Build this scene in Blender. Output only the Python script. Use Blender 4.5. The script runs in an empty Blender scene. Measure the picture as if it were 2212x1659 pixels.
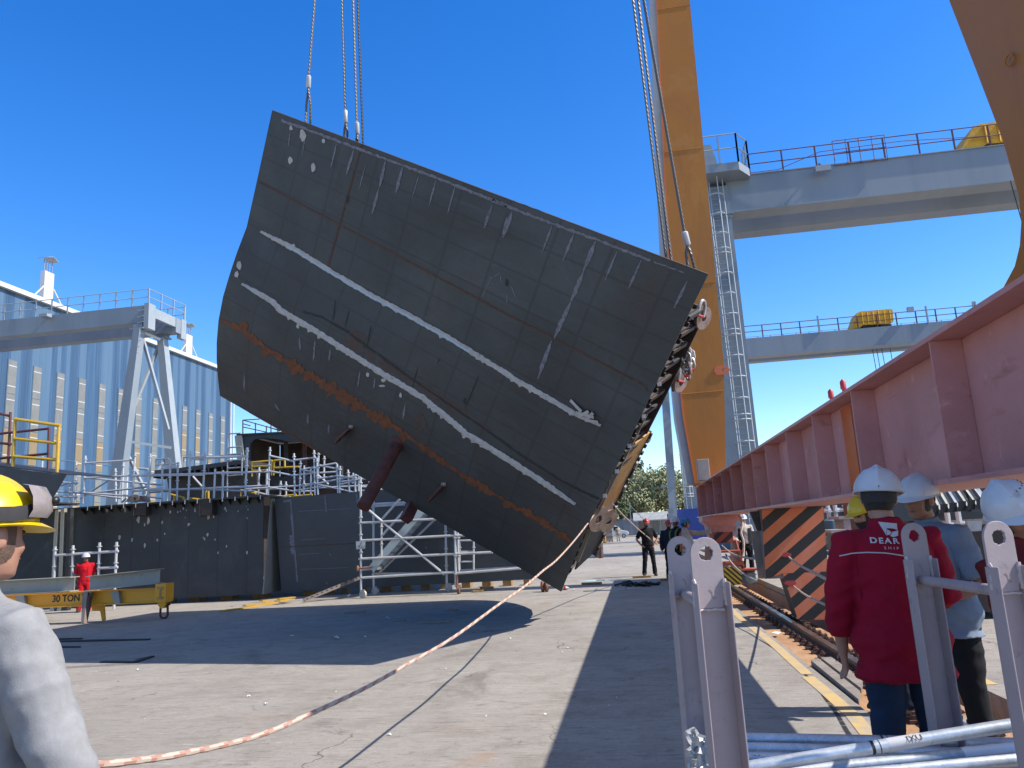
import bpy, bmesh, math, random
from mathutils import Vector, Matrix, noise
R = random.Random(7)
C = bpy.context.scene.collection
V = Vector
def rad(a): return math.radians(a)
# ------------------------------------------------------------------ camera
F, CX, CY = 1662.0, 1106.0, 829.5
YAW, PITCH, ROLL = 8.3, 10.95, -3.2
CM = Matrix.Rotation(rad(YAW), 3, 'Z') @ Matrix.Rotation(rad(90+PITCH), 3, 'X') @ Matrix.Rotation(rad(ROLL), 3, 'Z')
CO = V((0, 0, 1.6))
cd = bpy.data.cameras.new('camera'); co = bpy.data.objects.new('camera', cd); C.objects.link(co)
cd.sensor_width = 36; cd.lens = 36*F/2212.0; cd.clip_end = 3000; cd.clip_start = 0.05
co.matrix_world = Matrix.Translation(CO) @ CM.to_4x4()
bpy.context.scene.camera = co
# survey helpers: sight lines measured on the photograph, cut by a plane of known place
def ray(x, y): return CM @ V(((x-CX)/F, -(y-CY)/F, -1.0))
def gnd(x, y, z=0.0):
    r = ray(x, y); return CO + r*((z-CO.z)/r.z)
def onX(x, y, X):
    r = ray(x, y); return CO + r*(X/r.x)
def onY(x, y, Y):
    r = ray(x, y); return CO + r*(Y/r.y)
def dep(x, y, d): return CO + ray(x, y)*d
def onP(x, y, p, n):
    r = ray(x, y); return CO + r*((p-CO).dot(n)/r.dot(n))
def proj(P):
    q = CM.transposed() @ (V(P)-CO); return (CX+F*q.x/-q.z, CY-F*q.y/-q.z)
CR = V((math.cos(rad(YAW)), math.sin(rad(YAW)), 0)); CF = V((-math.sin(rad(YAW)), math.cos(rad(YAW)), 0))
ZM = {'R1': (0, 950, 1000), 'R2': (0, 1650, 1000), 'R3': (850, 1550, 1000), 'R4': (1250, 1800, 1000), 'R5': (2200, 1750, 800),
      'S1': (2600, 400, 1432), 'S2': (2600, 1000, 1432), 'S3': (2600, 1950, 1432), 'S4': (3200, 1750, 832), 'S6': (2500, 2000, 800),
      'T1': (800, 350, 1200), 'T2': (1800, 700, 1100), 'T3': (800, 1150, 1200), 'T5': (0, 2200, 1600), 'T6': (1000, 2200, 1600)}
def Z(k, x, y):
    a, b, w = ZM[k]; s = w/2212.0
    return ((a+x*s)*0.548611, (b+y*s)*0.548611)
def T4(x, y): return ((1700+x*1100/1921)*0.548611, (1450+y*1100/1921)*0.548611)
# ------------------------------------------------------------------ materials
def nt(name):
    m = bpy.data.materials.new(name); m.use_nodes = True
    t = m.node_tree; b = t.nodes['Principled BSDF']
    return m, t, b
def lnk(t, a, b): t.links.new(a, b)
def nz(t, co, scale, detail=5, rough=.6, dist=0, vec=None):
    n = t.nodes.new('ShaderNodeTexNoise'); n.inputs['Scale'].default_value = scale
    n.inputs['Detail'].default_value = detail; n.inputs['Roughness'].default_value = rough; n.inputs['Distortion'].default_value = dist
    if vec:
        mp = t.nodes.new('ShaderNodeMapping'); mp.inputs['Scale'].default_value = vec
        lnk(t, co, mp.inputs['Vector']); co = mp.outputs['Vector']
    lnk(t, co, n.inputs['Vector']); return n.outputs['Fac']
def mr(t, v, a, b, c=0, d=1):
    n = t.nodes.new('ShaderNodeMapRange'); n.inputs[1].default_value = a; n.inputs[2].default_value = b
    n.inputs[3].default_value = c; n.inputs[4].default_value = d; lnk(t, v, n.inputs[0]); return n.outputs[0]
def mixc(t, f, a, b):
    n = t.nodes.new('ShaderNodeMix'); n.data_type = 'RGBA'
    if isinstance(f, float): n.inputs[0].default_value = f
    else: lnk(t, f, n.inputs[0])
    for i, s in ((6, a), (7, b)):
        if isinstance(s, tuple): n.inputs[i].default_value = (*s[:3], 1)
        else: lnk(t, s, n.inputs[i])
    return n.outputs[2]
def mul(t, a, b):
    n = t.nodes.new('ShaderNodeMath'); n.operation = 'MULTIPLY'
    for i, s in enumerate((a, b)):
        if isinstance(s, (int, float)): n.inputs[i].default_value = s
        else: lnk(t, s, n.inputs[i])
    return n.outputs[0]
def bump(t, b, h, strength=.3, dist=.02):
    n = t.nodes.new('ShaderNodeBump'); n.inputs['Strength'].default_value = strength; n.inputs['Distance'].default_value = dist
    lnk(t, h, n.inputs['Height']); lnk(t, n.outputs[0], b.inputs['Normal'])
MATS = {}
# albedo trim per material (the photograph is exposed for the shade)
ALB = {'red_primer': 1.75, 'galvanised': .74, 'orange_red': .75, 'stripe_orange': .85, 'galvanised_tube': .46, 'window_grey': .36, 'window_amber': .42, 'sticker_white': .6, 'seam_blue': .4, 'white_metal': .62, 'spreader_yellow': .85, 'gantry_light': .58, 'crane_yellow': .62, 'gantry_grey': .66, 'skin': .8, 'skin_tan': .75, 'sweat_grey': .52, 'post_pink': .70, 'web_brown': .95, 'steel_dark': .62, 'steel_panel': .62, 'steel_black': .6}
def mat(name, col, rough=.6, metal=0., var=.18, scale=2.5, spots=(), bmp=0., bsc=60, bdist=.01, stretch=None, spec=.5):
    """worn paint / metal: base colour broken by soft noise, plus spots = [(colour, scale, lo, hi, stretch)] of wear"""
    k_ = ALB.get(name, .70); col = tuple(c*k_ for c in col); spots = [(tuple(c*k_ for c in q[0]),)+tuple(q[1:]) for q in spots]
    m, t, b = nt(name); co = t.nodes.new('ShaderNodeTexCoord').outputs['Object']
    f = mr(t, nz(t, co, scale, 6, .65, .3, stretch), .28, .72)
    lo = tuple(c*(1-var) for c in col); hi = tuple(min(1, c*(1+var)) for c in col)
    o = mixc(t, f, lo, hi)
    for s in spots:
        n = mr(t, nz(t, co, s[1], 7, .7, .4, s[4] if len(s) > 4 else None), s[2], s[3]); o = mixc(t, n, o, s[0])
    lnk(t, o, b.inputs['Base Color'])
    lnk(t, mr(t, f, 0, 1, max(.05, rough-.1), min(1, rough+.1)), b.inputs['Roughness'])
    b.inputs['Metallic'].default_value = metal; b.inputs['Specular IOR Level'].default_value = spec
    if bmp: bump(t, b, nz(t, co, bsc, 4), bmp, bdist)
    MATS[name] = m; return m
RUST = (.16, .055, .02)
mat('galvanised', (.60, .61, .62), .45, .2, .16, 5, [((.30, .30, .30), 14, .62, .78)])
mat('galvanised_dull', (.40, .42, .44), .5, .4, .25, 5, [((.22, .2, .18), 10, .58, .75)])
mat('crane_yellow', (.62, .225, .012), .5, 0, .07, .6, [((.42, .15, .014), 1.6, .52, .80, (1, 1, .18)), ((.70, .32, .06), .7, .55, .8), ((.20, .09, .03), 11, .66, .80), (RUST, 2.6, .68, .8, (1.5, 1.5, .12))], .08, 5, .02)
mat('crane_white', (.62, .61, .58), .55, 0, .12, 2)
mat('hoist_yellow', (.95, .50, .03), .6, 0, .2, 1.4, [((.3, .17, .05), 3, .6, .8)], .2, 6, .05)
mat('red_primer', (.285, .132, .122), .55, 0, .14, 1.3, [((.20, .06, .06), 4, .6, .78), ((.36, .18, .17), 1.1, .5, .8), ((.10, .04, .03), 22, .66, .74), ((.40, .25, .23), 7, .60, .78), ((.15, .05, .04), 1.7, .60, .80, (1, .4, 2)), (RUST, 2.5, .66, .8, (1, 1, .3))], .12, 18, .01)
mat('orange_red', (.40, .085, .045), .55, 0, .14, 2, [((.2, .06, .03), 9, .64, .76)], .08, 20)
mat('stripe_orange', (.66, .16, .045), .5, 0, .12, 1.5, [((.7, .25, .16), .9, .45, .75), ((.25, .08, .04), 13, .68, .75)], .06, 14)
mat('stripe_black', (.022, .02, .02), .5, 0, .25, 3, [((.10, .06, .05), 12, .66, .76)])
mat('stripe_yellow', (.62, .42, .02), .5, 0, .15, 3, [((.1, .07, .02), 12, .62, .72)])
mat('rusty_side', (.30, .24, .21), .7, 0, .25, 3, [((.14, .06, .035), 6, .52, .68, (1, 1, .2))], .1)
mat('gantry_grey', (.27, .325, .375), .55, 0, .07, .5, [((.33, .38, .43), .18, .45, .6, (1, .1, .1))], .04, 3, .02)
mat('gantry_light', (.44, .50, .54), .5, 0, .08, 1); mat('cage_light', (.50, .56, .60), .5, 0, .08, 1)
mat('base_blue', (.035, .075, .36), .5, 0, .15, 1)
mat('white_metal', (.78, .78, .77), .5, 0, .06, .8, [((.5, .48, .45), 1.5, .62, .85, (1, 1, .2))])
mat('steel_black', (.035, .036, .038), .55, .2, .3, 1.5, [((.10, .05, .03), 3, .6, .78, (1, 1, .3)), ((.075, .078, .082), 1.2, .55, .7)], .1, 8)
mat('steel_dark', (.055, .058, .062), .55, .15, .25, .9, [((.09, .05, .035), 2.3, .60, .82, (1, 1, .35)), ((.10, .105, .11), .8, .52, .75), ((.3, .28, .25), 9, .74, .78)], .12, 5)
mat('steel_panel', (.085, .087, .09), .55, .1, .22, .7, [((.07, .05, .04), 1.8, .56, .82, (1, 1, .4)), ((.13, .135, .14), .7, .5, .75)], .12, 4)
mat('interior_steel', (.05, .04, .035), .65, .1, .4, 2.5, [((.13, .06, .03), 4, .5, .7)], .15, 12)
mat('web_brown', (.42, .22, .07), .6, 0, .25, 1.6, [((.14, .07, .03), 3.5, .5, .72), ((.48, .34, .2), 2, .6, .8)], .1, 14)
mat('rust', (.17, .06, .03), .75, 0, .35, 5, [((.06, .03, .02), 9, .55, .7)], .2, 40)
mat('rust_pipe', (.115, .035, .026), .62, 0, .3, 5, [((.05, .02, .016), 7, .52, .68), ((.2, .09, .07), 14, .66, .75)], .2, 30)
mat('bare_steel', (.42, .34, .30), .38, .5, .25, 3, [((.25, .13, .09), 5, .5, .7)], .1, 30)
mat('shackle_steel', (.55, .52, .48), .4, .6, .2, 12, [((.3, .18, .1), 18, .6, .7)])
mat('pin_red', (.55, .05, .05), .5)
mat('post_pink', (.44, .365, .375), .55, 0, .10, 4, [((.30, .24, .25), 11, .58, .72), ((.55, .5, .5), 3.5, .6, .75), ((.20, .10, .06), 9, .66, .76, (1, 1, .35)), ((.14, .06, .035), 30, .67, .74)], .14, 70, .004)
mat('weld_bead', (.62, .56, .55), .5, .1, .2, 40, (), .4, 150, .003)
mat('rail_steel', (.15, .095, .07), .45, .4, .25, 4, [((.22, .10, .05), 10, .5, .7)], .1, 40)
mat('rail_top', (.36, .31, .28), .3, .8, .2, 3, [((.2, .1, .06), 8, .55, .7, (1, .15, 1))])
mat('clip_rust', (.14, .07, .045), .75, .1, .3, 14, (), .2, 60)
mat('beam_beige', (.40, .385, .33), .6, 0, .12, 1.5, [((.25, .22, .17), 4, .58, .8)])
mat('spreader_yellow', (.82, .36, .010), .5, 0, .1, 1.5, [((.35, .2, .03), 6, .66, .78)])
mat('rail_yellow', (.68, .42, .03), .5, 0, .15, 4, [((.22, .12, .05), 14, .6, .7)])
mat('rail_maroon', (.13, .035, .04), .6, 0, .25, 5)
mat('black_paint', (.015, .015, .016), .6)
mat('plastic_black', (.012, .012, .013), .45, 0, .1, 3)
mat('rubber', (.03, .03, .03), .8)
mat('wheel_grey', (.55, .54, .50), .6, 0, .15, 8)
mat('wheel_rust', (.28, .12, .07), .7, 0, .3, 8)
mat('aluminium', (.60, .61, .62), .38, .7, .12, 4)
mat('paper', (.80, .80, .80), .8, 0, .03)
mat('wood', (.38, .23, .10), .8, 0, .3, 3, [((.2, .11, .05), 6, .5, .7)], .2, 30)
mat('plank', (.30, .26, .22), .85, 0, .25, 2.5, [((.10, .08, .07), 5, .55, .65, (1, 8, 1))], .4, 25)
mat('yellow_board', (.55, .33, .05), .7, 0, .2, 3)
mat('white_vehicle', (.75, .76, .77), .3, 0, .03)
mat('glass_dark', (.02, .025, .03), .1)
mat('fence_grey', (.36, .38, .41), .6, 0, .12, .6)
mat('shed_roof', (.62, .64, .62), .5, 0, .18, .8, [((.4, .42, .4), 1.2, .55, .7)])
mat('shed_wall', (.52, .51, .47), .8, 0, .15, .8)
mat('motor_grey', (.30, .34, .33), .5, 0, .12, 5)
mat('cylinder_blue', (.10, .20, .27), .5)
mat('sticker_white', (.72, .72, .74), .5, 0, .06)
# people
SKIN = mat('skin', (.42, .22, .15), .55, 0, .12, 9, [((.34, .14, .10), 14, .55, .75)])
mat('skin_tan', (.30, .145, .095), .55, 0, .12, 9)
mat('hair_short', (.14, .085, .06), .8, 0, .25, 60, (), .4, 120); mat('hair_dark', (.012, .010, .009), .7, 0, .3, 60, (), .5, 120)
mat('eye_dark', (.012, .01, .01), .3)
def cloth(n, c, var=.16, sc=7): return mat(n, c, .85, 0, var, sc, (), .35, 260, .002, None, .2)
cloth('jacket_red', (.34, .006, .030)); cloth('shirt_red', (.55, .008, .02)); cloth('denim', (.022, .042, .085), .3)
cloth('shirt_blue', (.20, .255, .34)); cloth('trouser_black', (.014, .014, .016)); cloth('shirt_black', (.012, .012, .014))
cloth('sweat_grey', (.42, .425, .44), .16, 22); cloth('shirt_cream', (.55, .49, .44)); cloth('shirt_maroon', (.16, .018, .02))
cloth('vest_orange', (.62, .16, .08)); cloth('boot', (.06, .045, .035)); cloth('navy', (.02, .025, .045)); cloth('shirt_pale', (.45, .5, .56))
cloth('sand', (.42, .36, .28))
mat('helmet_white', (.68, .71, .76), .35, 0, .03, 6, [((.42, .41, .39), 14, .60, .76), ((.3, .28, .25), 45, .66, .76)])
mat('helmet_yellow', (.80, .55, .012), .32, 0, .04, 6)
mat('helmet_red', (.50, .06, .05), .35, 0, .1, 6)
mat('helmet_blue', (.04, .22, .46), .35, 0, .06, 6)
mat('goggle_clear', (.33, .29, .28), .25, 0, .2, 14)
mat('strap_dark', (.028, .028, .032), .8, 0, .1, 30)
mat('rope_white', (.62, .50, .41), .8, 0, .1, 10)
mat('rope_red', (.50, .27, .21), .8, 0, .1, 10)
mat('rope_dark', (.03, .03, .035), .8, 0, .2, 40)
# twisted wire rope: dark valleys between strands
def mat_wire(name, col):
    m, t, b = nt(name); co = t.nodes.new('ShaderNodeTexCoord').outputs['UV']
    w = t.nodes.new('ShaderNodeTexWave'); w.wave_type = 'BANDS'; w.bands_direction = 'DIAGONAL'; w.inputs['Scale'].default_value = 1.0
    lnk(t, co, w.inputs['Vector'])
    o = mixc(t, mr(t, w.outputs['Fac'], .15, .6), tuple(c*.35 for c in col), col)
    lnk(t, o, b.inputs['Base Color']); b.inputs['Roughness'].default_value = .5; b.inputs['Metallic'].default_value = .35
    bump(t, b, w.outputs['Fac'], .8, .01); MATS[name] = m
mat_wire('wire_rope', (.20, .18, .165)); mat_wire('wire_dark', (.05, .05, .055))
# ------------------------------------------------------------------ mesh builder
def frame(d, up=V((0, 0, 1))):
    d = d.normalized()
    if abs(d.dot(up)) > .98: up = V((0, 1, 0)) if abs(d.y) < .9 else V((1, 0, 0))
    x = d.cross(up).normalized(); y = x.cross(d); return x, y
class MB:
    def __init__(s): s.bm = bmesh.new(); s.uv = None
    def v(s, p): return s.bm.verts.new(p)
    def f(s, vs, mi=0):
        try: q = s.bm.faces.new(vs); q.material_index = mi; return q
        except ValueError: return None
    def poly(s, pts, mi=0): return s.f([s.v(p) for p in pts], mi)
    def hexa(s, p, mi=0):           # 8 corners: bottom ring 0-3, top ring 4-7
        v = [s.v(q) for q in p]
        for a in ((3, 2, 1, 0), (4, 5, 6, 7), (0, 1, 5, 4), (1, 2, 6, 5), (2, 3, 7, 6), (3, 0, 4, 7)): s.f([v[i] for i in a], mi)
        return s
    def box(s, a, b, mi=0):         # axis aligned, two opposite corners
        x0, x1 = sorted((a[0], b[0])); y0, y1 = sorted((a[1], b[1])); z0, z1 = sorted((a[2], b[2]))
        return s.hexa([(x0, y0, z0), (x1, y0, z0), (x1, y1, z0), (x0, y1, z0), (x0, y0, z1), (x1, y0, z1), (x1, y1, z1), (x0, y1, z1)], mi)
    def beam(s, p, q, w, h, up=V((0, 0, 1)), mi=0, w2=None, h2=None):
        p, q = V(p), V(q); x, y = frame(q-p, V(up)); w2 = w2 or w; h2 = h2 or h
        c = [p+x*a*w/2+y*b*h/2 for a, b in ((-1, -1), (1, -1), (1, 1), (-1, 1))]+[q+x*a*w2/2+y*b*h2/2 for a, b in ((-1, -1), (1, -1), (1, 1), (-1, 1))]
        return s.hexa(c, mi)
    def prism(s, pts, vec, mi=0, side=None):   # planar polygon pushed along vec
        vec = V(vec); a = [s.v(p) for p in pts]; b = [s.v(V(p)+vec) for p in pts]; n = len(a)
        s.f(a[::-1], mi); s.f(b, mi)
        for i in range(n): s.f([a[i], a[(i+1) % n], b[(i+1) % n], b[i]], mi if side is None else side)
        return s
    def holed(s, outer, inner, vec, mi=0):     # plate with a hole, rings of equal count
        vec = V(vec); n = len(outer)
        A = [s.v(p) for p in outer]; B = [s.v(p) for p in inner]; A2 = [s.v(V(p)+vec) for p in outer]; B2 = [s.v(V(p)+vec) for p in inner]
        for i in range(n):
            j = (i+1) % n
            s.f([A[i], A[j], B[j], B[i]], mi); s.f([A2[j], A2[i], B2[i], B2[j]], mi)
            s.f([A[j], A[i], A2[i], A2[j]], mi); s.f([B[i], B[j], B2[j], B2[i]], mi)
        return s
    def tube(s, pts, r, n=8, mi=0, caps=True, uvs=None, mfun=None):
        pts = [V(p) for p in pts]; k = len(pts); rs = r if isinstance(r, (list, tuple)) else [r]*k
        rings = []; x = None; L = 0
        if uvs and s.uv is None: s.uv = s.bm.loops.layers.uv.new('UVMap')
        ls = []
        for i in range(k):
            d = (pts[min(i+1, k-1)]-pts[max(i-1, 0)])
            if d.length < 1e-9: d = V((0, 0, 1))
            d.normalize()
            if x is None: x, y = frame(d)
            else:
                x = (x-d*x.dot(d)).normalized()
            y = d.cross(x)
            if i: L += (pts[i]-pts[i-1]).length
            ls.append(L)
            rings.append([s.v(pts[i]+x*math.cos(2*math.pi*j/n)*rs[i]+y*math.sin(2*math.pi*j/n)*rs[i]) for j in range(n)])
        for i in range(k-1):
            for j in range(n):
                q = s.f([rings[i][j], rings[i][(j+1) % n], rings[i+1][(j+1) % n], rings[i+1][j]], mfun(i, j) if mfun else mi)
                if uvs and q:
                    for lp, (a, b) in zip(q.loops, ((i, j), (i, j+1), (i+1, j+1), (i+1, j))): lp[s.uv].uv = (b/n*uvs[0], ls[a]*uvs[1])
        if caps: s.f(rings[0][::-1], mi); s.f(rings[-1], mi)
        return s
    def loft(s, rings, mi=0, caps=True, closed=True):
        rr = [[s.v(p) for p in r] for r in rings]; n = len(rr[0])
        for i in range(len(rr)-1):
            for j in range(n if closed else n-1): s.f([rr[i][j], rr[i][(j+1) % n], rr[i+1][(j+1) % n], rr[i+1][j]], mi)
        if caps and closed: s.f(rr[0][::-1], mi); s.f(rr[-1], mi)
        return s
    def ball(s, c, r, n=10, m=7, mi=0, rot=None):
        c = V(c); r = V(r) if not isinstance(r, (int, float)) else V((r, r, r)); rr = []
        for i in range(1, m):
            a = math.pi*i/m
            rr.append([V((r.x*math.sin(a)*math.cos(2*math.pi*j/n), r.y*math.sin(a)*math.sin(2*math.pi*j/n), r.z*math.cos(a))) for j in range(n)])
        tf = (lambda p: c+(rot@p)) if rot else (lambda p: c+p)
        R_ = [[s.v(tf(p)) for p in q] for q in rr]; t = s.v(tf(V((0, 0, r.z)))); b = s.v(tf(V((0, 0, -r.z))))
        for j in range(n):
            s.f([t, R_[0][j], R_[0][(j+1) % n]], mi); s.f([b, R_[-1][(j+1) % n], R_[-1][j]], mi)
            for i in range(m-2): s.f([R_[i][j], R_[i+1][j], R_[i+1][(j+1) % n], R_[i][(j+1) % n]], mi)
        return s
    def torus(s, c, ax, R1, r2, n=16, m=6, mi=0, stretch=None):
        c = V(c); ax = V(ax).normalized(); x, y = frame(ax)
        pts = [c+x*math.cos(2*math.pi*i/n)*R1+y*math.sin(2*math.pi*i/n)*R1 for i in range(n)]
        if stretch is not None: pts = [p+V(stretch)*(1 if (p-c).dot(V(stretch)) > 0 else -1)*.5 for p in pts]
        pts.append(pts[0].copy()); return s.tube(pts, r2, m, mi, False)
    def build(s, name, mats, parent=None, loc=None, smooth=40, world=True, bev=0):
        me = bpy.data.meshes.new(name); bmesh.ops.recalc_face_normals(s.bm, faces=s.bm.faces); s.bm.to_mesh(me); s.bm.free()
        for m in (mats if isinstance(mats, (list, tuple)) else [mats]): me.materials.append(MATS[m] if isinstance(m, str) else m)
        o = bpy.data.objects.new(name, me); C.objects.link(o)
        if parent:
            o.parent = parent; org = V(parent.get('_o', (0, 0, 0))) if world else V()
            if world: o['_o'] = tuple(org)
        else:
            org = V(loc) if loc is not None else V(); o.location = org; o['_o'] = tuple(org)
        if org.length: me.transform(Matrix.Translation(-org))
        if smooth and len(me.polygons):
            me.polygons.foreach_set('use_smooth', [True]*len(me.polygons)); me.set_sharp_from_angle(angle=rad(smooth))
        if bev:
            b = o.modifiers.new('b', 'BEVEL'); b.width = bev; b.segments = 2; b.limit_method = 'ANGLE'
        return o
def tag(o, label=None, cat=None, group=None, kind=None):
    if label: o['label'] = label
    if cat: o['category'] = cat
    if group: o['group'] = group
    if kind: o['kind'] = kind
    return o
def thing(name, label, cat, loc, group=None, rz=0):
    o = bpy.data.objects.new(name, None); C.objects.link(o); o.location = loc; o.rotation_euler = (0, 0, rz); o['_o'] = tuple(loc)
    o.empty_display_size = .2
    return tag(o, label, cat, group)
def dup(root, loc, label=None, group=None, rz=None):
    r = root.copy(); C.objects.link(r); r.location = loc; r['_o'] = tuple(loc)
    if rz is not None: r.rotation_euler = (0, 0, rz)
    if label: r['label'] = label
    if group: r['group'] = group
    for ch in list(root.children):
        c = ch.copy(); C.objects.link(c); c.parent = r
        for g in ch.children:
            d = g.copy(); C.objects.link(d); d.parent = c
    return r
def text_mesh(body, size, origin, xdir, ydir, name, m, parent, ext=.002, align='LEFT', sx=1.0, font_off=0.0):
    cu = bpy.data.curves.new(name, 'FONT'); cu.body = body; cu.size = size; cu.align_x = align; cu.offset = font_off
    o = bpy.data.objects.new(name, cu); C.objects.link(o); bpy.context.view_layer.update()
    me = bpy.data.meshes.new_from_object(o.evaluated_get(bpy.context.evaluated_depsgraph_get()))
    bpy.data.objects.remove(o); bpy.data.curves.remove(cu)
    x = V(xdir).normalized(); z = x.cross(V(ydir)).normalized(); y = z.cross(x)
    org = V(parent.get('_o', (0, 0, 0)))
    for v in me.vertices:
        p = V(origin)+x*v.co.x*sx+y*v.co.y+z*(v.co.z+ext); v.co = p-org
    me.materials.clear(); me.materials.append(MATS[m])
    q = bpy.data.objects.new(name, me); C.objects.link(q); q.parent = parent; q['_o'] = tuple(org); return q
def lerp(a, b, t): return a+(b-a)*t
def interp(x, xs, ys):
    if x <= xs[0]: return ys[0]
    for i in range(1, len(xs)):
        if x <= xs[i]: return lerp(ys[i-1], ys[i], (x-xs[i-1])/(xs[i]-xs[i-1]))
    return ys[-1]
# ------------------------------------------------------------------ light and sky
SUN = V((1.0, -.07, 1.0)).normalized()
w = bpy.data.worlds.new('World'); bpy.context.scene.world = w; w.use_nodes = True
wt = w.node_tree; bg = wt.nodes['Background']
sk = wt.nodes.new('ShaderNodeTexSky'); sk.sky_type = 'NISHITA'; sk.sun_disc = False
sk.sun_elevation = math.asin(SUN.z); sk.sun_rotation = math.atan2(SUN.x, SUN.y); sk.air_density = 1.0; sk.dust_density = .25; sk.ozone_density = 3.0
hs = wt.nodes.new('ShaderNodeHueSaturation'); hs.inputs['Hue'].default_value = .512
gx = wt.nodes.new('ShaderNodeTexCoord'); sx_ = wt.nodes.new('ShaderNodeSeparateXYZ'); wt.links.new(gx.outputs['Generated'], sx_.inputs[0])
rm = wt.nodes.new('ShaderNodeMapRange'); rm.interpolation_type = 'SMOOTHSTEP'; wt.links.new(sx_.outputs['Z'], rm.inputs[0])     # deep blue low down, greyed overhead, out of view, to neutralise the fill
for i_, v_ in ((1, .66), (2, .92), (3, 1.38), (4, .25)): rm.inputs[i_].default_value = v_
wt.links.new(rm.outputs[0], hs.inputs['Saturation'])
rv = wt.nodes.new('ShaderNodeMapRange'); wt.links.new(sx_.outputs['Z'], rv.inputs[0])  # sky dimmed overhead as well, so shaded ground gets less fill
for i_, v_ in ((1, .66), (2, .9), (3, 1.0), (4, .72)): rv.inputs[i_].default_value = v_
wt.links.new(rv.outputs[0], hs.inputs['Value'])
wt.links.new(sk.outputs[0], hs.inputs['Color']); wt.links.new(hs.outputs[0], bg.inputs[0]); bg.inputs[1].default_value = .15
sl = bpy.data.lights.new('sun', 'SUN'); sl.energy = 4.6; sl.angle = rad(.5); sl.color = (1, .93, .83)
so = bpy.data.objects.new('sun', sl); C.objects.link(so); so.rotation_euler = SUN.to_track_quat('Z', 'Y').to_euler(); so.location = (40, 0, 60)
vs = bpy.context.scene.view_settings; vs.view_transform = 'Standard'; vs.look = 'None'; vs.exposure = .8; vs.gamma = 1
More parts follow.
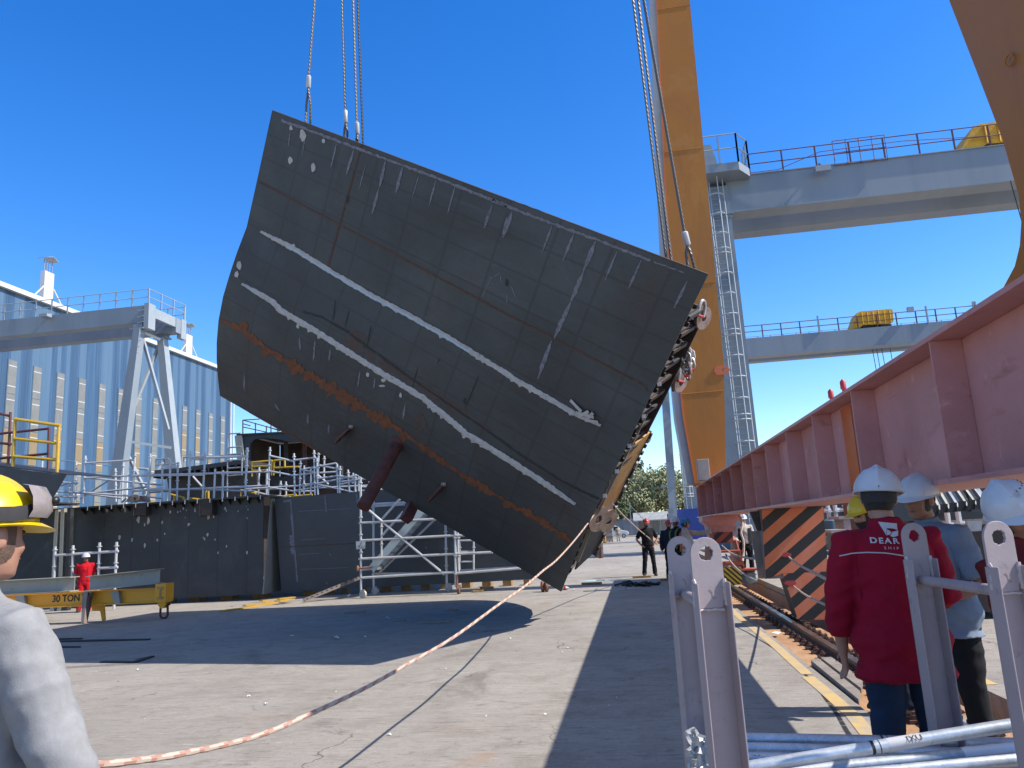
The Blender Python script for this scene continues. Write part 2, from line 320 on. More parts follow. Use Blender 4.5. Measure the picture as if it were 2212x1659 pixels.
# ------------------------------------------------------------------ ground
def ground_mat():
    m, t, b = nt('concrete'); co = t.nodes.new('ShaderNodeTexCoord').outputs['Object']
    big = nz(t, co, .22, 6, .62, .4); mid = nz(t, co, 1.7, 7, .66, .5); fine = nz(t, co, 24, 5, .7); grit = nz(t, co, 140, 3, .6)
    strk = nz(t, co, 1.0, 6, .65, .6, (.22, 2.6, 1))        # scuffs dragged sideways across the yard
    o = mixc(t, mr(t, big, .3, .7), (.245, .225, .200), (.338, .314, .282))
    o = mixc(t, mul(t, mr(t, mid, .48, .70), .6), o, (.19, .165, .138))
    o = mixc(t, mul(t, mr(t, strk, .57, .74), .25), o, (.165, .15, .132))
    o = mixc(t, mul(t, mr(t, strk, .42, .28), .25), o, (.40, .355, .30))
    d1 = nz(t, co, 1.0, 5, .62, .5, (1.5, 9, 1)); d2 = nz(t, co, 1.0, 4, .6, .3, (4.5, 22, 1)); d3 = nz(t, co, .8, 4, .6)
    o = mixc(t, mul(t, mul(t, mr(t, d1, .56, .68), .38), mr(t, d3, .38, .6)), o, (.125, .108, .092))
    o = mixc(t, mul(t, mr(t, d1, .42, .32), .25), o, (.42, .37, .31))
    o = mixc(t, mul(t, mr(t, d2, .56, .68), .55), o, (.14, .12, .10)); o = mixc(t, mul(t, mr(t, d2, .40, .30), .5), o, (.45, .40, .34))
    o = mixc(t, mul(t, mr(t, fine, .54, .68), .5), o, (.15, .13, .11))
    o = mixc(t, mul(t, mr(t, fine, .38, .28), .6), o, (.44, .39, .33))
    o = mixc(t, mul(t, mr(t, nz(t, co, 9, 6, .75, 1), .63, .70), .6), o, (.09, .08, .07))
    o = mixc(t, mul(t, mr(t, nz(t, co, .55, 5, .6, 1.5), .62, .76), .5), o, (.32, .21, .145))
    o = mixc(t, mul(t, mr(t, nz(t, co, .35, 6, .7, 1.2), .58, .70), .6), o, (.12, .108, .095))
    o = mixc(t, mul(t, mr(t, nz(t, co, 2.6, 5, .68, .9), .60, .68), .5), o, (.13, .12, .11)); o = mixc(t, mul(t, mr(t, nz(t, co, 3.4, 6, .7, 1.4), .62, .70), .5), o, (.43, .40, .35))
    # cracks: warped cell borders, present only in patches
    wv = t.nodes.new('ShaderNodeTexNoise'); wv.inputs['Scale'].default_value = 1.4; wv.inputs['Detail'].default_value = 6
    lnk(t, co, wv.inputs['Vector'])
    mx = t.nodes.new('ShaderNodeVectorMath'); mx.operation = 'MULTIPLY_ADD'; lnk(t, wv.outputs['Color'], mx.inputs[0]); mx.inputs[1].default_value = (1.1, 1.1, 0); lnk(t, co, mx.inputs[2])
    vo = t.nodes.new('ShaderNodeTexVoronoi'); vo.feature = 'DISTANCE_TO_EDGE'; vo.inputs['Scale'].default_value = .28; lnk(t, mx.outputs[0], vo.inputs['Vector'])
    ck = mul(t, mr(t, vo.outputs['Distance'], .0034, .001), mr(t, nz(t, co, .6, 4), .50, .60))
    o = mixc(t, mul(t, ck, .75), o, (.07, .062, .055))
    lnk(t, o, b.inputs['Base Color']); b.inputs['Roughness'].default_value = .85; b.inputs['Specular IOR Level'].default_value = .25
    h = t.nodes.new('ShaderNodeMath'); h.operation = 'MULTIPLY_ADD'; lnk(t, fine, h.inputs[0]); h.inputs[1].default_value = .6; lnk(t, grit, h.inputs[2])
    bump(t, b, h.outputs[0], .7, .010); MATS['concrete'] = m
    m, t, b = nt('rust_dirt'); co = t.nodes.new('ShaderNodeTexCoord').outputs['Object']
    o = mixc(t, mr(t, nz(t, co, 2.2, 7, .7, .5), .3, .7), (.27, .135, .06), (.47, .29, .16))
    o = mixc(t, mr(t, nz(t, co, 9, 6, .7), .6, .75), o, (.10, .06, .04)); o = mixc(t, mr(t, nz(t, co, 1.1, 4, .6), .62, .75), o, (.50, .42, .32))
    lnk(t, o, b.inputs['Base Color']); b.inputs['Roughness'].default_value = .95; bump(t, b, nz(t, co, 40, 6, .7), .8, .02); MATS['rust_dirt'] = m
    m, t, b = nt('line_yellow'); co = t.nodes.new('ShaderNodeTexCoord').outputs['Object']
    o = mixc(t, mr(t, nz(t, co, 4, 7, .75, .5), .40, .62), (.50, .34, .11), (.34, .29, .22)); o = mixc(t, mr(t, nz(t, co, 60, 4), .55, .72), o, (.33, .26, .15))
    lnk(t, o, b.inputs['Base Color']); b.inputs['Roughness'].default_value = .85; MATS['line_yellow'] = m
ground_mat()
mat('kerb_concrete', (.36, .33, .28), .9, 0, .2, 2, [((.45, .25, .12), 2.5, .52, .72), ((.2, .17, .14), 7, .6, .72)], .5, 30, .01)
mat('puddle_mat', (.10, .09, .08), .06, 0, .1)
TX0, TX1, TX2 = 1.76, 2.97, 4.05      # the sunken track bed lies between the slab edge and the far kerb
b = MB(); Y0, Y1 = -40, 900
def sheet(b, x0, x1, y0, y1, z, mi=0): b.poly([(x0, y0, z), (x1, y0, z), (x1, y1, z), (x0, y1, z)], mi)
sheet(b, -700, TX0, Y0, Y1, 0); sheet(b, TX1, 700, Y0, Y1, 0); sheet(b, -700, 700, Y1, 2500, 0); sheet(b, -700, 700, -200, Y0, 0)
b.poly([(TX0, Y0, 0), (TX0, Y1, 0), (TX0, Y1, -.10), (TX0, Y0, -.10)]); b.poly([(TX1, Y0, 0), (TX1, Y1, 0), (TX1, Y1, -.30), (TX1, Y0, -.30)])
tag(b.build('ground', 'concrete', smooth=0), kind='structure')
b = MB(); sheet(b, TX0, 2.62, Y0, Y1, -.045); b.poly([(2.62, Y0, -.045), (2.62, Y1, -.045), (2.70, Y1, -.26), (2.70, Y0, -.26)]); sheet(b, 2.70, TX1, Y0, Y1, -.26)
tag(b.build('track_bed', 'rust_dirt', smooth=0), kind='structure')
b = MB()
cl_ = [gnd(*Z('S3', x, y)) for x, y in ((405, 672), (515, 770), (695, 912), (893, 1090))]; c2_ = [gnd(*Z('S3', x, y)) for x, y in ((898, 1105), (1045, 1228), (1180, 1350), (1278, 1470))]
for P_, hw_ in ((cl_, .058), (c2_, .062)):
    if P_ is cl_: P_ = [V((P_[0].x+.12, 60, 0)), V((P_[0].x+.02, 26, 0))]+P_
    else: P_ = P_+[P_[-1]+(P_[-1]-P_[-2])*1.5]
    for p_, q_ in zip(P_, P_[1:]):
        b.poly([(p_.x-hw_, p_.y, .004), (q_.x-hw_, q_.y, .004), (q_.x+hw_, q_.y, .004), (p_.x+hw_, p_.y, .004)])
sheet(b, 3.02, 3.16, 8, 80, .004)
tag(b.build('yellow_line', 'line_yellow', smooth=0), kind='structure')
# raised kerb past the track
k = MB(); k.box((2.98, 9, .004), (3.35, 60, .13)); k.build('kerb', 'kerb_concrete', smooth=0, bev=.015)['kind'] = 'structure'
# rail with its fastenings
rl = thing('crane_rail', 'rusty steel crane rail bolted along the sunken track bed under the red beam', 'rail', (2.2, 6, -.045))
prof = [(-.075, 0), (.075, 0), (.075, .012), (.018, .03), (.018, .07), (.04, .085), (.04, .125), (-.04, .125), (-.04, .085), (-.018, .07), (-.018, .03), (-.075, .012)]
def rail_seg(y0, y1):
    b = MB(); b.prism([(2.2+x, y0, -.045+z) for x, z in prof], (0, y1-y0, 0))
    for f in b.bm.faces:
        if f.normal.z > .9 and f.calc_center_median().z > .07: f.material_index = 1
    b.bm.normal_update(); return b
b = rail_seg(2.0, 80)
b.bm.normal_update()
for f in b.bm.faces:
    if abs(f.normal.z) > .9 and f.calc_center_median().z > .075: f.material_index = 1
b.build('rail_head', ['rail_steel', 'rail_top'], rl, smooth=30)
b = MB()
b.box((2.30, 2, -.043), (2.44, 80, -.012)); b.build('base_plate', 'kerb_concrete', rl, smooth=0)
clip = None; n = 0
for i in range(40):
    y = 6.2+i*.34
    for sx, x in ((-1, 2.06), (1, 2.35)):
        zb = -.045 if sx < 0 else -.012
        if clip is None:
            b = MB(); b.box((x-.05, y-.055, zb), (x+.05, y+.055, zb+.028)); b.tube([(x, y, zb+.028), (x, y, zb+.062)], .033, 6); b.tube([(x, y, zb+.06), (x, y, zb+.085)], .016, 6)
            b.beam((x+.02, y, zb+.03), (x+.075, y, zb+.05), .07, .02)
            clip = b.build('rail_clip', 'clip_rust', rl, smooth=30); c0 = V((x, y, zb)); continue
        o = clip.copy(); C.objects.link(o); o.parent = rl
        o.location = V((x, y, zb))-c0
        if sx > 0:
            pass
        n += 1
def irregular(cx, cy, r, n=9, z=.0, sx=1.0, sy=1.0, rr=R):
    return [(cx+math.cos(2*math.pi*i/n)*r*sx*rr.uniform(.55, 1.1), cy+math.sin(2*math.pi*i/n)*r*sy*rr.uniform(.55, 1.1), z) for i in range(n)]
# ------------------------------------------------------------------ hoisted hull section
HA = V((-5.877, 12.032, 9.383)); HB = V((1.218, 9.861, 4.763)); HC = V((-1.365, 13.899, .546))
HL = (HB-HA).normalized(); HD = (HC-HB).normalized(); HN = HD.cross(HB-HA).normalized()
if HN.y > 0: HN = -HN
LA, LBn = [0, 1.2, 2.2817, 2.8028, 3.2427, 3.7465, 4.3019, 4.8503, 5.3369, 5.855, 6.333], [0, .175, .3403, .519, .6444, .7684, .8389, .8475, .8167, .7496, .672]
RA, RB = [0, .55, 1.375, 2.07, 2.76, 3.53, 4.25, 5.08, 6.385], [0, .05, .06, .075, .098, .162, .22, .185, 0]
def prof_l(v): 
    a = v/.4*2.2817 if v < .4 else lerp(2.2817, 6.333, (v-.4)/.6); return HA+HD*a+HN*interp(a, LA, LBn)
def prof_r(v):
    a = v/.4*2.82 if v < .4 else lerp(2.82, 6.385, (v-.4)/.6); return HB+HD*a+HN*interp(a, RA, RB)
def shell(u, v, off=0.0): return prof_l(v).lerp(prof_r(v), u)+HN*off
def shell_uv(x, y):
    u, v = .5, .5
    for _ in range(25):
        p = proj(shell(u, v)); e = 1e-3
        pu = proj(shell(u+e, v)); pv = proj(shell(u, v+e))
        a, c, b_, d = (pu[0]-p[0])/e, (pu[1]-p[1])/e, (pv[0]-p[0])/e, (pv[1]-p[1])/e
        det = a*d-b_*c
        if abs(det) < 1e-6: break
        dx, dy = x-p[0], y-p[1]
        u += max(-.2, min(.2, (dx*d-b_*dy)/det)); v += max(-.2, min(.2, (a*dy-c*dx)/det))
        u = max(-.05, min(1.05, u)); v = max(-.05, min(1.05, v))
    return min(1, max(0, u)), min(1, max(0, v))
def shell_px(x, y, off=.006): return shell(*shell_uv(x, y), off)
def hull_mat():
    m, t, b = nt('hull_plate'); tc = t.nodes.new('ShaderNodeTexCoord'); co = tc.outputs['Object']; uv = tc.outputs['UV']
    big = nz(t, co, .55, 6, .62, .6); mid = nz(t, co, 2.4, 7, .7, .5)
    o = mixc(t, mr(t, big, .32, .68), (0.0548, 0.0604, 0.0591), (0.0797, 0.0894, 0.0892))
    o = mixc(t, mul(t, mr(t, mid, .54, .76), .6), o, (0.0448, 0.0420, 0.0364))
    st = nz(t, uv, 1.0, 6, .7, .3, (6, 1.6, 1))       # runs down the plate, across the weld seams
    o = mixc(t, mul(t, mr(t, st, .52, .72), .8), o, (0.0716, 0.0558, 0.0439))
    s2 = nz(t, uv, 1.0, 6, .7, .4, (2.0, 15, 1))
    o = mixc(t, mul(t, mr(t, s2, .54, .72), .8), o, (0.0872, 0.0984, 0.1036))
    o = mixc(t, mul(t, mr(t, s2, .44, .30), .8), o, (0.0530, 0.0460, 0.0389))
    sv = t.nodes.new('ShaderNodeSeparateXYZ'); lnk(t, uv, sv.inputs[0])          # the lower strakes have weathered browner
    o = mixc(t, mul(t, mul(t, mr(t, sv.outputs['Y'], .34, .62), mr(t, nz(t, co, .7, 6, .7, .7), .34, .60)), .62), o, (0.0545, 0.0436, 0.0360))
    # rust bloom in patches
    rb = mul(t, mr(t, nz(t, co, .85, 5, .62, .8), .60, .74), mr(t, nz(t, co, 6, 6, .75, .6), .42, .66))
    o = mixc(t, mul(t, rb, .75), o, (0.0934, 0.0493, 0.0251))
    o = mixc(t, mul(t, mr(t, nz(t, co, 30, 5, .75), .62, .78), .5), o, (0.1121, 0.1150, 0.1067))
    # plate grid left by welded frames behind: faint dark lines
    br = t.nodes.new('ShaderNodeTexBrick'); br.offset = 0; br.inputs['Scale'].default_value = 1; br.inputs['Mortar Size'].default_value = .004; br.inputs['Mortar Smooth'].default_value = .6
    br.inputs['Brick Width'].default_value = .105; br.inputs['Row Height'].default_value = .077; lnk(t, uv, br.inputs['Vector'])
    o = mixc(t, mul(t, br.outputs['Fac'], .34), o, (0.0312, 0.0276, 0.0251))
    o = mixc(t, mul(t, mr(t, nz(t, co, .33, 4, .55), .40, .66), .5), o, (0.0327, 0.0316, 0.0316))
    lnk(t, o, b.inputs['Base Color']); b.inputs['Roughness'].default_value = .62; b.inputs['Metallic'].default_value = .1; b.inputs['Specular IOR Level'].default_value = .35
    h = t.nodes.new('ShaderNodeMath'); h.operation = 'MULTIPLY_ADD'; lnk(t, big, h.inputs[0]); h.inputs[1].default_value = 3.0; lnk(t, mid, h.inputs[2])
    bump(t, b, h.outputs[0], .45, .03); MATS['hull_plate'] = m
hull_mat()
mat('weld_rust', (.115, .052, .034), .75, 0, .4, 9, [((.05, .03, .025), 14, .5, .7)], .3, 60)
mat('rust_bloom', (.225, .075, .024), .85, 0, .4, 6, [((.13, .05, .025), 9, .48, .66), ((.10, .09, .085), 4, .58, .74)], .3, 60)
mat('chalk', (.245, .245, .285), .85, 0, .3, 12, [((.11, .11, .12), 20, .50, .66)])
mat('putty', (.58, .55, .51), .8, 0, .18, 9, [((.30, .27, .24), 16, .56, .72)], .5, 50, .01)
mat('tape_blue', (.50, .62, .72), .6, 0, .12, 9)
mat('scuff_brown', (.10, .062, .045), .8, 0, .3, 5, [((.088, .092, .095), 4, .46, .62, None)], .1, 20)
mat('burn_dark', (.035, .032, .03), .8, 0, .3, 9)
blk = thing('hull_section', 'huge dark steel hull section hanging tilted from wire ropes above the yard', 'ship section', HA)
b = MB(); NU, NV = 50, 60; uvl = b.bm.loops.layers.uv.new('UVMap'); g = {}
for i in range(NU+1):
    for j in range(NV+1): g[i, j] = b.v(shell(i/NU, j/NV))
for i in range(NU):
    for j in range(NV):
        q = b.f([g[i, j], g[i+1, j], g[i+1, j+1], g[i, j+1]])
        for lp, (a, c) in zip(q.loops, ((i, j), (i+1, j), (i+1, j+1), (i, j+1))): lp[uvl].uv = (a/NU, c/NV)
# inner skin and edges give the plate its thickness
g2 = {}
for i in (0, NU):
    for j in range(NV+1): g2[i, j] = b.v(shell(i/NU, j/NV, -.022))
for i in range(NU+1):
    for j in (0, NV):
        if (i, j) not in g2: g2[i, j] = b.v(shell(i/NU, j/NV, -.022))
for i in (0, NU):
    for j in range(NV): b.f([g[i, j], g[i, j+1], g2[i, j+1], g2[i, j]], 1)
for j in (0, NV):
    for i in range(NU): b.f([g[i, j], g[i+1, j], g2[i+1, j], g2[i, j]], 1)
for j in range(NV): b.f([g2[0, j], g2[NU, j], g2[NU, j+1], g2[0, j+1]], 1)
rr = random.Random(3)
def ribbon(b, path, w, mi, off=.006, step=7, jit=.35, taper=0, drip=0, rnd=rr):
    """irregular painted / welded strip lying on the shell along a measured path"""
    P = []
    for (x0, y0), (x1, y1) in zip(path, path[1:]):
        n = max(2, int(math.hypot(x1-x0, y1-y0)/step))
        P += [(lerp(x0, x1, k/n), lerp(y0, y1, k/n)) for k in range(n)]
    P.append(path[-1]); prev = None; N = len(P)
    for k, (x, y) in enumerate(P):
        dx, dy = (P[min(k+1, N-1)][0]-P[max(k-1, 0)][0], P[min(k+1, N-1)][1]-P[max(k-1, 0)][1]); l = math.hypot(dx, dy) or 1
        nx, ny = -dy/l, dx/l; t = k/(N-1); ww = w(t) if callable(w) else w
        if taper: ww *= min(1, .25+min(t, 1-t)*taper)
        a = ww*.5*(1+rnd.uniform(-jit, jit)); c = ww*.5*(1+rnd.uniform(-jit, jit)+(drip if rnd.random() < .12 else 0))
        cur = [b.v(shell_px(x-nx*a, y-ny*a, off)), b.v(shell_px(x+nx*c, y+ny*c, off))]
        if prev:
            q = b.f([prev[0], cur[0], cur[1], prev[1]], mi)
        prev = cur
def blob(b, x, y, rx, ry, mi, off=.007, n=11, rnd=rr):
    b.f([b.v(shell_px(x+math.cos(2*math.pi*k/n)*rx*rnd.uniform(.7, 1.1), y+math.sin(2*math.pi*k/n)*ry*rnd.uniform(.7, 1.1), off)) for k in range(n)], mi)
# weld seams
ribbon(b, [Z('T1', 405, 675), Z('T1', 990, 985), Z('T1', 2205, 1635), Z('T2', 700, 1235), Z('T2', 1500, 1650), (1400, 845)][:5], 4.2, 2, .005, 8, .25)
ribbon(b, [Z('T1', 1155, 395), Z('T1', 990, 985), Z('T1', 900, 1310)], 3.6, 2, .0055, 8, .25)
ribbon(b, [Z('T2', 1480, 1640), (1400, 846)], 3.2, 2, .005, 8)
# rust bloom along the lower seam
path = [Z('T3', 118, 195), Z('T3', 300, 275), Z('T3', 450, 400), Z('T3', 690, 555), Z('T3', 930, 690), Z('T3', 1130, 825), Z('T3', 1380, 975), Z('T3', 1650, 1160), T4(120, 670), T4(270, 770), T4(480, 890), T4(640, 985), T4(800, 1075), T4(950, 1190)]
ribbon(b, path, lambda t: 5+7*abs(math.sin(t*23))+(8 if .2 < t < .48 else 0), 3, .007, 4.5, .75, 0, 1.0)
for x, y in ((300, 250), (450, 440), (660, 570), (1040, 790), (1110, 830), (1450, 1050)): blob(b, *Z('T3', x, y), 10, 12, 3, .008)
for x, y in ((270, 775), (520, 935), (660, 990), (790, 1075), (900, 1150)): blob(b, *T4(x, y), 11, 9, 3, .008)
ribbon(b, [Z('T3', 300, 860), Z('T3', 700, 1080), Z('T3', 900, 1190)], 6, 3, .006, 5, .8, 3)
ribbon(b, [(560, 907), (700, 990), (900, 1104)], 3, 3, .006, 6, .9)
# chalk line under the top edge and the chalk strokes hanging from it
ribbon(b, [Z('T1', 570, 228), Z('T1', 800, 310), Z('T1', 1130, 435), Z('T1', 1340, 515), Z('T1', 1700, 645), Z('T1', 2205, 850), Z('T2', 280, 175), Z('T2', 450, 245), Z('T2', 750, 360), Z('T2', 1110, 490), Z('T2', 1530, 655)], 5.5, 4, .006, 6, .55)
ribbon(b, [Z('T2', 1560, 665), Z('T2', 1800, 750)], 3, 4, .006, 6, .7)
for k, x0, y0, x1, y1, ww in (('T1', 635, 300, 620, 425, 6), ('T1', 745, 330, 720, 485, 6), ('T1', 970, 395, 928, 575, 9), ('T1', 1095, 440, 1040, 625, 13), ('T1', 1180, 560, 1130, 740, 6), ('T1', 1325, 520, 1280, 720, 17), ('T1', 1275, 725, 1228, 905, 17), ('T1', 1450, 565, 1400, 755, 17), ('T1', 1570, 620, 1515, 800, 5), ('T1', 1695, 650, 1640, 855, 9), ('T1', 1830, 710, 1775, 905, 9), ('T1', 2105, 820, 2045, 1010, 14), ('T1', 2205, 930, 2175, 1080, 14),
        ('T2', 285, 195, 215, 400, 16), ('T2', 440, 260, 365, 475, 22), ('T2', 755, 375, 675, 590, 13), ('T2', 930, 435, 838, 655, 16), ('T2', 1100, 500, 1000, 740, 26), ('T2', 1005, 735, 900, 985, 26), ('T2', 905, 975, 770, 1270, 26), ('T2', 750, 1290, 640, 1590, 24), ('T2', 1270, 580, 1170, 815, 14), ('T2', 1460, 650, 1355, 885, 15), ('T2', 1825, 815, 1720, 1030, 18)):
    s = 0.2976 if k == 'T1' else .2728
    ribbon(b, [Z(k, x0, y0), Z(k, x1, y1)], ww*s*1.25, 4, .0065, 5, .3, 2.5)
for k, x, y, rx, ry in (('T1', 640, 285, 4, 6), ('T1', 725, 338, 8, 14), ('T1', 875, 378, 4, 6), ('T1', 635, 518, 6, 9), ('T1', 800, 570, 5, 11), ('T1', 657, 1143, 5, 6), ('T1', 265, 1280, 6, 10), ('T1', 245, 1345, 5, 8), ('T3', 690, 245, 4, 7), ('T3', 1197, 600, 4, 6), ('T3', 1435, 748, 3, 6), ('T3', 1310, 640, 6, 4), ('T3', 1300, 680, 7, 3), ('T3', 1895, 1050, 4, 4)): blob(b, *Z(k, x, y), rx, ry, 5, .009)
for x0, y0, x1, y1 in ((300, 590, 300, 720), (520, 810, 560, 870), (700, 330, 705, 420), (815, 350, 800, 500), (925, 410, 915, 500), (1140, 570, 1125, 690), (1250, 620, 1240, 700), (1470, 800, 1450, 920), (760, 880, 760, 960), (915, 960, 912, 1030)): ribbon(b, [Z('T3', x0, y0), Z('T3', x1, y1)], 3.5, 4, .006, 5, .5, 3)
for x0, y0, x1, y1 in ((340, 755, 265, 800), (270, 790, 200, 940), (430, 860, 465, 945), (395, 915, 395, 985), (345, 770, 350, 830)): ribbon(b, [Z('T2', x0, y0), Z('T2', x1, y1)], 1.4, 4, .006, 6, .4)
# scuffs and grinder burns between the two sealed seams
ribbon(b, [Z('T3', 725, 140), Z('T3', 860, 180), Z('T3', 1050, 290), Z('T3', 1500, 620), Z('T3', 2000, 960), T4(620, 600), T4(900, 780), T4(1150, 900)], 5, 7, .005, 8, .4)
ribbon(b, [Z('T3', 1060, 330), Z('T3', 1300, 520), Z('T3', 1600, 700), Z('T3', 2100, 1010)], 15, 6, .0045, 8, .5, 3)
for x, y, a, c in ((1100, 360, 26, 28), (1230, 470, 20, 12), (1580, 950, 12, 22)): blob(b, *Z('T3', x, y), a, c, 6, .005, 14)
for k, x, y in (('T3', 1900, 790), ('T2', 395, 830), ('T1', 1050, 800)): blob(b, *Z(k, x, y), 4, 9, 7, .006)
for p in (((960, 60), (945, 200)), ((1060, 130), (1030, 260)), ((1220, 240), (1190, 390)), ((1560, 540), (1520, 700)), ((2000, 610), (1900, 850)), ((1720, 480), (1700, 520))): ribbon(b, [Z('T3', *p[0]), Z('T3', *p[1])], 2.4, 7, .0055, 6, .5, 3)
b.build('shell_plate', ['hull_plate', 'interior_steel', 'weld_rust', 'rust_bloom', 'chalk', 'putty', 'scuff_brown', 'burn_dark'], blk, smooth=25)
# two sealed seams: raised bands of filler with ragged edges
def strip(path, w, blue=None):
    b = MB(); rnd = random.Random(len(path)); P = []
    for (x0, y0), (x1, y1) in zip(path, path[1:]):
        n = max(2, int(math.hypot(x1-x0, y1-y0)/5)); P += [(lerp(x0, x1, k/n), lerp(y0, y1, k/n)) for k in range(n)]
    P.append(path[-1]); prev = None; N = len(P)
    for k, (x, y) in enumerate(P):
        dx, dy = P[min(k+1, N-1)][0]-P[max(k-1, 0)][0], P[min(k+1, N-1)][1]-P[max(k-1, 0)][1]; l = math.hypot(dx, dy) or 1; nx, ny = -dy/l, dx/l
        t = k/(N-1); ww = w*(.45+.55*min(1, min(t, 1-t)*14))
        a = ww*.5*(1+rnd.uniform(-.2, .2)); c = ww*.5*(1+rnd.uniform(-.2, .22)+(rnd.uniform(.4, .9) if rnd.random() < .05 else 0))
        hh = .022+rnd.uniform(-.004, .004)
        cur = [b.v(shell_px(x+nx*s, y+ny*s, o)) for s, o in ((-a, .004), (-a*.6, hh), (0, hh*.7), (c*.6, hh), (c, .004))]
        if prev:
            for i in range(4): b.f([prev[i], cur[i], cur[i+1], prev[i+1]], 1 if (blue and blue[0] < t < blue[1] and i >= 2) else 0)
        prev = cur
    return b
s1 = strip([Z('T1', 420, 1035), Z('T1', 660, 1160), Z('T1', 900, 1310), Z('T1', 1240, 1510), Z('T3', 1460, 150), Z('T3', 1780, 330), Z('T3', 2200, 590), T4(560, 70), T4(760, 180), T4(960, 300), T4(1165, 395)], 11, (.08, .62))
for dx, dy in ((-60, -60), (-20, -50), (10, -5)): pass
s1.build('sealed_seam', ['putty', 'tape_blue'], blk, smooth=50)
s2 = strip([Z('T1', 285, 1415), Z('T1', 500, 1540), Z('T3', 560, 130), Z('T3', 780, 260), Z('T3', 1000, 400), Z('T3', 1300, 590), Z('T3', 1600, 770), Z('T3', 1890, 1010), T4(220, 440), T4(420, 560), T4(560, 650), T4(760, 780), T4(990, 935)], 12.5)
s2.build('sealed_seam', ['putty', 'tape_blue'], blk, smooth=50)
# torn end of the tape
b = MB()
for (x0, y0), (x1, y1) in (((960, 215), (1040, 290)), ((1000, 300), (1125, 330)), ((1010, 330), (1090, 290)), ((1060, 350), (1155, 365)), ((1075, 345), (1120, 300))):
    p, q = shell_px(*T4(x0, y0), .03), shell_px(*T4(x1, y1), .05); b.beam(p, q, .05, .008, HN)
b.build('torn_tape', 'putty', blk)
# rusty stub pipe, cut pipe, lugs on the outside
pa = shell_px(*Z('R3', 1585, 440), .02); pe = dep(*Z('R3', 1285, 985), (pa-CO).dot(CM @ V((0, 0, -1)))-1.1)
b = MB(); ax = (pe-pa).normalized(); b.tube([pa-ax*.12, pe], .118, 18)
b.tube([pa-ax*.1, pa+ax*.04], [.17, .125], 18)
b.build('stub_pipe', 'rust_pipe', blk, smooth=35)
pa2 = shell_px(*Z('R3', 1690, 985), -.1); b = MB(); b.beam(pa2-ax*.1, pa2+ax*.42, .2, .2, HN); b.build('stub_pipe', 'rust_pipe', blk, smooth=35)
for k, x0, y0, x1, y1 in (('R3', 1185, 285, 1110, 395), ('R3', 1990, 785, 1915, 905)):
    p = shell_px(*Z(k, x0, y0), 0.0); q = shell_px(*Z(k, x1, y1), .0)+HN*.22
    d = (q-p).normalized(); sd = HN.cross(d).normalized(); up = d.cross(sd)
    n = 14; ln = (q-p).length; w_ = .085
    out = []; inn = []
    for i in range(n):
        a = 2*math.pi*i/n; c, s = math.cos(a), math.sin(a)
        out.append(p+d*(ln*.5+c*ln*.5)+up*s*w_); inn.append(p+d*(ln*.62+c*ln*.14)+up*s*w_*.42)
    b = MB(); b.holed([o-sd*.02 for o in out], [o-sd*.02 for o in inn], sd*.04); b.build('lifting_lug', 'rust_pipe', blk, smooth=35)
    b = MB(); b.ball(p+HN*.012, (.06, .06, .05), 8, 6); b.build('weld_scar', 'bare_steel', blk)
# ------- structure behind the shell
def sp(u, v, wd, du=0.0): return shell(u, v)-HN*wd+HL*du     # a point wd metres behind the plate
# transverse web frames: one almost flush with the near end, others inside
def web(u, v0, v1, w0, w1, name, m, thick=.025, du=0.0, n=22):
    b = MB(); a = []; c = []
    for i in range(n+1):
        v = lerp(v0, v1, i/n); a.append(sp(u, v, w0, du)); c.append(sp(u, v, w1, du))
    for i in range(n): b.hexa([a[i], a[i+1], c[i+1], c[i], a[i]-HL*thick, a[i+1]-HL*thick, c[i+1]-HL*thick, c[i]-HL*thick])
    return b.build(name, m, blk, smooth=30)
web(1, .47, .73, .46, 1.18, 'web_frame', 'web_brown', .03, -.06)
web(1, .735, .97, .50, 1.18, 'web_frame', 'steel_panel', .03, -.06)
web(1, .13, .46, .30, .95, 'web_frame', 'interior_steel', .03, -.22)
def flange(u, v0, v1, wd, du0, du1, name, m, n=22, th=.03):
    b = MB()
    for i in range(n):
        va, vb = lerp(v0, v1, i/n), lerp(v0, v1, (i+1)/n)
        p = [sp(u, va, wd, du0), sp(u, vb, wd, du0), sp(u, vb, wd, du1), sp(u, va, wd, du1)]
        b.hexa(p+[q-HN*th for q in p])
    return b.build(name, m, blk, smooth=30)
flange(1, .47, .985, 1.2, -.30, -.055, 'face_plate', 'steel_dark')
flange(1, .36, .92, .42, -.20, -.035, 'face_plate', 'beam_beige', th=.03)
flange(1, .15, .46, .97, -.4, -.05, 'face_plate', 'interior_steel')
for i in range(7):
    u = .08+i*.13
    web(u, .30, .97, .02, .85, 'web_frame', 'interior_steel', .02, 0, 14)
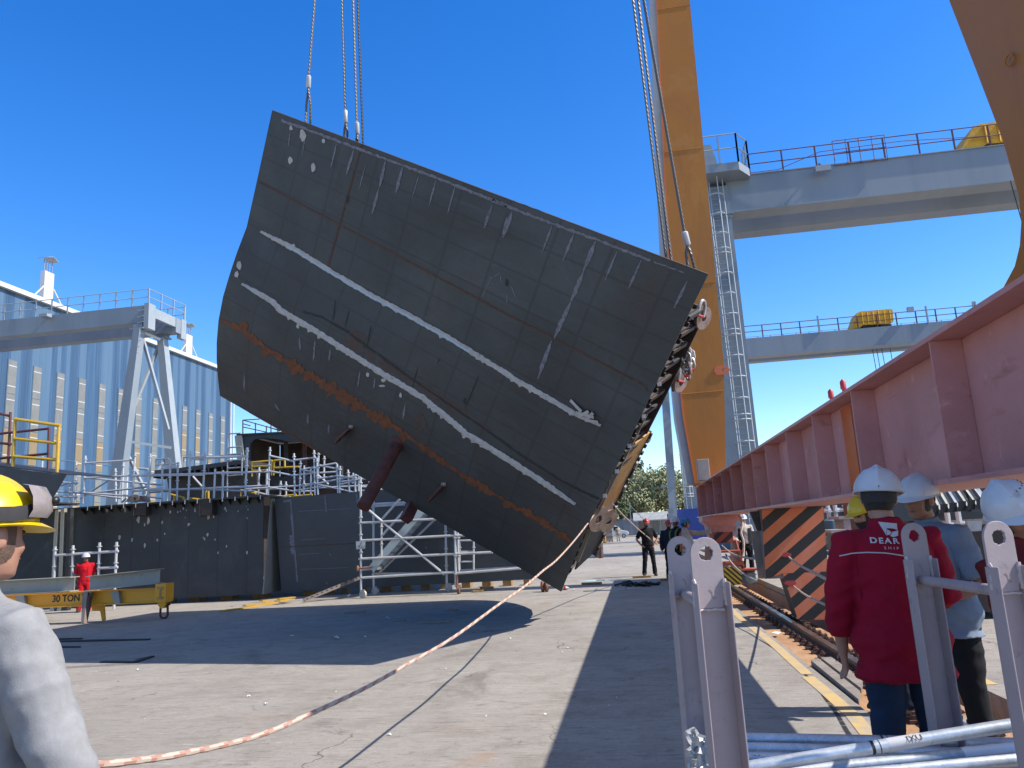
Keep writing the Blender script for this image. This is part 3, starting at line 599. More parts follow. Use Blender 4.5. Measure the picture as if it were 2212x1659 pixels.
# longitudinal stiffeners, their bulb ends showing along the near end
for i in range(22):
    v = .09+i*.041; last = v > .52
    p, q = sp(0, v, .02, .1), sp(1, v, .02, -.06 if last else -.02)
    d = (q-p).normalized(); h = .30 if not last else .26
    b = MB(); t_ = HN.cross(d).normalized()*.012
    b.hexa([p-t_, q-t_, q+t_, p+t_, p-t_-HN*h, q-t_-HN*h, q+t_-HN*h, p+t_-HN*h])
    t2 = t_*5.5; o = -HN*h
    b.hexa([p-t_+o, q-t_+o, q+t2+o, p+t2+o, p-t_+o-HN*.03, q-t_+o-HN*.03, q+t2+o-HN*.03, p+t2+o-HN*.03])
    b.build('stiffener', 'interior_steel', blk, smooth=0)
    if not last:                                  # bracket tripping plate between web and stiffener at the open end
        b = MB(); e = sp(1, v+.018, .32, -.05); b.prism([e, e-HN*.46, e-HN*.46+HD*.07, e+HD*.07], -HL*.16); b.build('bracket', 'interior_steel' if i % 3 else 'steel_dark', blk, smooth=0)
# rectangular clips along the outer flange edge
for i in range(24):
    v = .48+i*.0215+R.uniform(-.004, .004); e = sp(1, v, 1.235, -.03); a = R.uniform(.05, .10); l = R.uniform(.06, .13)
    if i % 2 == 0: a *= .5
    b = MB(); b.hexa([e, e+HD*l, e+HD*l-HN*a, e-HN*a, e-HL*.1, e+HD*l-HL*.1, e+HD*l-HN*a-HL*.1, e-HN*a-HL*.1]); b.build('edge_clip', ('steel_dark', 'beam_beige', 'interior_steel', 'steel_dark')[i % 4], blk, smooth=0)
for i in range(5):
    v = .26+i*.085; e = sp(1, v, .16, 0); b = MB(); b.box(e-V((.03, .03, .03)), e+V((.03, .03, .03))); b.build('tack_clip', 'sticker_white', blk, smooth=0)
# deck plate welded to the lower edge, its free end rounded off (it throws the round-nosed shadow)
b = MB(); pts = []
eL, eR = shell(0, 1, -.03), shell(1, 1, -.03)
DV = V((.20, .95, .17)).normalized()
for s, wd in ((-.12, 0.0), (-.14, .8), (-.2, 1.7), (-.33, 2.6), (-.55, 3.4), (-.8, 4.1), (-1.1, 4.7), (-1.5, 5.15), (-2.0, 5.4)): pts.append(eR+HL*s+DV*wd)
pts.append(eL+HL*.3+DV*4.4); pts.append(eL+HL*.05)
b.prism(pts, -HD*.02); b.build('deck_plate', 'interior_steel', blk, smooth=0)
for wd in (1.4, 2.4, 3.4, 4.2):
    b = MB(); b.beam(eL+HL*.4+DV*wd-HD*.17, eR-HL*(.95+wd*.2)+DV*wd-HD*.17, .02, .3, HD); b.build('stiffener', 'interior_steel', blk, smooth=0)
for k in range(4):
    u = .12+k*.18; b = MB(); p = eL.lerp(eR, u); b.prism([p, p+DV*3.8, p-HN*.8-HD*2.4, p-HD*2.8], HL*.02); b.build('deck_bracket', 'interior_steel', blk, smooth=0)
# round lifting eyes at the lower corner and the top end
def eye(c, r, r2, n_ax, name, m, th=.05):
    x, y = frame(n_ax); n = 22; n_ax = n_ax.normalized()
    o = [c+x*math.cos(2*math.pi*i/n)*r+y*math.sin(2*math.pi*i/n)*r-n_ax*th/2 for i in range(n)]
    q = [c+x*math.cos(2*math.pi*i/n)*r2+y*math.sin(2*math.pi*i/n)*r2-n_ax*th/2 for i in range(n)]
    b = MB(); b.holed(o, q, n_ax*th); return b.build(name, m, blk, smooth=35)
def dcam(p): return (p-CO).dot(CM @ V((0, 0, -1)))
pc = shell(1, .79); dc = dcam(pc)
ax1 = (HL*.95+V((0, -.35, 0))).normalized()
e1 = dep(*Z('R5', 425, 810), dc+.05); e2 = dep(*Z('R5', 535, 830), dc+.45)
eye(e1, .225, .075, ax1, 'lifting_eye', 'bare_steel'); eye(e2, .21, .07, ax1, 'lifting_eye', 'bare_steel')
for e, (x, y) in ((e1, (410, 700)), (e2, (500, 640))):
    q = dep(*Z('R5', x, y), dc+.3); b = MB(); b.beam(e, q, .30, .045, ax1); b.build('eye_plate', 'bare_steel', blk, smooth=0)
dt = dcam(shell(1, .12))
for (x, y), r in (((1945, 1110), .17), ((1765, 1620), .15)):
    e = dep(*Z('T2', x, y), dt+.75+(0 if y < 1300 else .9)); eye(e, r*(1 if y < 1300 else 1.05), .05, ax1, 'lifting_eye', 'bare_steel')
    q = dep(*Z('T2', x-70, y+20), dt+.75+(0 if y < 1300 else .9)); b = MB(); b.beam(e, q, .25, .04, ax1); b.build('eye_plate', 'interior_steel', blk, smooth=0)
# ------------------------------------------------------------------ wire rope slings, shackles, chain
def sling(name, label, pts, r, m, ferrule=None, legs=None, group='wire rope slings of the lift'):
    o = thing(name, label, 'wire rope', pts[0], group)
    b = MB(); b.tube(pts, r, 8, 0, True, (3, 9)); b.build('rope_line', m, o)
    if ferrule:
        b = MB(); p, q = ferrule; d = (q-p)*.08; b.tube([p, p+d, q-d, q], [r*1.3, r*2.1, r*2.1, r*1.5], 12); b.build('ferrule', 'galvanised', o)
    for l in legs or []:
        b = MB(); b.tube(l, r, 8, 0, True, (3, 9)); b.build('eye_leg', m, o)
    return o
def top_d(u): return dcam(shell(u, 0))+.75
dA = top_d(.12); hi = lambda x, y, d: dep(x, y, d)
f0, f1 = dep(*Z('T1', 766, -345), dA), dep(*Z('T1', 762, -230), dA)
def ropeset(xt, yt, xb, yb, d, r, m, label, ferr=None, legs=None):
    # xt,yt: where it crosses the top of the photo; the rope runs on up beyond it
    a = dep(xb, yb, d); p = dep(xt, yt, d); up = a+(p-a)*1.9
    if ferr:
        fp, fq = dep(*ferr[0], d), dep(*ferr[1], d)
        L = [[fp, dep(*l[0], d-.03*i), dep(*l[1], d-.05+.3*i)] for i, l in enumerate(legs)]
        return sling('wire_sling', label, [fp+(fp-fq).normalized()*0, up], r, m, (fp, fq), [[fq]+l[1:] for l in L])
    return sling('wire_sling', label, [a, up], r, m)
r_ = .021
ropeset(680, 0, 667, 160, dA, r_, 'wire_rope', 'leftmost wire rope on the hull top edge, pale ferrule high above two legs', ((667, 163), (666, 190)), [((662, 225), (659, 300)), ((671, 225), (670, 305))])
ropeset(739, 0, 746, 238, dA+.1, r_, 'wire_rope', 'left wire rope with silver ferrule and two short legs just above the hull edge', ((746, 238), (747, 266)), [((744, 280), (742, 330)), ((750, 280), (752, 330))])
ropeset(763, 0, 771, 262, dA+.1, r_, 'wire_rope', 'wire rope with the lowest silver ferrule beside the thin dark rope', ((771, 264), (772, 290)), [((770, 300), (768, 345)), ((773, 300), (773, 345))])
ropeset(773, 0, 785, 330, dA+.2, r_*.9, 'wire_dark', 'thin dark wire rope without ferrule at the left group of slings')
dB = top_d(.93)+.2
ropeset(1368, 0, 1445, 600, dB, r_*1.05, 'wire_rope', 'plain wire rope farthest from the yellow crane leg at the right group')
ropeset(1379, 0, 1455, 600, dB+.1, r_*1.05, 'wire_rope', 'plain wire rope second from the left in the right group, against blue sky', None)
ropeset(1393, 0, 1482, 495, dB, r_*1.1, 'wire_rope', 'wire rope in front of the yellow crane leg with pale ferrule and two legs', (Z('T2', 1798, 425), Z('T2', 1825, 535)), [(Z('T2', 1812, 600), Z('T2', 1835, 760)), (Z('T2', 1850, 600), Z('T2', 1900, 790))])
def shackle(p, d, s, label):
    o = thing('shackle', label, 'shackle', p, 'shackles at the open end of the hull section')
    x, y = frame(d); pts = []
    for i in range(13):
        a = math.pi*i/12; pts.append(p+d*s*(.9*math.sin(a)+ .6)+x*s*.55*math.cos(a))
    pts = [p+x*s*.45]+pts+[p-x*s*.45]
    b = MB(); b.tube(pts, s*.16, 8); b.build('bow', 'shackle_steel', o)
    b = MB(); b.tube([p+x*s*.62, p-x*s*.62], s*.13, 10); b.build('pin', 'pin_red', o)
up = (CM @ V((.15, 1, 0))).normalized()
for k, x, y, dd, s, lb in (('T2', 1930, 1095, .6, .15, 'grey bow shackle on the upper round lifting eye by the yellow leg'), ('T2', 1772, 1612, 1.6, .15, 'grey bow shackle on the lower round lifting eye below the loose chain')):
    shackle(dep(*Z(k, x, y), dt+dd), up, s, lb)
o = thing('chain', 'loose steel chain with red shackle pins hanging behind the open hull end', 'chain', dep(*Z('T2', 1830, 1400), dt+1.3))
dd = dt+1.25
for i, (x, y) in enumerate(((1838, 1385), (1845, 1410), (1838, 1440), (1850, 1470), (1835, 1500), (1815, 1430), (1800, 1455), (1810, 1480), (1795, 1500), (1820, 1520), (1825, 1555))):
    c = dep(*Z('T2', x, y), dd+R.uniform(-.08, .08)); ax = V((R.uniform(-1, 1), -1, R.uniform(-.6, .6))) if i % 2 else V((1, R.uniform(-.3, .3), .2))
    b = MB(); b.torus(c, ax, .062, .022, 14, 6, 0, V((0, 0, .05))); b.build('link', 'shackle_steel', o)
for x, y in ((1857, 1522), (1815, 1565)):
    c = dep(*Z('T2', x, y), dd-.05); b = MB(); b.tube([c-CR*.03, c+CR*.03], .032, 10); b.build('pin', 'pin_red', o)
b = MB(); b.tube([dep(*Z('T2', 1828, 1290), dd), dep(*Z('T2', 1836, 1385), dd)], .02, 8, 0, True, (3, 9)); b.build('rope_line', 'wire_rope', o)
# ------------------------------------------------------------------ tag lines
def rope(name, label, pts, r, two=None, dark=None):
    """three-strand rope: helical colour bands, real lay as bumps"""
    fine = []
    for i in range(len(pts)-1):
        p0 = pts[max(i-1, 0)]; p1 = pts[i]; p2 = pts[i+1]; p3 = pts[min(i+2, len(pts)-1)]; n = max(4, int((p2-p1).length/.035))
        for k in range(n):
            t = k/n; fine.append(.5*((2*p1)+(p2-p0)*t+(2*p0-5*p1+4*p2-p3)*t*t+(3*p1-p0-3*p2+p3)*t**3))
    fine.append(pts[-1]); N = len(fine)
    def mf(i, j):
        if dark and dark[0] < i/N < dark[1]: return 2
        return 1 if ((i*1.0+j*.75) % 4.5) < 1.6 else 0
    rs = [r*(1+.09*math.sin(i*1.9)) for i in range(N)]
    b = MB(); b.tube(fine, rs, 8, 0, True, None, mf)
    return b
d1 = dcam(shell(1, .79))
def rp(k, x, y, d):
    q = Z(k, x, y) if k in ZM else (T4(x, y) if k == 'T4' else (x, y)); return dep(q[0], q[1], d)
dv = [dcam(shell(1, v))-.12 for v in (.70, .75, .80)]
P = [rp('T4', 1252, 705, dv[0]), rp('T4', 1190, 870, dv[1]), rp('T4', 1120, 1000, dv[2])]
P += [rp('D', x, y, d) for x, y, d in ((1247, 1160, 11.6), (1205, 1207, 9.6), (1173, 1233, 8.6), (1134, 1266, 7.6), (1073, 1309, 6.66), (979, 1377, 5.6), (878, 1436, 4.95), (795, 1483, 4.4), (680, 1538, 3.75))]
P += [rp('T5', x, y, d) for x, y, d in ((1400, 965, 3.35), (1000, 1060, 2.8), (700, 1105, 2.45), (490, 1125, 2.25), (400, 1138, 2.15))]
tag(rope('rope', '', P, .0115).build('tag_rope', ['rope_white', 'rope_red', 'rope_dark'], loc=P[0]), 'pale pink and white tag rope sagging from the hull corner to the man in grey', 'rope')
P2 = [rp('R5', 585, 645, d1+.5), rp('R5', 700, 770, 15), rp('R5', 850, 910, 18.2), rp('R5', 1000, 1035, 21.5), rp('R5', 1080, 1095, 24.1)]
b = MB(); b.tube(P2, .014, 6); tag(b.build('tag_rope', 'rope_white', loc=P2[0]), 'thin taut pale rope running from the hull corner to the man in black', 'rope')
# ------------------------------------------------------------------ yellow gantry crane on its red sill beam
X0, X1 = 1.90, 2.84; ZB, ZT = 1.75, 2.66
cr = thing('gantry_crane', 'yellow legged gantry crane standing on a long red sill beam with striped guard plate', 'crane', (2.2, 14, 0))
YN, YF = 3.3, 24.4
b = MB()
b.box((X0, YN, ZT-.03), (X1, YF, ZT)); b.box((X0, YN, ZB), (X1, YF, ZB+.03))                 # flanges
for x in (X0+.20, X1-.22): b.box((x, YN, ZB+.032), (x+.02, YF-.02, ZT-.032))                   # webs set in from the flange edge
b.box((X0+.06, YF-.03, ZB+.032), (X1-.06, YF-.005, ZT-.032)); b.box((X0+.02, YN+.005, ZB+.032), (X0+.198, YN+.03, ZT-.032)); b.box((X0+.222, YN+.005, ZB+.032), (X1-.222, YN+.03, ZT-.032)); b.box((X1-.198, YN+.005, ZB+.032), (X1-.02, YN+.03, ZT-.032))
b.build('sill_beam', 'red_primer', cr, smooth=0)
S2x = [250, 290, 340, 395, 455, 530, 600, 690, 830, 1010, 1280, 1835]
ys = []
for zx in S2x:
    px = 1426.4+zx/2.816; ys.append(onX(px, 1080, X0+.05).y)
for y in ys+[3.6]:
    b = MB(); b.prism([(X0+.012, y, ZB+.031), (X0+.198, y, ZB+.031), (X0+.198, y, ZT-.031), (X0+.012, y, ZT-.031)], (0, .018, 0)); b.build('stiffener', 'red_primer', cr, smooth=0)
b = MB(); b.box((X0+.192, 7.55, ZB+.05), (X0+.197, 7.9, ZT-.05)); b.build('paint_patch', 'stripe_orange', cr, smooth=0)
pa, pb = onX(1777, 993, X0+.19), onX(1801, 1060, X0+.19)
b = MB(); b.box((X0+.190, pb.y, 1.80), (X0+.197, pa.y, 2.12)); b.build('notice_plate', 'rail_yellow', cr, smooth=0)
for i, (fy, fz, l) in enumerate(((.25, 2.05, .06), (.55, 2.06, .10), (.7, 2.04, .05), (.4, 1.97, .07), (.7, 1.95, .09), (.35, 1.86, .08), (.6, 1.85, .05))):
    y = lerp(pb.y, pa.y, fy); b = MB(); b.beam((X0+.187, y, fz-l/2), (X0+.187, y+.01, fz+l/2), .004, .014, V((0, 1, 0))); b.build('notice_mark', 'black_paint', cr, smooth=0)
# striped guard plate
def striped_panel(name, poly2, origin, ux, uy, thick, ang, width, mats, parent, phase=0.0):
    """flat plate cut into diagonal bands; poly2 is convex in (ux, uy)"""
    def clip(poly, d, lo, hi):
        for s, lim in ((1, lo), (-1, -hi)):
            out = []
            for i in range(len(poly)):
                p, q = poly[i], poly[(i+1) % len(poly)]; fp = s*(p[0]*d[0]+p[1]*d[1])-lim; fq = s*(q[0]*d[0]+q[1]*d[1])-lim
                if fp >= 0: out.append(p)
                if (fp >= 0) != (fq >= 0): t = fp/(fp-fq); out.append((lerp(p[0], q[0], t), lerp(p[1], q[1], t)))
            poly = out
            if len(poly) < 3: return []
        return poly
    d = (math.cos(rad(ang)), math.sin(rad(ang))); k = [p[0]*d[0]+p[1]*d[1] for p in poly2]; lo = min(k)-width*2+phase; b = MB(); i = 0
    n = ux.cross(uy).normalized()
    b.prism([origin+ux*p[0]+uy*p[1] for p in poly2], -n*thick, 2)
    while lo < max(k):
        q = clip(poly2, d, lo, lo+width)
        if q: b.poly([origin+ux*p[0]+uy*p[1]+n*.002 for p in q], i % 2)
        lo += width; i += 1
    return b.build(name, mats, parent, smooth=0)
YG = 12.55
gp = [onY(*Z('S6', x, y), YG) for x, y in ((1380, 20), (2050, 0), (2085, 520), (2145, 1215), (1775, 1215), (1635, 815), (1612, 735), (1425, 775), (1388, 262), (1405, 235))]
org = V((0, YG, 0)); ux, uz = V((1, 0, 0)), V((0, 0, 1))
P2d = [(p.x, p.z) for p in gp]; zt = ZB+.002
xl, xr, xr2 = gp[7].x, gp[1].x, gp[3].x
up_poly = [(gp[7].x, gp[7].z), (gp[6].x, gp[6].z+.03), (gp[2].x, gp[6].z+.03), (gp[1].x, zt-.004), (gp[0].x, zt-.004)]
lo_poly = [(gp[4].x, gp[4].z), (gp[3].x, gp[3].z), (gp[2].x+.004, gp[6].z+.027), (gp[6].x, gp[6].z+.027)]
striped_panel('guard_plate', up_poly, org, ux, uz, .02, 127, .145, ['stripe_orange', 'stripe_black', 'orange_red'], cr, .02)
striped_panel('guard_plate', lo_poly, org, ux, uz, .02, 127, .145, ['stripe_orange', 'stripe_black', 'orange_red'], cr, .02)
b = MB()   # the box behind the plate
b.box((xl+.05, YG+.022, gp[7].z), (gp[2].x, YG+.40, zt-.004)); b.build('guard_box', 'rusty_side', cr, smooth=0)
b = MB(); b.prism([V((p[0]+.012, YG+.022, p[1]+.012)) for p in lo_poly], (0, .5, 0)); b.build('guard_box', 'interior_steel', cr, smooth=0)
b = MB(); b.prism([onY(*Z('S6', x, y), YG+.5) for x, y in ((1262, 252), (1395, 250), (1425, 770), (1348, 768))], (0, .05, 0)); b.build('side_plate', 'rusty_side', cr, smooth=0)
b = MB(); b.box((gp[6].x-.02, YG+.03, gp[7].z-.016), (gp[2].x, YG+.4, gp[7].z-.002)); b.build('guard_shelf', 'orange_red', cr, smooth=0)
# bogie under the far end
BY = 21.2; bx = 2.2
b = MB(); b.loft([[V((bx+sx*w, BY+sy*l, z)) for sx, sy in ((-1, -1), (1, -1), (1, 1), (-1, 1))] for z, w, l in ((1.74, .46, .60), (1.62, .46, .60), (1.50, .34, .5), (1.22, .30, .42), (1.12, .34, .48))])
b.build('pedestal', 'red_primer', cr, smooth=0)
b = MB()
for s in (-1, 1): b.prism([(bx+s*.33, BY-1.35, .36), (bx+s*.33, BY-1.35, .52), (bx+s*.33, BY-.42, 1.10), (bx+s*.33, BY+.42, 1.10), (bx+s*.33, BY+1.35, .52), (bx+s*.33, BY+1.35, .30), (bx+s*.33, BY+.6, .42), (bx+s*.33, BY-.6, .42)], (s*.03, 0, 0))
b.box((bx-.32, BY-.45, 1.05), (bx+.32, BY+.45, 1.09)); b.build('equaliser_frame', 'orange_red', cr, smooth=0)
hp1 = [onY(*Z('S6', x, y), BY-.75) for x, y in ((870, 385), (1075, 372), (1062, 258), (848, 265))]
hp2 = [onY(*Z('S6', x, y), BY-1.66) for x, y in ((985, 848), (1170, 832), (1155, 640), (962, 645))]
striped_panel('hazard_plate', [(p.x, p.z) for p in hp1], V((0, BY-.75, 0)), ux, uz, .02, 130, .11, ['orange_red', 'stripe_black', 'orange_red'], cr)
striped_panel('hazard_plate', [(p.x, p.z) for p in hp2], V((0, BY-1.66, 0)), ux, uz, .03, 45, .045, ['stripe_yellow', 'stripe_black', 'orange_red'], cr)
b = MB(); b.prism([onY(*Z('S6', x, y), YG+.2) for x, y in ((1250, 42), (1378, 30), (1384, 250), (1335, 250))], (0, .05, 0)); b.build('recess_plate', 'interior_steel', cr, smooth=0)  # dark plate filling the recess above the side plate
for y in (BY-1.0, BY-.35, BY+.35, BY+1.0):
    b = MB(); b.tube([(bx-.06, y, .255), (bx+.06, y, .255)], .17, 20); b.tube([(bx-.09, y, .255), (bx-.06, y, .255)], .20, 20); b.build('wheel', 'rail_steel', cr, smooth=35)
b = MB(); b.box((bx-.33, BY-1.56, .54), (bx+.33, BY-1.0, .62)); b.box((bx-.30, BY-1.5, .62), (bx-.26, BY-1.1, .84)); b.box((bx+.26, BY-1.5, .62), (bx+.30, BY-1.1, .84)); b.box((bx-.34, BY-1.3, .84), (bx+.34, BY-.62, .88)); b.build('buffer_frame', 'orange_red', cr, smooth=0)
mc = onY(1622, 1249, BY-1.5); b = MB(); b.tube([mc, mc+V((0, .03, 0)), mc+V((0, .05, 0)), mc+V((0, .5, 0))], [.12, .155, .165, .165], 22)
for i in range(14): a = 2*math.pi*i/14; b.beam(mc+V((math.cos(a)*.168, .08, math.sin(a)*.168)), mc+V((math.cos(a)*.168, .45, math.sin(a)*.168)), .015, .015)
b.build('drive_motor', 'motor_grey', cr, smooth=35)
b = MB(); b.box((bx+.18, BY-1.6, mc.z+.18), (mc.x+.25, BY-1.0, mc.z+.22)); b.build('motor_bracket', 'orange_red', cr, smooth=0)
# far leg: box leg widening above its foot
YL = 22.0
fl = [onY(x, y, YL) for x, y in ((1500, 1030), (1565, 1005), (1566, 900), (1563, 780), (1490, 0), (1418, 0), (1445, 600), (1475, 900))]
xs = [p.x for p in fl]
outl = [(xs[0], ZT+.002), (xs[1], ZT+.002), (fl[2].x, fl[2].z), (fl[3].x, fl[3].z), (fl[4].x, fl[4].z), (lerp(fl[3].x, fl[4].x, 1.5), lerp(fl[3].z, fl[4].z, 1.5)), (lerp(fl[6].x, fl[5].x, 1.5), lerp(fl[6].z, fl[5].z, 1.5)), (fl[5].x, fl[5].z), (fl[6].x, fl[6].z), (fl[7].x, fl[7].z)]
b = MB(); b.prism([V((x, YL, z)) for x, z in outl], (0, 1.1, 0)); b.build('leg', 'crane_yellow', cr, smooth=0)
b = MB(); L_ = [(x, z) for x, z in (outl[0], outl[9], outl[8], outl[7], outl[6])]
for (xa, za), (xb, zb) in zip(L_, L_[1:]): b.hexa([(xa-.20, YL+.12, za), (xa-.004, YL+.10, za), (xb-.004, YL+.10, zb), (xb-.20, YL+.12, zb), (xa-.20, YL+.95, za), (xa-.004, YL+.95, za), (xb-.004, YL+.95, zb), (xb-.20, YL+.95, zb)])
b.build('leg_side', 'crane_white', cr, smooth=0)
b = MB()
for (xa, za), (xb, zb) in zip(L_, L_[1:]): b.beam((xa, YL-.01, za), (xb, YL-.01, zb), .02, .05, V((0, 1, 0)))
b.build('leg_edge', 'stripe_orange', cr, smooth=0)
def lug(p):
    n = 16; o = []; q = []
    for i in range(n):
        a = 2*math.pi*i/n; o.append(p+V((.10+.17*math.cos(a) if math.cos(a) > 0 else -.06+.1*math.cos(a), 0, .13*math.sin(a)))); q.append(p+V((.11+.05*math.cos(a), 0, .05*math.sin(a))))
    b = MB(); b.holed(o, q, V((0, .06, 0))); return b
lug(onY(1555, 800, YL-.02)).build('leg_lug', 'stripe_orange', cr, smooth=30)

c0 = onY(1517, 1008, 20.6); b = MB(); b.box((c0.x-.13, 20.5, ZT+.002), (c0.x+.17, 20.8, ZT+.55)); b.build('cabinet', 'beam_beige', cr, smooth=0, bev=.01)
b = MB(); b.tube([(X0+.02, YF-.3, ZT+.06), (X0+.12, YF-.2, ZT+.1), (X0+.2, YF-.3, ZT+.05)], .05, 8); b.build('cable_bundle', 'rubber', cr)
# near leg with its rounded foot
XN = 2.12
q = [onX(x, y, XN) for x, y in ((2085, 676), (2130, 655), (2168, 620), (2192, 575), (2203, 530), (2206, 480), (2200, 420), (2165, 300), (2108, 150), (2050, 0))]
top = q[-1]+(q[-1]-q[-2])*6; low = [(p.y, p.z) for p in q]
poly = [(q[0].y+.25, ZT+.002)]+low[1:]+[(top.y, top.z), (top.y-1.9, top.z), (2.7, 3.6), (2.4, 3.0), (2.0, ZT+.002)]
poly = [(y, max(z, ZT+.002)) for y, z in poly]
# red foot of the leg below, yellow above: two plates of the same leg
rl_ = onX(2212, 633, XN)
leg_poly = [(q[1].y+.02, q[1].z-.01)]+low[2:]+[(top.y, top.z), (top.y-1.25, top.z), (q[-1].y-1.0, q[-1].z), (3.38, 3.6), (3.36, rl_.z)]
foot_poly = [(q[1].y+.16, ZT+.002), (q[1].y+.021, q[1].z-.011), (3.36, rl_.z-.002), (3.36, ZT+.002)]
b = MB(); b.prism([V((XN, y, z)) for y, z in foot_poly], (.5, 0, 0)); b.build('leg_foot', 'red_primer', cr, smooth=0)
b = MB(); b.prism([V((XN, y, z)) for y, z in leg_poly], (.5, 0, 0)); b.build('leg', 'crane_yellow', cr, smooth=0)
pa = onX(2180, 130, XN-.02); b = MB(); b.torus(pa, (1, .2, 0), .03, .006, 12, 5); b.build('hook_eye', 'crane_yellow', cr)
pa = onX(2100, 400, XN-.02)
b = MB(); cb = [dep(2187, 402, 44), dep(2200, 450, 43.5), dep(2212, 520, 43.2)]
# two red pressure fittings standing on the sill top
for x, y in ((1117, 800), (1042, 855)):
    p = onX(*Z('S2', x, y+35), 2.5); o = V((p.x, p.y, ZT)); b2 = MB(); b2.tube([o, o+V((0, 0, p.z-ZT+.02)), o+V((0, 0, p.z-ZT+.03)), o+V((0, 0, p.z-ZT+.11)), o+V((0, 0, p.z-ZT+.14))], [.02, .02, .034, .034, .01], 10); b2.build('vent_fitting', 'pin_red', cr)
for z_ in (5.2, 8.4, 12.6, 17.4):      # weld seams round the far leg, and plate joints on the sill web
    xa_ = interp(z_, [outl[0][1], outl[9][1], outl[8][1], outl[7][1]], [outl[0][0], outl[9][0], outl[8][0], outl[7][0]]); xb_ = interp(z_, [outl[1][1], outl[2][1], outl[3][1], outl[4][1]], [outl[1][0], outl[2][0], outl[3][0], outl[4][0]])
    b = MB(); b.tube([V((xa_+.03, YL-.004, z_)), V((xb_-.02, YL-.004, z_+.01))], .008, 5); b.build('weld_seam', 'crane_yellow', cr)
for y_ in (5.05, 8.6, 13.7):
    b = MB(); b.tube([V((X0+.197, y_, ZB+.04)), V((X0+.197, y_, ZT-.04))], .009, 5); b.build('weld_seam', 'red_primer', cr)
# ------------------------------------------------------------------ grey gantries behind
def railing(parent, p, q, h, n, m, rails=(1.0, .52), r=.03, name='railing', offs=None):
    b = MB(); up = V((0, 0, h))
    for k in range(n+1):
        a = p.lerp(q, k/n); b.beam(a, a+up, r*2.2, r*2.2)
    for f in rails: b.tube([p+up*f, q+up*f], r, 5)
    return b.build(name, m, parent, smooth=0)
def cage_ladder(parent, p, q, out, side, n, r=.36):
    """caged ladder from p to q; out = direction away from the column"""
    b = MB(); L = (q-p).length; d = (q-p).normalized(); out = out.normalized(); side = side.normalized()
    for s in (-1, 1): b.tube([p+side*s*.24+out*.15, q+side*s*.24+out*.15], .035, 5)
    k = int(L/.33)
    for i in range(k): c = p+d*(i*.33)+out*.15; b.tube([c-side*.24, c+side*.24], .012, 4)
    b.build('ladder', 'cage_light', parent, smooth=30)
    b = MB()
    for i in range(n):
        c = p+d*(1.2+(L-1.2)*i/(n-1))
        for dz in ((0, .28) if i % 4 == 0 else (0,)): b.tube([c+d*dz+side*math.cos(a)*r+out*(.15+.75*math.sin(a)) for a in [math.pi*j/8 for j in range(9)]], .045, 4)
    for a in (.12, .42, .80):
        a *= math.pi; b.tube([p+d*1.2+side*math.cos(a)*r+out*(.15+.75*math.sin(a)), q+side*math.cos(a)*r+out*(.15+.75*math.sin(a))], .030, 4)
    b.build('safety_cage', 'cage_light', parent, smooth=30)
def hoist(parent_label, p, l, h, d, label):
    o = thing('hoist', label, 'hoist', p, 'yellow covered hoists riding on the grey gantries')
    b = MB(); prof = [(0, 0), (.06*l, .15*h), (.2*l, .92*h), (.28*l, h), (.97*l, .98*h), (l, .9*h), (.98*l, .22*h), (.8*l, .12*h), (.3*l, .18*h), (.22*l, .02*h)]
    b.prism([p+V((x, 0, z)) for x, z in prof], (0, d, 0)); b.build('tarp_cover', 'hoist_yellow', o, smooth=0)
    for k in range(6): x = (.30+.62*k/5)*l; b = MB(); b.tube([p+V((x, -.04, .2*h)), p+V((x, -.05, .92*h))], .05, 5); b.build('tarp_fold', 'hoist_yellow', o)
    b = MB()
    for x in (.32, .72): b.tube([p+V((x*l, .05, .10*h)), p+V((x*l, .25, .10*h))], .10*h, 12)
    b.box(p+V((.25*l, .3, .02*h)), p+V((.95*l, d-.3, .12*h))); b.build('wheel_frame', 'plastic_black', o)
    return o
# near grey gantry
YG1 = 44; g1 = thing('gantry_crane', 'tall grey gantry with caged ladder on its column and rusty railing along the beam', 'crane', (6.4, YG1, 0), 'grey gantry cranes')
zb, zt = 19.38, 21.5; xb0 = 7.0
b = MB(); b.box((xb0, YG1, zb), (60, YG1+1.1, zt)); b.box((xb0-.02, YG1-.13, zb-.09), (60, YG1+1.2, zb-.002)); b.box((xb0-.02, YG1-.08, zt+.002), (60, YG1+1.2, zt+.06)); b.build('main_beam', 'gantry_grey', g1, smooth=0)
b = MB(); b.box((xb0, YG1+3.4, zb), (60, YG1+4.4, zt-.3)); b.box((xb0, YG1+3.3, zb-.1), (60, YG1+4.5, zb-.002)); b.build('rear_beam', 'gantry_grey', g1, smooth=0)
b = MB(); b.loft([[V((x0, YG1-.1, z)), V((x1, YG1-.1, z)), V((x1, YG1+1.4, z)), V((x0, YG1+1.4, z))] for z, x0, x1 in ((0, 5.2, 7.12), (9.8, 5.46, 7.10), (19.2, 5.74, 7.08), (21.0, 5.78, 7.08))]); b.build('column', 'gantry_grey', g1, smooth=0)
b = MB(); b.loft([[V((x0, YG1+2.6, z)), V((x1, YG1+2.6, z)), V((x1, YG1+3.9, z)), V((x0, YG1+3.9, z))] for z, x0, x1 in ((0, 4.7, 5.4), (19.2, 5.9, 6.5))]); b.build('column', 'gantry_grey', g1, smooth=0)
b = MB(); b.box((5.6, YG1-.18, 19.2), (7.25, YG1+1.5, 19.34)); b.box((5.66, YG1-.14, 18.98), (7.16, YG1+1.45, 19.1)); b.build('splice_flange', 'gantry_grey', g1, smooth=0)
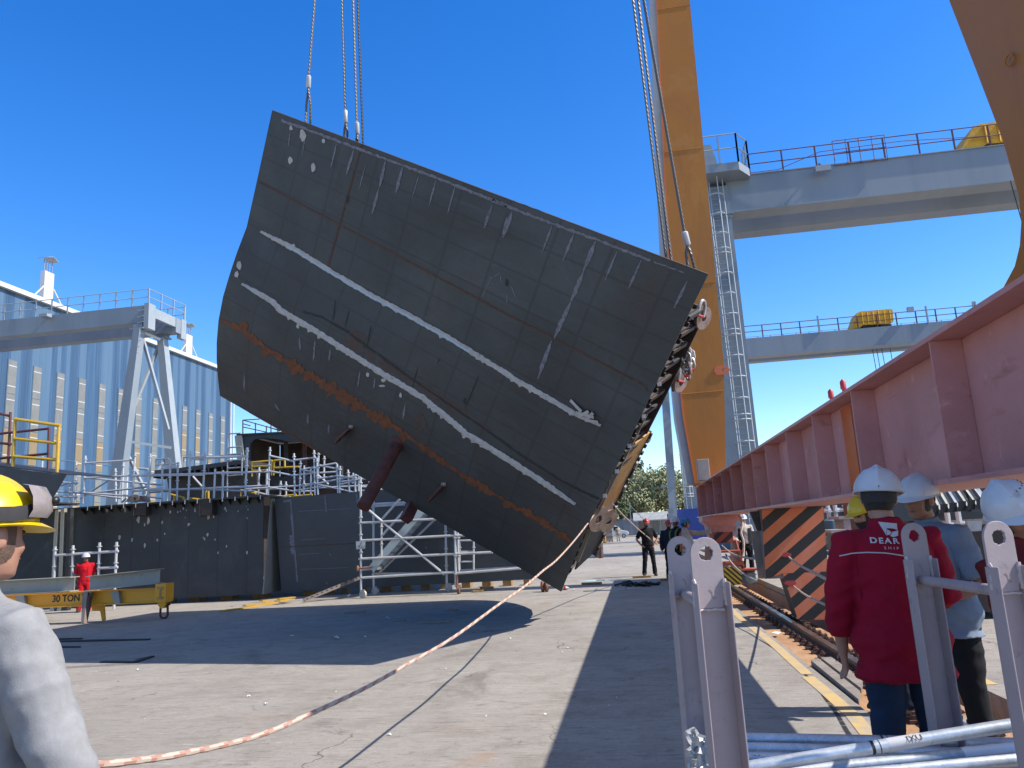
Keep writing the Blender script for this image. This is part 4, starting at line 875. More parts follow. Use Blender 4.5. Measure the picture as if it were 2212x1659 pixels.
cage_ladder(g1, V((6.40, YG1-.12, 1)), V((6.24, YG1-.12, 21.4)), V((0, -1, 0)), V((1, 0, 0)), 17, .52)
pz = 21.75
pl = [V((5.55, YG1-1.5, pz)), V((7.6, YG1-1.5, pz)), V((8.35, YG1-.4, pz)), V((8.35, YG1+1.4, pz)), V((5.55, YG1+1.4, pz))]
b = MB(); b.prism([p-V((0, 0, .5)) for p in pl], (0, 0, .5)); b.build('platform', 'gantry_grey', g1, smooth=0)
for p, q2, n in ((pl[0], pl[1], 2), (pl[1], pl[2], 1), (pl[2], pl[3], 2), (pl[4], pl[0], 3)): railing(g1, p, q2, 1.75, n, 'gantry_light', (1, .5), .04)
b = MB(); b.prism([pl[0]+V((.1, .9, 0)), pl[0]+V((1.1, .9, 0)), pl[0]+V((.75, .9, 1.7)), pl[0]+V((.1, .9, 1.7))], (0, .05, 0)); b.build('panel', 'gantry_light', g1, smooth=0)
railing(g1, V((8.45, YG1+.05, zt+.06)), V((33, YG1+.05, zt+.06)), 1.3, 13, 'rail_maroon', (1, .5), .035)
b = MB(); gx = 13.2
for i in range(5): b.tube([V((gx+i*.72, YG1-.12, zt-.1)), V((gx+i*.72, YG1-.12, zt+1.45))], .025, 5)
for z in (-.05, .7, 1.45): b.tube([V((gx, YG1-.12, zt+z)), V((gx+2.9, YG1-.12, zt+z))], .025, 5)
b.build('gate_panel', 'rail_maroon', g1)
lp = onY(*Z('S1', 985, 400), YG1-.55); b = MB(); b.box((lp.x-.42, YG1-.75, lp.z-.28), (lp.x+.42, YG1-.45, lp.z+.06)); b.build('flood_lamp', 'gantry_light', g1, smooth=0)
b = MB(); b.beam(V((lp.x, YG1-.5, lp.z+.1)), V((lp.x, YG1-.02, zt+.2)), .08, .08); b.tube([V((8.4, YG1-.1, zt+.1)), V((10, YG1-.15, zt+.08)), V((11.5, YG1-.2, zt+.55)), V((lp.x, YG1-.4, zt+.75)), V((14, YG1-.15, zt+.9)), V((17, YG1-.1, zt+.95)), V((22, YG1-.1, zt+.6))], .022, 5); b.build('cable', 'rail_maroon', g1)
h1 = onY(2068, 327, YG1+.2); hoist('', V((h1.x, YG1+.3, zt+.08)), 5.6, 1.55, 2.4, 'yellow tarped hoist half hidden by the orange crane leg at the top right')
for x in (22.1, 22.35): pass
b = MB()
for x in (22.2, 22.6): b.tube([V((x, YG1-.2, zb-.1)), V((x+.5, YG1-.1, zb-6))], .03, 4)
b.build('hoist_rope', 'wire_dark', g1)
# far grey gantry
YG2 = 80; g2_ = thing('gantry_crane', 'more distant lower grey gantry with blue column foot and yellow covered hoist', 'crane', (5.5, YG2, 0), 'grey gantry cranes')
zb2, zt2 = 18.06, 19.95; xe = 35.5
b = MB(); b.box((5.2, YG2, zb2), (xe, YG2+1.1, zt2)); b.box((5.2, YG2-.1, zb2-.09), (xe, YG2+1.2, zb2-.002)); b.build('main_beam', 'gantry_grey', g2_, smooth=0)
b = MB(); b.box((5.2, YG2+3.2, zb2+.02), (xe, YG2+4.2, zt2-.2)); b.build('rear_beam', 'gantry_grey', g2_, smooth=0)
b = MB(); b.loft([[V((x0, YG2-.1, z)), V((x1, YG2-.1, z)), V((x1, YG2+1.2, z)), V((x0, YG2+1.2, z))] for z, x0, x1 in ((1.2, 5.2, 7.2), (3.4, 5.2, 7.0), (zb2-.1, 5.2, 6.5))]); b.build('column', 'gantry_grey', g2_, smooth=0)
b = MB(); b.beam(V((3.95, YG2-.4, 2.6)), V((4.35, YG2+.2, zb2)), .75, .9, V((0, 1, 0))); b.build('column', 'gantry_grey', g2_, smooth=0)
b = MB(); b.box((4.2, YG2-.7, 0), (7.3, YG2+1.4, 3.0)); b.build('column_foot', 'base_blue', g2_, smooth=0)
b = MB()
for k in range(5): b.beam(V((7.4, YG2-.8, .2+k*.9)), V((9.6, YG2-.8, .2+k*.9)), .1, .1)
for x in (7.4, 8.5, 9.6): b.beam(V((x, YG2-.8, 0)), V((x, YG2-.8, 5.2)), .16, .16)
for k in range(3): b.beam(V((7.4, YG2-.8, .3+k*1.6)), V((9.6, YG2-.8, 1.8+k*1.6)), .08, .08)
b.build('foot_frame', 'base_blue', g2_, smooth=0)
b = MB(); b.box((7.6, YG2-.4, 0), (10.6, YG2+1, 4.4)); b.build('foot_cabin', 'base_blue', g2_, smooth=0)
cage_ladder(g2_, V((5.6, YG2-.12, 3)), V((5.55, YG2-.12, 18)), V((0, -1, 0)), V((1, 0, 0)), 15, .5)
railing(g2_, V((12.8, YG2+.05, zt2)), V((xe-.3, YG2+.05, zt2)), 1.3, 12, 'rail_maroon', (1, .52), .045)
railing(g2_, V((13.4, YG2+3.3, zt2)), V((xe-1, YG2+3.3, zt2)), .9, 16, 'gantry_light', (1, .5), .03)
for x in (20.2, 30.6, 35.0, 35.2): b = MB(); b.beam(V((x, YG2-.05, zt2-.1)), V((x, YG2-.05, zt2+1.7)), .14, .14); b.build('mast', 'gantry_light', g2_)
for x in (28.8,): b = MB(); b.box((x, YG2-.3, zt2+1.2), (x+.6, YG2, zt2+1.7)); b.build('lamp', 'gantry_light', g2_)
h2 = onY(1837, 708, YG2+.2); hoist('', V((h2.x, YG2+.3, zt2+.1)), 4.3, 1.75, 2.2, 'bright yellow tarped hoist on the more distant grey gantry beam')
b = MB()
for x in (25.6, 26.0, 26.5, 27.3): b.tube([V((x, YG2+1.8, zb2)), V((x+.2, YG2+1.8, zb2-7))], .035, 4)
b.build('hoist_rope', 'wire_dark', g2_)
# left grey gantry in front of the warehouse
YG3 = 60; g3 = thing('gantry_crane', 'grey gantry on braced A shaped legs in front of the blue warehouse', 'crane', (-41, YG3, 0), 'grey gantry cranes')
zb3, zt3 = 21.2, 23.2; xr3 = -41.1
b = MB(); b.box((-68, YG3, zb3+.5), (xr3, YG3+.9, zt3)); b.box((-68, YG3-.1, zb3+.42), (xr3, YG3+1, zb3+.498)); b.build('main_beam', 'gantry_grey', g3, smooth=0)
b = MB(); b.box((-68, YG3+4.0, zb3+.5), (xr3+.4, YG3+4.9, zt3-.1)); b.build('rear_beam', 'gantry_grey', g3, smooth=0)
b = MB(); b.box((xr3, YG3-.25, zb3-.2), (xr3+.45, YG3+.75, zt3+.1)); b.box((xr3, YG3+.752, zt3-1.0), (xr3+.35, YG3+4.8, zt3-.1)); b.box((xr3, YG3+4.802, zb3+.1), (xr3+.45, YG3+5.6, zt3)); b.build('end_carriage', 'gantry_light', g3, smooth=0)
def g3p(x, y, Y): return onY(x, y, Y)
for (x0, y0, x1, y1), Yl in (((301, 712, 248, 1090), YG3), ((351, 732, 382, 1090), YG3+4.4)):
    p, q2 = g3p(x0, y0, Yl), g3p(x1, y1, Yl); q2 = p+(q2-p)*(p.z/(p.z-q2.z))
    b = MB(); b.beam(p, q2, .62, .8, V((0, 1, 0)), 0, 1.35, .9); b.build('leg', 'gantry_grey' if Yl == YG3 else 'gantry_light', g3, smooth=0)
    b = MB(); b.box((p.x-.75, Yl-.3, p.z), (p.x+.55, Yl+.6, p.z+.14)); b.box((p.x-.5, Yl-.2, p.z+.142), (p.x+.4, Yl+.5, p.z+.5)); b.build('leg_head', 'gantry_grey', g3, smooth=0)
for k1, x0, y0, k2, x1, y1 in (('R1', 1262, 800, 'R1', 1395, 855), ('R1', 1395, 885, 'R1', 1100, 1600), ('R1', 1245, 850, 'R1', 1465, 1640), ('R2', 1085, 190, 'R2', 1490, 250), ('R2', 1490, 280, 'R2', 1250, 660), ('R2', 1070, 220, 'R2', 1270, 640)):
    ya = YG3+.2+(Z(k1, x0, y0)[0]-302)/46*4.6 if Z(k1, x0, y0)[0] > 302 else YG3+.3; yb = YG3+2.4
    p, q2 = onY(*Z(k1, x0, y0), min(max(ya, YG3+.3), YG3+4.9)), onY(*Z(k2, x1, y1), YG3+2)
    b = MB(); b.beam(p, q2, .22, .28, V((0, 1, 0))); b.build('brace', 'gantry_light', g3, smooth=0)
railing(g3, V((-68, YG3+.05, zt3)), V((xr3+.2, YG3+.05, zt3)), 1.5, 17, 'gantry_light', (1, .5), .04)
railing(g3, V((xr3+.2, YG3+.05, zt3)), V((xr3+.4, YG3+5.4, zt3)), 1.5, 3, 'gantry_light', (1, .5), .045)
railing(g3, V((-68, YG3+5.3, zt3-.2)), V((xr3+.4, YG3+5.3, zt3-.2)), 1.5, 16, 'gantry_light', (1, .5), .04)
b = MB()
for i in range(11): z = zt3-.6-i*.55; x = xr3-.25+(-.0 if i < 4 else -.13*(i-4)); b.tube([V((x-.35, YG3-.3, z)), V((x+.25, YG3-.3, z+.1))], .03, 4)
b.build('step_rungs', 'gantry_light', g3)
b = MB(); lx = -50.5; b.box((lx-.4, YG3-.9, zt3-.35), (lx+.4, YG3-.3, zt3-.1)); b.beam(V((lx, YG3-.5, zt3-.1)), V((lx, YG3, zt3+.1)), .1, .1); b.build('flood_lamp', 'gantry_light', g3)
# ------------------------------------------------------------------ blue warehouse
XW = -70; KW = 70/48
wh = thing('warehouse', 'large blue clad warehouse with tall translucent window strips and white roof edge', 'building', (XW, 100, 0))
def clad():
    m, t, b = nt('blue_cladding'); co = t.nodes.new('ShaderNodeTexCoord').outputs['Object']
    a = nz(t, co, 1, 6, .62, .3, (1, .55, .03)); c = nz(t, co, 1, 5, .6, 0, (1, 3.5, .10))
    o = mixc(t, mr(t, a, .3, .7), (.022, .062, .130), (.042, .098, .180)); o = mixc(t, mul(t, mr(t, c, .5, .68), .8), o, (.06, .115, .19))
    o = mixc(t, mul(t, mr(t, c, .47, .34), .7), o, (.018, .050, .105))
    bd = nz(t, co, 1, 0, 0, 0, (.001, .62, .001)); o = mixc(t, mul(t, mr(t, bd, .505, .515), .55), o, (.085, .15, .225)); o = mixc(t, mul(t, mr(t, bd, .42, .41), .5), o, (.018, .048, .10))
    lnk(t, o, b.inputs['Base Color']); b.inputs['Roughness'].default_value = .55
    w = t.nodes.new('ShaderNodeTexWave'); w.bands_direction = 'Y'; w.inputs['Scale'].default_value = 1.3; lnk(t, co, w.inputs['Vector']); bump(t, b, w.outputs['Fac'], .35, .05); MATS['blue_cladding'] = m
clad()
mat('window_grey', (.46, .46, .42), .35, 0, .12, 1.2, [((.36, .37, .36), .8, .5, .7, (1, 1, .3))]); mat('window_amber', (.50, .37, .19), .4, 0, .1, 1.2); mat('seam_blue', (.22, .34, .46), .5)
H = 1.6+21.3*KW; WY0, WY1 = 30, 87.4*KW
b = MB(); b.box((XW-40, WY0, 0), (XW, WY1, H)); b.build('wall', 'blue_cladding', wh, smooth=0)
b = MB(); b.box((XW-41, WY0-.5, H+.002), (XW+.5, WY1+.5, H+.42)); b.box((XW-41, WY0, H+.422), (XW+.2, WY1, H+.7)); b.build('roof_edge', 'white_metal', wh, smooth=0)
b = MB()
for z in (6, 13.6): b.box((XW+.002, WY0, z), (XW+.05, WY1, z+.08))
b.build('wall_seam', 'seam_blue', wh, smooth=0)
# window strips read off the photograph: centre line px at row ~ mid, top row
for (x, yt) in ((125, 910), (345, 905), (545, 965), (730, 1030), (905, 1082), (1068, 1130), (1220, 1178), (1365, 1222), (1505, 1268), (1617, 1298), (1733, 1332), (1842, 1370), (1945, 1400)):
    p = onX(*Z('R1', x, yt), XW+.1); zt_ = min(p.z, 24.6); yc = p.y; hw = .60
    f = MB(); f.box((XW+.003, yc-hw-.08, 1), (XW+.06, yc+hw+.08, zt_)); fo = f.build('window', 'seam_blue', wh, smooth=0)
    h = 4.0; z = zt_-.08; k = 0; pat = R.choice(((0, 0, 1, 0, 0, 1, 0), (0, 0, 1, 0, 1, 0, 0), (0, 1, 0, 0, 0, 1, 0), (0, 0, 0, 1, 0, 0, 1)))
    A = MB()
    while z > 1.3:
        A.box((XW+.062, yc-hw, max(1.1, z-h+.09)), (XW+.09, yc+hw, z), pat[k % 7]); 
        for zz in (z-.7, z-3.1):
            if zz > 1.2: A.box((XW+.092, yc-hw, zz), (XW+.10, yc+hw, zz+.10), 2)
        z -= h; k += 1
    A.build('pane', ['window_grey', 'window_amber', 'sticker_white'], fo, smooth=0)
b = MB(); b.box((XW-.3, WY1+.002, 0), (XW+.08, WY1+.25, H)); b.build('corner_trim', 'crane_white', wh, smooth=0)
b = MB(); b.tube([V((XW+.25, WY1+.7, 0)), V((XW+.25, WY1+.7, H-.2))], .16, 8); b.build('downpipe', 'white_metal', wh)
for x in (1130,):
    p = onX(*Z('R1', x, 1500), XW+.25); b = MB(); b.tube([V((XW+.25, p.y, 0)), V((XW+.25, p.y, p.z+1.2))], .14, 8); b.build('downpipe', 'white_metal', wh)
for (x, yb_, yt, wd), lb in zip((((400, 520, 265, 0.8)), (1632, 990, 815, 0.9)), ('', '')):
    p = onX(*Z('R1', x, yb_), XW-1.5); q2 = onX(*Z('R1', x, yt), XW-1.5); y = p.y; z0, z1 = H+.3, q2.z
    c = MB(); c.box((XW-1.8, y-wd, z0), (XW-1.2, y+wd, z1)); ch = c.build('vent_stack', 'white_metal', wh, smooth=0)
    c = MB()
    for s in (-1, -.33, .33, 1): c.beam(V((XW-1.5, y+s*wd*.85, z1)), V((XW-1.5, y+s*wd*.85, z1+1.6)), .09, .09)
    c.prism([(XW-2.2, y-wd*1.25, z1+1.6), (XW-.8, y-wd*1.25, z1+1.6), (XW-.8, y, z1+2.0), (XW-2.2, y, z1+2.0)], (0, 0, .08)); c.prism([(XW-2.2, y, z1+2.0), (XW-.8, y, z1+2.0), (XW-.8, y+wd*1.25, z1+1.6), (XW-2.2, y+wd*1.25, z1+1.6)], (0, 0, .08)); c.build('rain_cap', 'galvanised_dull', ch, smooth=0)
    for s in (-1, 1): c = MB(); c.beam(V((XW-1.2, y+s*wd, z0+2.6)), V((XW-1.2, y+s*(wd+2.4), z0-.1)), .14, .14); c.build('stay', 'white_metal', ch, smooth=0)
# ------------------------------------------------------------------ hull sections standing on the yard at the left
def quad_at(k, pts, Y): return [onY(*Z(k, x, y), Y) for x, y in pts]
YA = 23.0; xa0 = onY(150, 1200, YA).x; xa1 = onY(583, 1200, YA).x; za = onY(330, 1085, YA).z
A = thing('hull_section', 'low dark hull section at the left, its wall spotted with pale putty', 'ship section', ((xa0+xa1)/2, YA+2, 0), 'hull sections standing on the ground')
b = MB(); b.box((xa0, YA+.25, .16), (xa1-.35, YA+.29, za-.06))
for i in range(6): x = lerp(xa0+1.0, xa1-.9, i/5); b.box((x-.010, YA+.244, .2), (x+.010, YA+.249, za-.45))
b.build('side_plate', 'steel_dark', A, smooth=0)
b = MB(); b.box((xa0+.1, YA-.05, za-.058), (xa1-.1, YA+5, za)); b.build('top_plate', 'steel_black', A, smooth=0)
for i in range(20):
    x = lerp(xa0+.3, xa1-.5, i/19); b = MB(); b.prism([(x, YA+.249, za-.06), (x, YA-.02, za-.06), (x, YA+.249, za-.24)], (.012, 0, 0)); b.build('bracket', 'steel_black', A, smooth=0)
for x0 in (1170, 1745):
    p, q = onY(*Z('R2', x0, 735), YA-.03), onY(*Z('R2', x0+100, 835), YA-.03); b = MB(); b.box((p.x, YA-.03, q.z), (q.x, YA+.24, za-.06)); b.box((p.x-.03, YA-.05, q.z-.02), (p.x-.002, YA+.2, za-.06)); b.build('lifting_bracket', 'interior_steel', A, smooth=0)
for i in range(15):
    x = lerp(xa0+.6, xa1-.3, i/14); b = MB(); b.box((x-.012, YA-.06, za-.13), (x+.012, YA-.052, za+.0)); b.build('edge_clip', 'sticker_white', A, smooth=0)
b = MB(); rq = random.Random(5)
for i in range(40):
    x = rq.uniform(900, 2180); y = rq.uniform(760, 815) if i < 30 else rq.uniform(850, 1200); p = onY(*Z('R2', x, y), YA+.244); n = 8; r = rq.uniform(.015, .045)
    b.poly([p+V((math.cos(2*math.pi*j/n)*r*rq.uniform(.5, 1), 0, math.sin(2*math.pi*j/n)*r*rq.uniform(.8, 1.7))) for j in range(n)])
for x, y, r in ((1205, 880, .13), (1290, 890, .12), (1260, 920, .06), (1260, 1100, .09), (1040, 1030, .10), (1150, 1050, .07), (1815, 850, .11), (1860, 850, .06), (1640, 920, .06), (1900, 1165, .05), (2150, 1165, .07), (1370, 1055, .06)):
    p = onY(*Z('R2', x, y), YA+.243); n = 10; b.poly([p+V((math.cos(2*math.pi*j/n)*r*.6*rq.uniform(.5, 1), 0, math.sin(2*math.pi*j/n)*r*rq.uniform(.6, 1.1))) for j in range(n)])
b.build('putty_spots', 'putty', A, smooth=0)['kind'] = 'stuff'
b = MB(); b.prism(quad_at('R2', [(1090, 722), (1120, 680), (1150, 668), (1280, 672), (1310, 720)], YA+.3), (0, .05, 0)); n = 16
c = onY(*Z('R2', 1175, 693), YA+.22); o = [c+V((.14*math.cos(2*math.pi*i/n), 0, .14*math.sin(2*math.pi*i/n))) for i in range(n)]; q = [c+V((.045*math.cos(2*math.pi*i/n), 0, .045*math.sin(2*math.pi*i/n))) for i in range(n)]
b.holed(o, q, V((0, .06, 0))); b.build('lifting_eye', 'bare_steel', A, smooth=0)
# sunlit end plate of section A, seen past the next section
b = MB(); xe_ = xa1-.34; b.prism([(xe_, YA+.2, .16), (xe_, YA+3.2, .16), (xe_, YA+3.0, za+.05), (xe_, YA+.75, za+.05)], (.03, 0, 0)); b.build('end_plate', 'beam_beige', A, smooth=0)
YBk = 23.7
tl, bl, tr = onY(593, 1077, YBk), onY(608, 1291, YBk), onY(774, 1066, YBk)
Bk = thing('hull_section', 'long dark hull section behind the wheeled scaffold tower, chalk marks on its flat side', 'ship section', (-6, YBk+2, 0), 'hull sections standing on the ground')
xr = 1.6*0+onY(1165, 1200, YBk).x-.2
b = MB(); b.prism([(tl.x, YBk, tl.z), (bl.x, YBk, .17), (xr, YBk, .2), (xr, YBk, tl.z+.12), (tr.x, YBk, tl.z+.05)], (0, .03, 0)); 
b.build('side_plate', 'steel_panel', Bk, smooth=0)
b = MB(); b.box((tl.x+.05, YBk+.031, tl.z-.08), (xr, YBk+5, tl.z-.05)); b.build('top_plate', 'steel_black', Bk, smooth=0)
b = MB(); b.prism([(tl.x, YBk+.031, tl.z-.1), (bl.x, YBk+.031, .17), (bl.x, YBk+4.8, .17), (tl.x, YBk+4.8, tl.z-.1)], (.04, 0, 0)); b.build('end_frame', 'steel_black', Bk, smooth=0)
b = MB()
def wl(z, x0, x1, hgt=.02): b.box((x0, YBk-.006, z), (x1, YBk-.001, z+hgt))
wl(1.55, bl.x-.05, xr, .025); b.build('weld_seam', 'weld_rust', Bk, smooth=0)
b = MB(); rq = random.Random(8)
for x, y0, y1, w_ in ((650, 920, 1640, .11), (660, 1230, 1400, .2), (950, 890, 1030, .07), (1225, 870, 980, .06), (950, 1260, 1262, .05), (990, 1390, 1410, .06), (960, 1640, 1659, .05), (1825, 1330, 1350, .05)):
    prev = None; n = 14
    for i in range(n+1):
        t = i/n; p = onY(*Z('R3', x+t*60*(1 if y1-y0 > 600 else .2), lerp(y0, y1, t)), YBk-.004); a = w_*.5*rq.uniform(.35, 1)
        cur = [b.v(p-V((a, 0, 0))), b.v(p+V((a*rq.uniform(.5, 1), 0, 0)))]
        if prev: b.f([prev[0], prev[1], cur[1], cur[0]])
        prev = cur
for x0, y0, x1, y1 in ((590, 940, 650, 930), (720, 1025, 1180, 1000), (740, 1275, 950, 1262), (720, 1400, 900, 1390), (740, 1530, 1150, 1515)):
    p, q = onY(*Z('R3', x0, y0), YBk-.004), onY(*Z('R3', x1, y1), YBk-.004); b.beam(p, q, .004, .014 if x0 > 600 else .07)
b.build('chalk_marks', 'chalk', Bk, smooth=0)['kind'] = 'stuff'
rq = random.Random(2)
for i in range(12): x = lerp(bl.x+.5, xr-.4, i/11); w_ = rq.uniform(.15, .35); b = MB(); b.box((x, YBk+.5, 0), (x+w_, YBk+.9, .168)); b.build('support_block', 'wood', Bk, smooth=0)
for i in range(6): x = lerp(xa0+.4, xa1-1.0, i/5); b = MB(); b.box((x, YA+.85, 0), (x+.4, YA+1.3, .158)); b.build('support_block', 'wood', A, smooth=0)
# rear sections
YC = 31; Cc = thing('hull_section', 'black hull section in the back with an open dark side behind white scaffolding', 'ship section', (-16, YC+2, 0), 'hull sections standing on the ground')
pc_ = quad_at('R2', [(1345, 445), (1560, 425), (2115, 352), (2150, 470), (2180, 740), (1480, 740)], YC)
b = MB(); b.prism([pc_[0], pc_[1], pc_[2], pc_[2]-V((0, 0, .18)), pc_[1]-V((0, 0, .18)), pc_[0]-V((0, 0, .16))], (0, 4, 0)); b.build('top_plate', 'steel_dark', Cc, smooth=0)
b = MB(); b.prism([pc_[0]-V((0, -.9, .1)), pc_[2]-V((0, -.9, .1)), pc_[3]+V((0, .9, 0)), V((pc_[4].x, YC+.9, .2)), V((pc_[5].x, YC+.9, .2))], (0, .05, 0)); b.build('side_plate', 'interior_steel', Cc, smooth=0)
for i in range(14): p = pc_[0].lerp(pc_[2], i/13); b = MB(); b.box((p.x-.03, YC-.03, p.z-.35), (p.x+.03, YC+.85, p.z-.15)); b.build('frame_rib', 'steel_black', Cc, smooth=0)
YDk = 34; Dk = thing('hull_section', 'tallest black hull section far back with a big rounded opening and red top rail', 'ship section', (-14, YDk+2, 0), 'hull sections standing on the ground')
dd_ = quad_at('R3', [(205, 362), (465, 345), (760, 318), (1100, 318), (1100, 900), (310, 900), (240, 520)], YDk)
b = MB(); inner = quad_at('R3', [(300, 440), (330, 400), (420, 385), (560, 400), (640, 420), (900, 420), (1040, 430), (1040, 700), (1040, 720), (640, 720), (330, 720), (300, 660)], YDk)
outer = quad_at('R3', [(205, 362), (280, 356), (420, 348), (560, 336), (700, 325), (900, 318), (1100, 318), (1100, 600), (1100, 800), (700, 800), (290, 800), (240, 520)], YDk)
b.holed(outer, inner, V((0, .12, 0))); b.prism([dd_[0], V((dd_[0].x, YDk, dd_[0].z)), dd_[2], dd_[3], dd_[3]-V((0, 0, .06)), dd_[0]-V((0, 0, .06))], (0, 5, 0)) if False else None
b.build('face_plate', 'steel_dark', Dk, smooth=0)
b = MB(); p0, p1 = outer[0], outer[6]; b.hexa([p0-V((.1, .1, .02)), p1-V((0, .1, .02)), p1+V((0, 5, -.02)), p0+V((-.1, 5, -.02)), p0-V((.1, .1, -.06)), p1-V((0, .1, -.06)), p1+V((0, 5, .06)), p0+V((-.1, 5, .06))]); b.build('top_plate', 'steel_black', Dk, smooth=0)
b = MB(); b.box((p0.x+.4, YDk+3.5, .2), (p1.x, YDk+3.6, p0.z-.1)); b.box((p0.x+.3, YDk+.14, .2), (p0.x+.38, YDk+3.5, p0.z-.1)); b.build('bulkhead', 'interior_steel', Dk, smooth=0)
b = MB(); b.beam(outer[0]+V((-.02, -.05, 0)), V((outer[10].x+.25, YDk-.05, .2)), .35, .1, V((0, 1, 0))); b.build('edge_plate', 'beam_beige', Dk, smooth=0)
for x in (610, 770): p, q = onY(*Z('R3', x, 420), YDk+1), onY(*Z('R3', x+10, 740), YDk+1); b = MB(); b.beam(p, q, .16, .16); b.build('pillar', 'interior_steel' if x < 700 else 'rust_pipe', Dk, smooth=0)
b = MB()
for x, y0, y1 in ((235, 230, 352), (345, 255, 345), (440, 285, 340), (480, 275, 335), (540, 300, 335)): b.tube([onY(*Z('R3', x, y0), YDk+.4), onY(*Z('R3', x, y1), YDk+.4)], .03, 5)
for a, c, d, e in ((235, 230, 560, 320), (235, 230, 380, 222), (235, 290, 440, 335), (440, 285, 560, 325), (235, 262, 300, 280)): b.tube([onY(*Z('R3', a, c), YDk+.4), onY(*Z('R3', d, e), YDk+.4)], .025, 5)
b.build('guard_rail', 'rail_maroon', Dk, smooth=0)
# flared shell plate at far left edge
YE = 19.5; Ee = thing('hull_section', 'flared dark shell plate jutting in at the left edge above the yellow helmet', 'ship section', onY(40, 1250, YE), 'hull sections standing on the ground')
e_ = quad_at('R2', [(-500, 350), (0, 412), (200, 442), (575, 487), (430, 735), (300, 790), (-100, 800), (-500, 800)], YE)
b = MB(); b.prism([e_[0], e_[1], e_[2], e_[3], e_[4], e_[5]+V((0, 1.2, 0)), e_[6]+V((0, 1.2, 0)), e_[7]+V((0, 1.2, 0))][:5]+[e_[5], e_[6], e_[7]], (0, .03, 0)); b.build('shell_plate', 'steel_dark', Ee, smooth=0)
b = MB(); b.prism([e_[0], e_[3], e_[3]+V((.1, 2.2, .05)), e_[0]+V((0, 2.2, .05))], (0, 0, .03)); b.build('top_plate', 'steel_black', Ee, smooth=0)
for (k, x0, y0, x1, y1, m_) in (('R2', 510, 790, 480, 1400, 'beam_beige'), ('R2', 560, 780, 545, 1390, 'beam_beige'), ('R2', 615, 780, 600, 1400, 'steel_black')):
    p, q = onY(*Z(k, x0, y0), 22.4), onY(*Z(k, x1, y1), 22.4); q.z = 0; b = MB(); b.beam(q, p, .12, .16); b.build('support_post', m_, Ee, smooth=0)
b = MB(); p, q = onY(*Z('R2', 150, 790), 23.4), onY(*Z('R2', 700, 760), 23.4); b.box((p.x-3, 23.35, .1), (q.x+.6, 23.45, p.z-.05)); b.box((p.x-3, 21.8, q.z+.05), (q.x+.05, 23.3, q.z+.10)); b.build('side_plate', 'steel_black', Ee, smooth=0)
# yellow and maroon guard rails over it
def rails(name, label, cat, segs, Y, m, r, group=None, m2=None):
    o = thing(name, label, cat, onY(segs[0][1], segs[0][2], Y) if False else onY(*Z(segs[0][0], segs[0][1], segs[0][2]), Y), group)
    for s in segs:
        k, x0, y0, x1, y1 = s[:5]; yy = s[5] if len(s) > 5 else Y
        p, q = onY(*Z(k, x0, y0), yy), onY(*Z(k, x1, y1), yy); vert = abs(q.z-p.z) > abs(q.x-p.x)
        b = MB(); b.tube([p, q], r, 7); b.build('post' if vert else 'rail', m, o)
    return o
rails('guard_rail', 'scuffed yellow guard rail on the flared plate at the left edge', 'guard rail', [('R2', 133, -5, 112, 425), ('R2', 512, 62, 495, 475), ('R2', 130, 0, 525, 58), ('R2', 130, 170, 510, 212), ('R2', 125, 325, 500, 355)], 19.9, 'rail_yellow', .048)
rails('guard_rail', 'dark maroon guard rail behind the yellow one at the left edge', 'guard rail', [('R2', 92, -60, 70, 415), ('R2', 428, 80, 418, 465), ('R2', -30, 130, 430, 82), ('R2', -30, 345, 430, 300), ('R2', -30, 205, 95, 220), ('R1', -30, 1495, 95, 1525)], 20.6, 'rail_maroon', .04)
# ------------------------------------------------------------------ scaffolding on top of the sections
def scaffold(label, segs, Y, group='tube scaffolds on the hull sections', r=.034, m='galvanised'):
    o = thing('scaffold', label, 'scaffold', onY(*Z(segs[0][0], segs[0][1], segs[0][2]), Y), group)
    for s in segs:
        k, x0, y0, x1, y1 = s[:5]; ya = s[5] if len(s) > 5 else Y; yb = s[6] if len(s) > 6 else ya
        p, q = onY(*Z(k, x0, y0), ya), onY(*Z(k, x1, y1), yb); v = abs(q.z-p.z) > 1.2*math.hypot(q.x-p.x, q.y-p.y)
        b = MB(); b.tube([p, q], r, 7)
        if v:
            d = (q-p); L = d.length; d.normalize(); n = max(1, int(L/.5))
            for i in range(n): c = p+d*(.12+i*.5); b.tube([c-d*.012, c+d*.012], r*1.9, 7)
        b.build('upright' if v else 'ledger', m, o)
    return o
Ys = YA+.35
scaffold('white tube scaffold on the low left hull section, around its lifting eye', [('R2', 745, 320, 725, 735), ('R2', 1178, 290, 1150, 730), ('R2', 1310, 300, 1285, 725), ('R2', 1075, 380, 1060, 725, Ys+1.5), ('R2', 735, 385, 1175, 355), ('R2', 730, 515, 1170, 490), ('R2', 640, 635, 1420, 690), ('R2', 735, 510, 1420, 575, Ys+1), ('R2', 725, 650, 1290, 590, Ys+.4), ('R2', 1150, 495, 1780, 485), ('R2', 1160, 630, 1420, 600), ('R2', 1205, 430, 1290, 435, Ys+1), ('R2', 740, 650, 1060, 690, Ys+1), ('R2', 1005, 430, 1010, 720, Ys+2), ('R2', 700, 690, 1000, 500, Ys+2)], Ys)
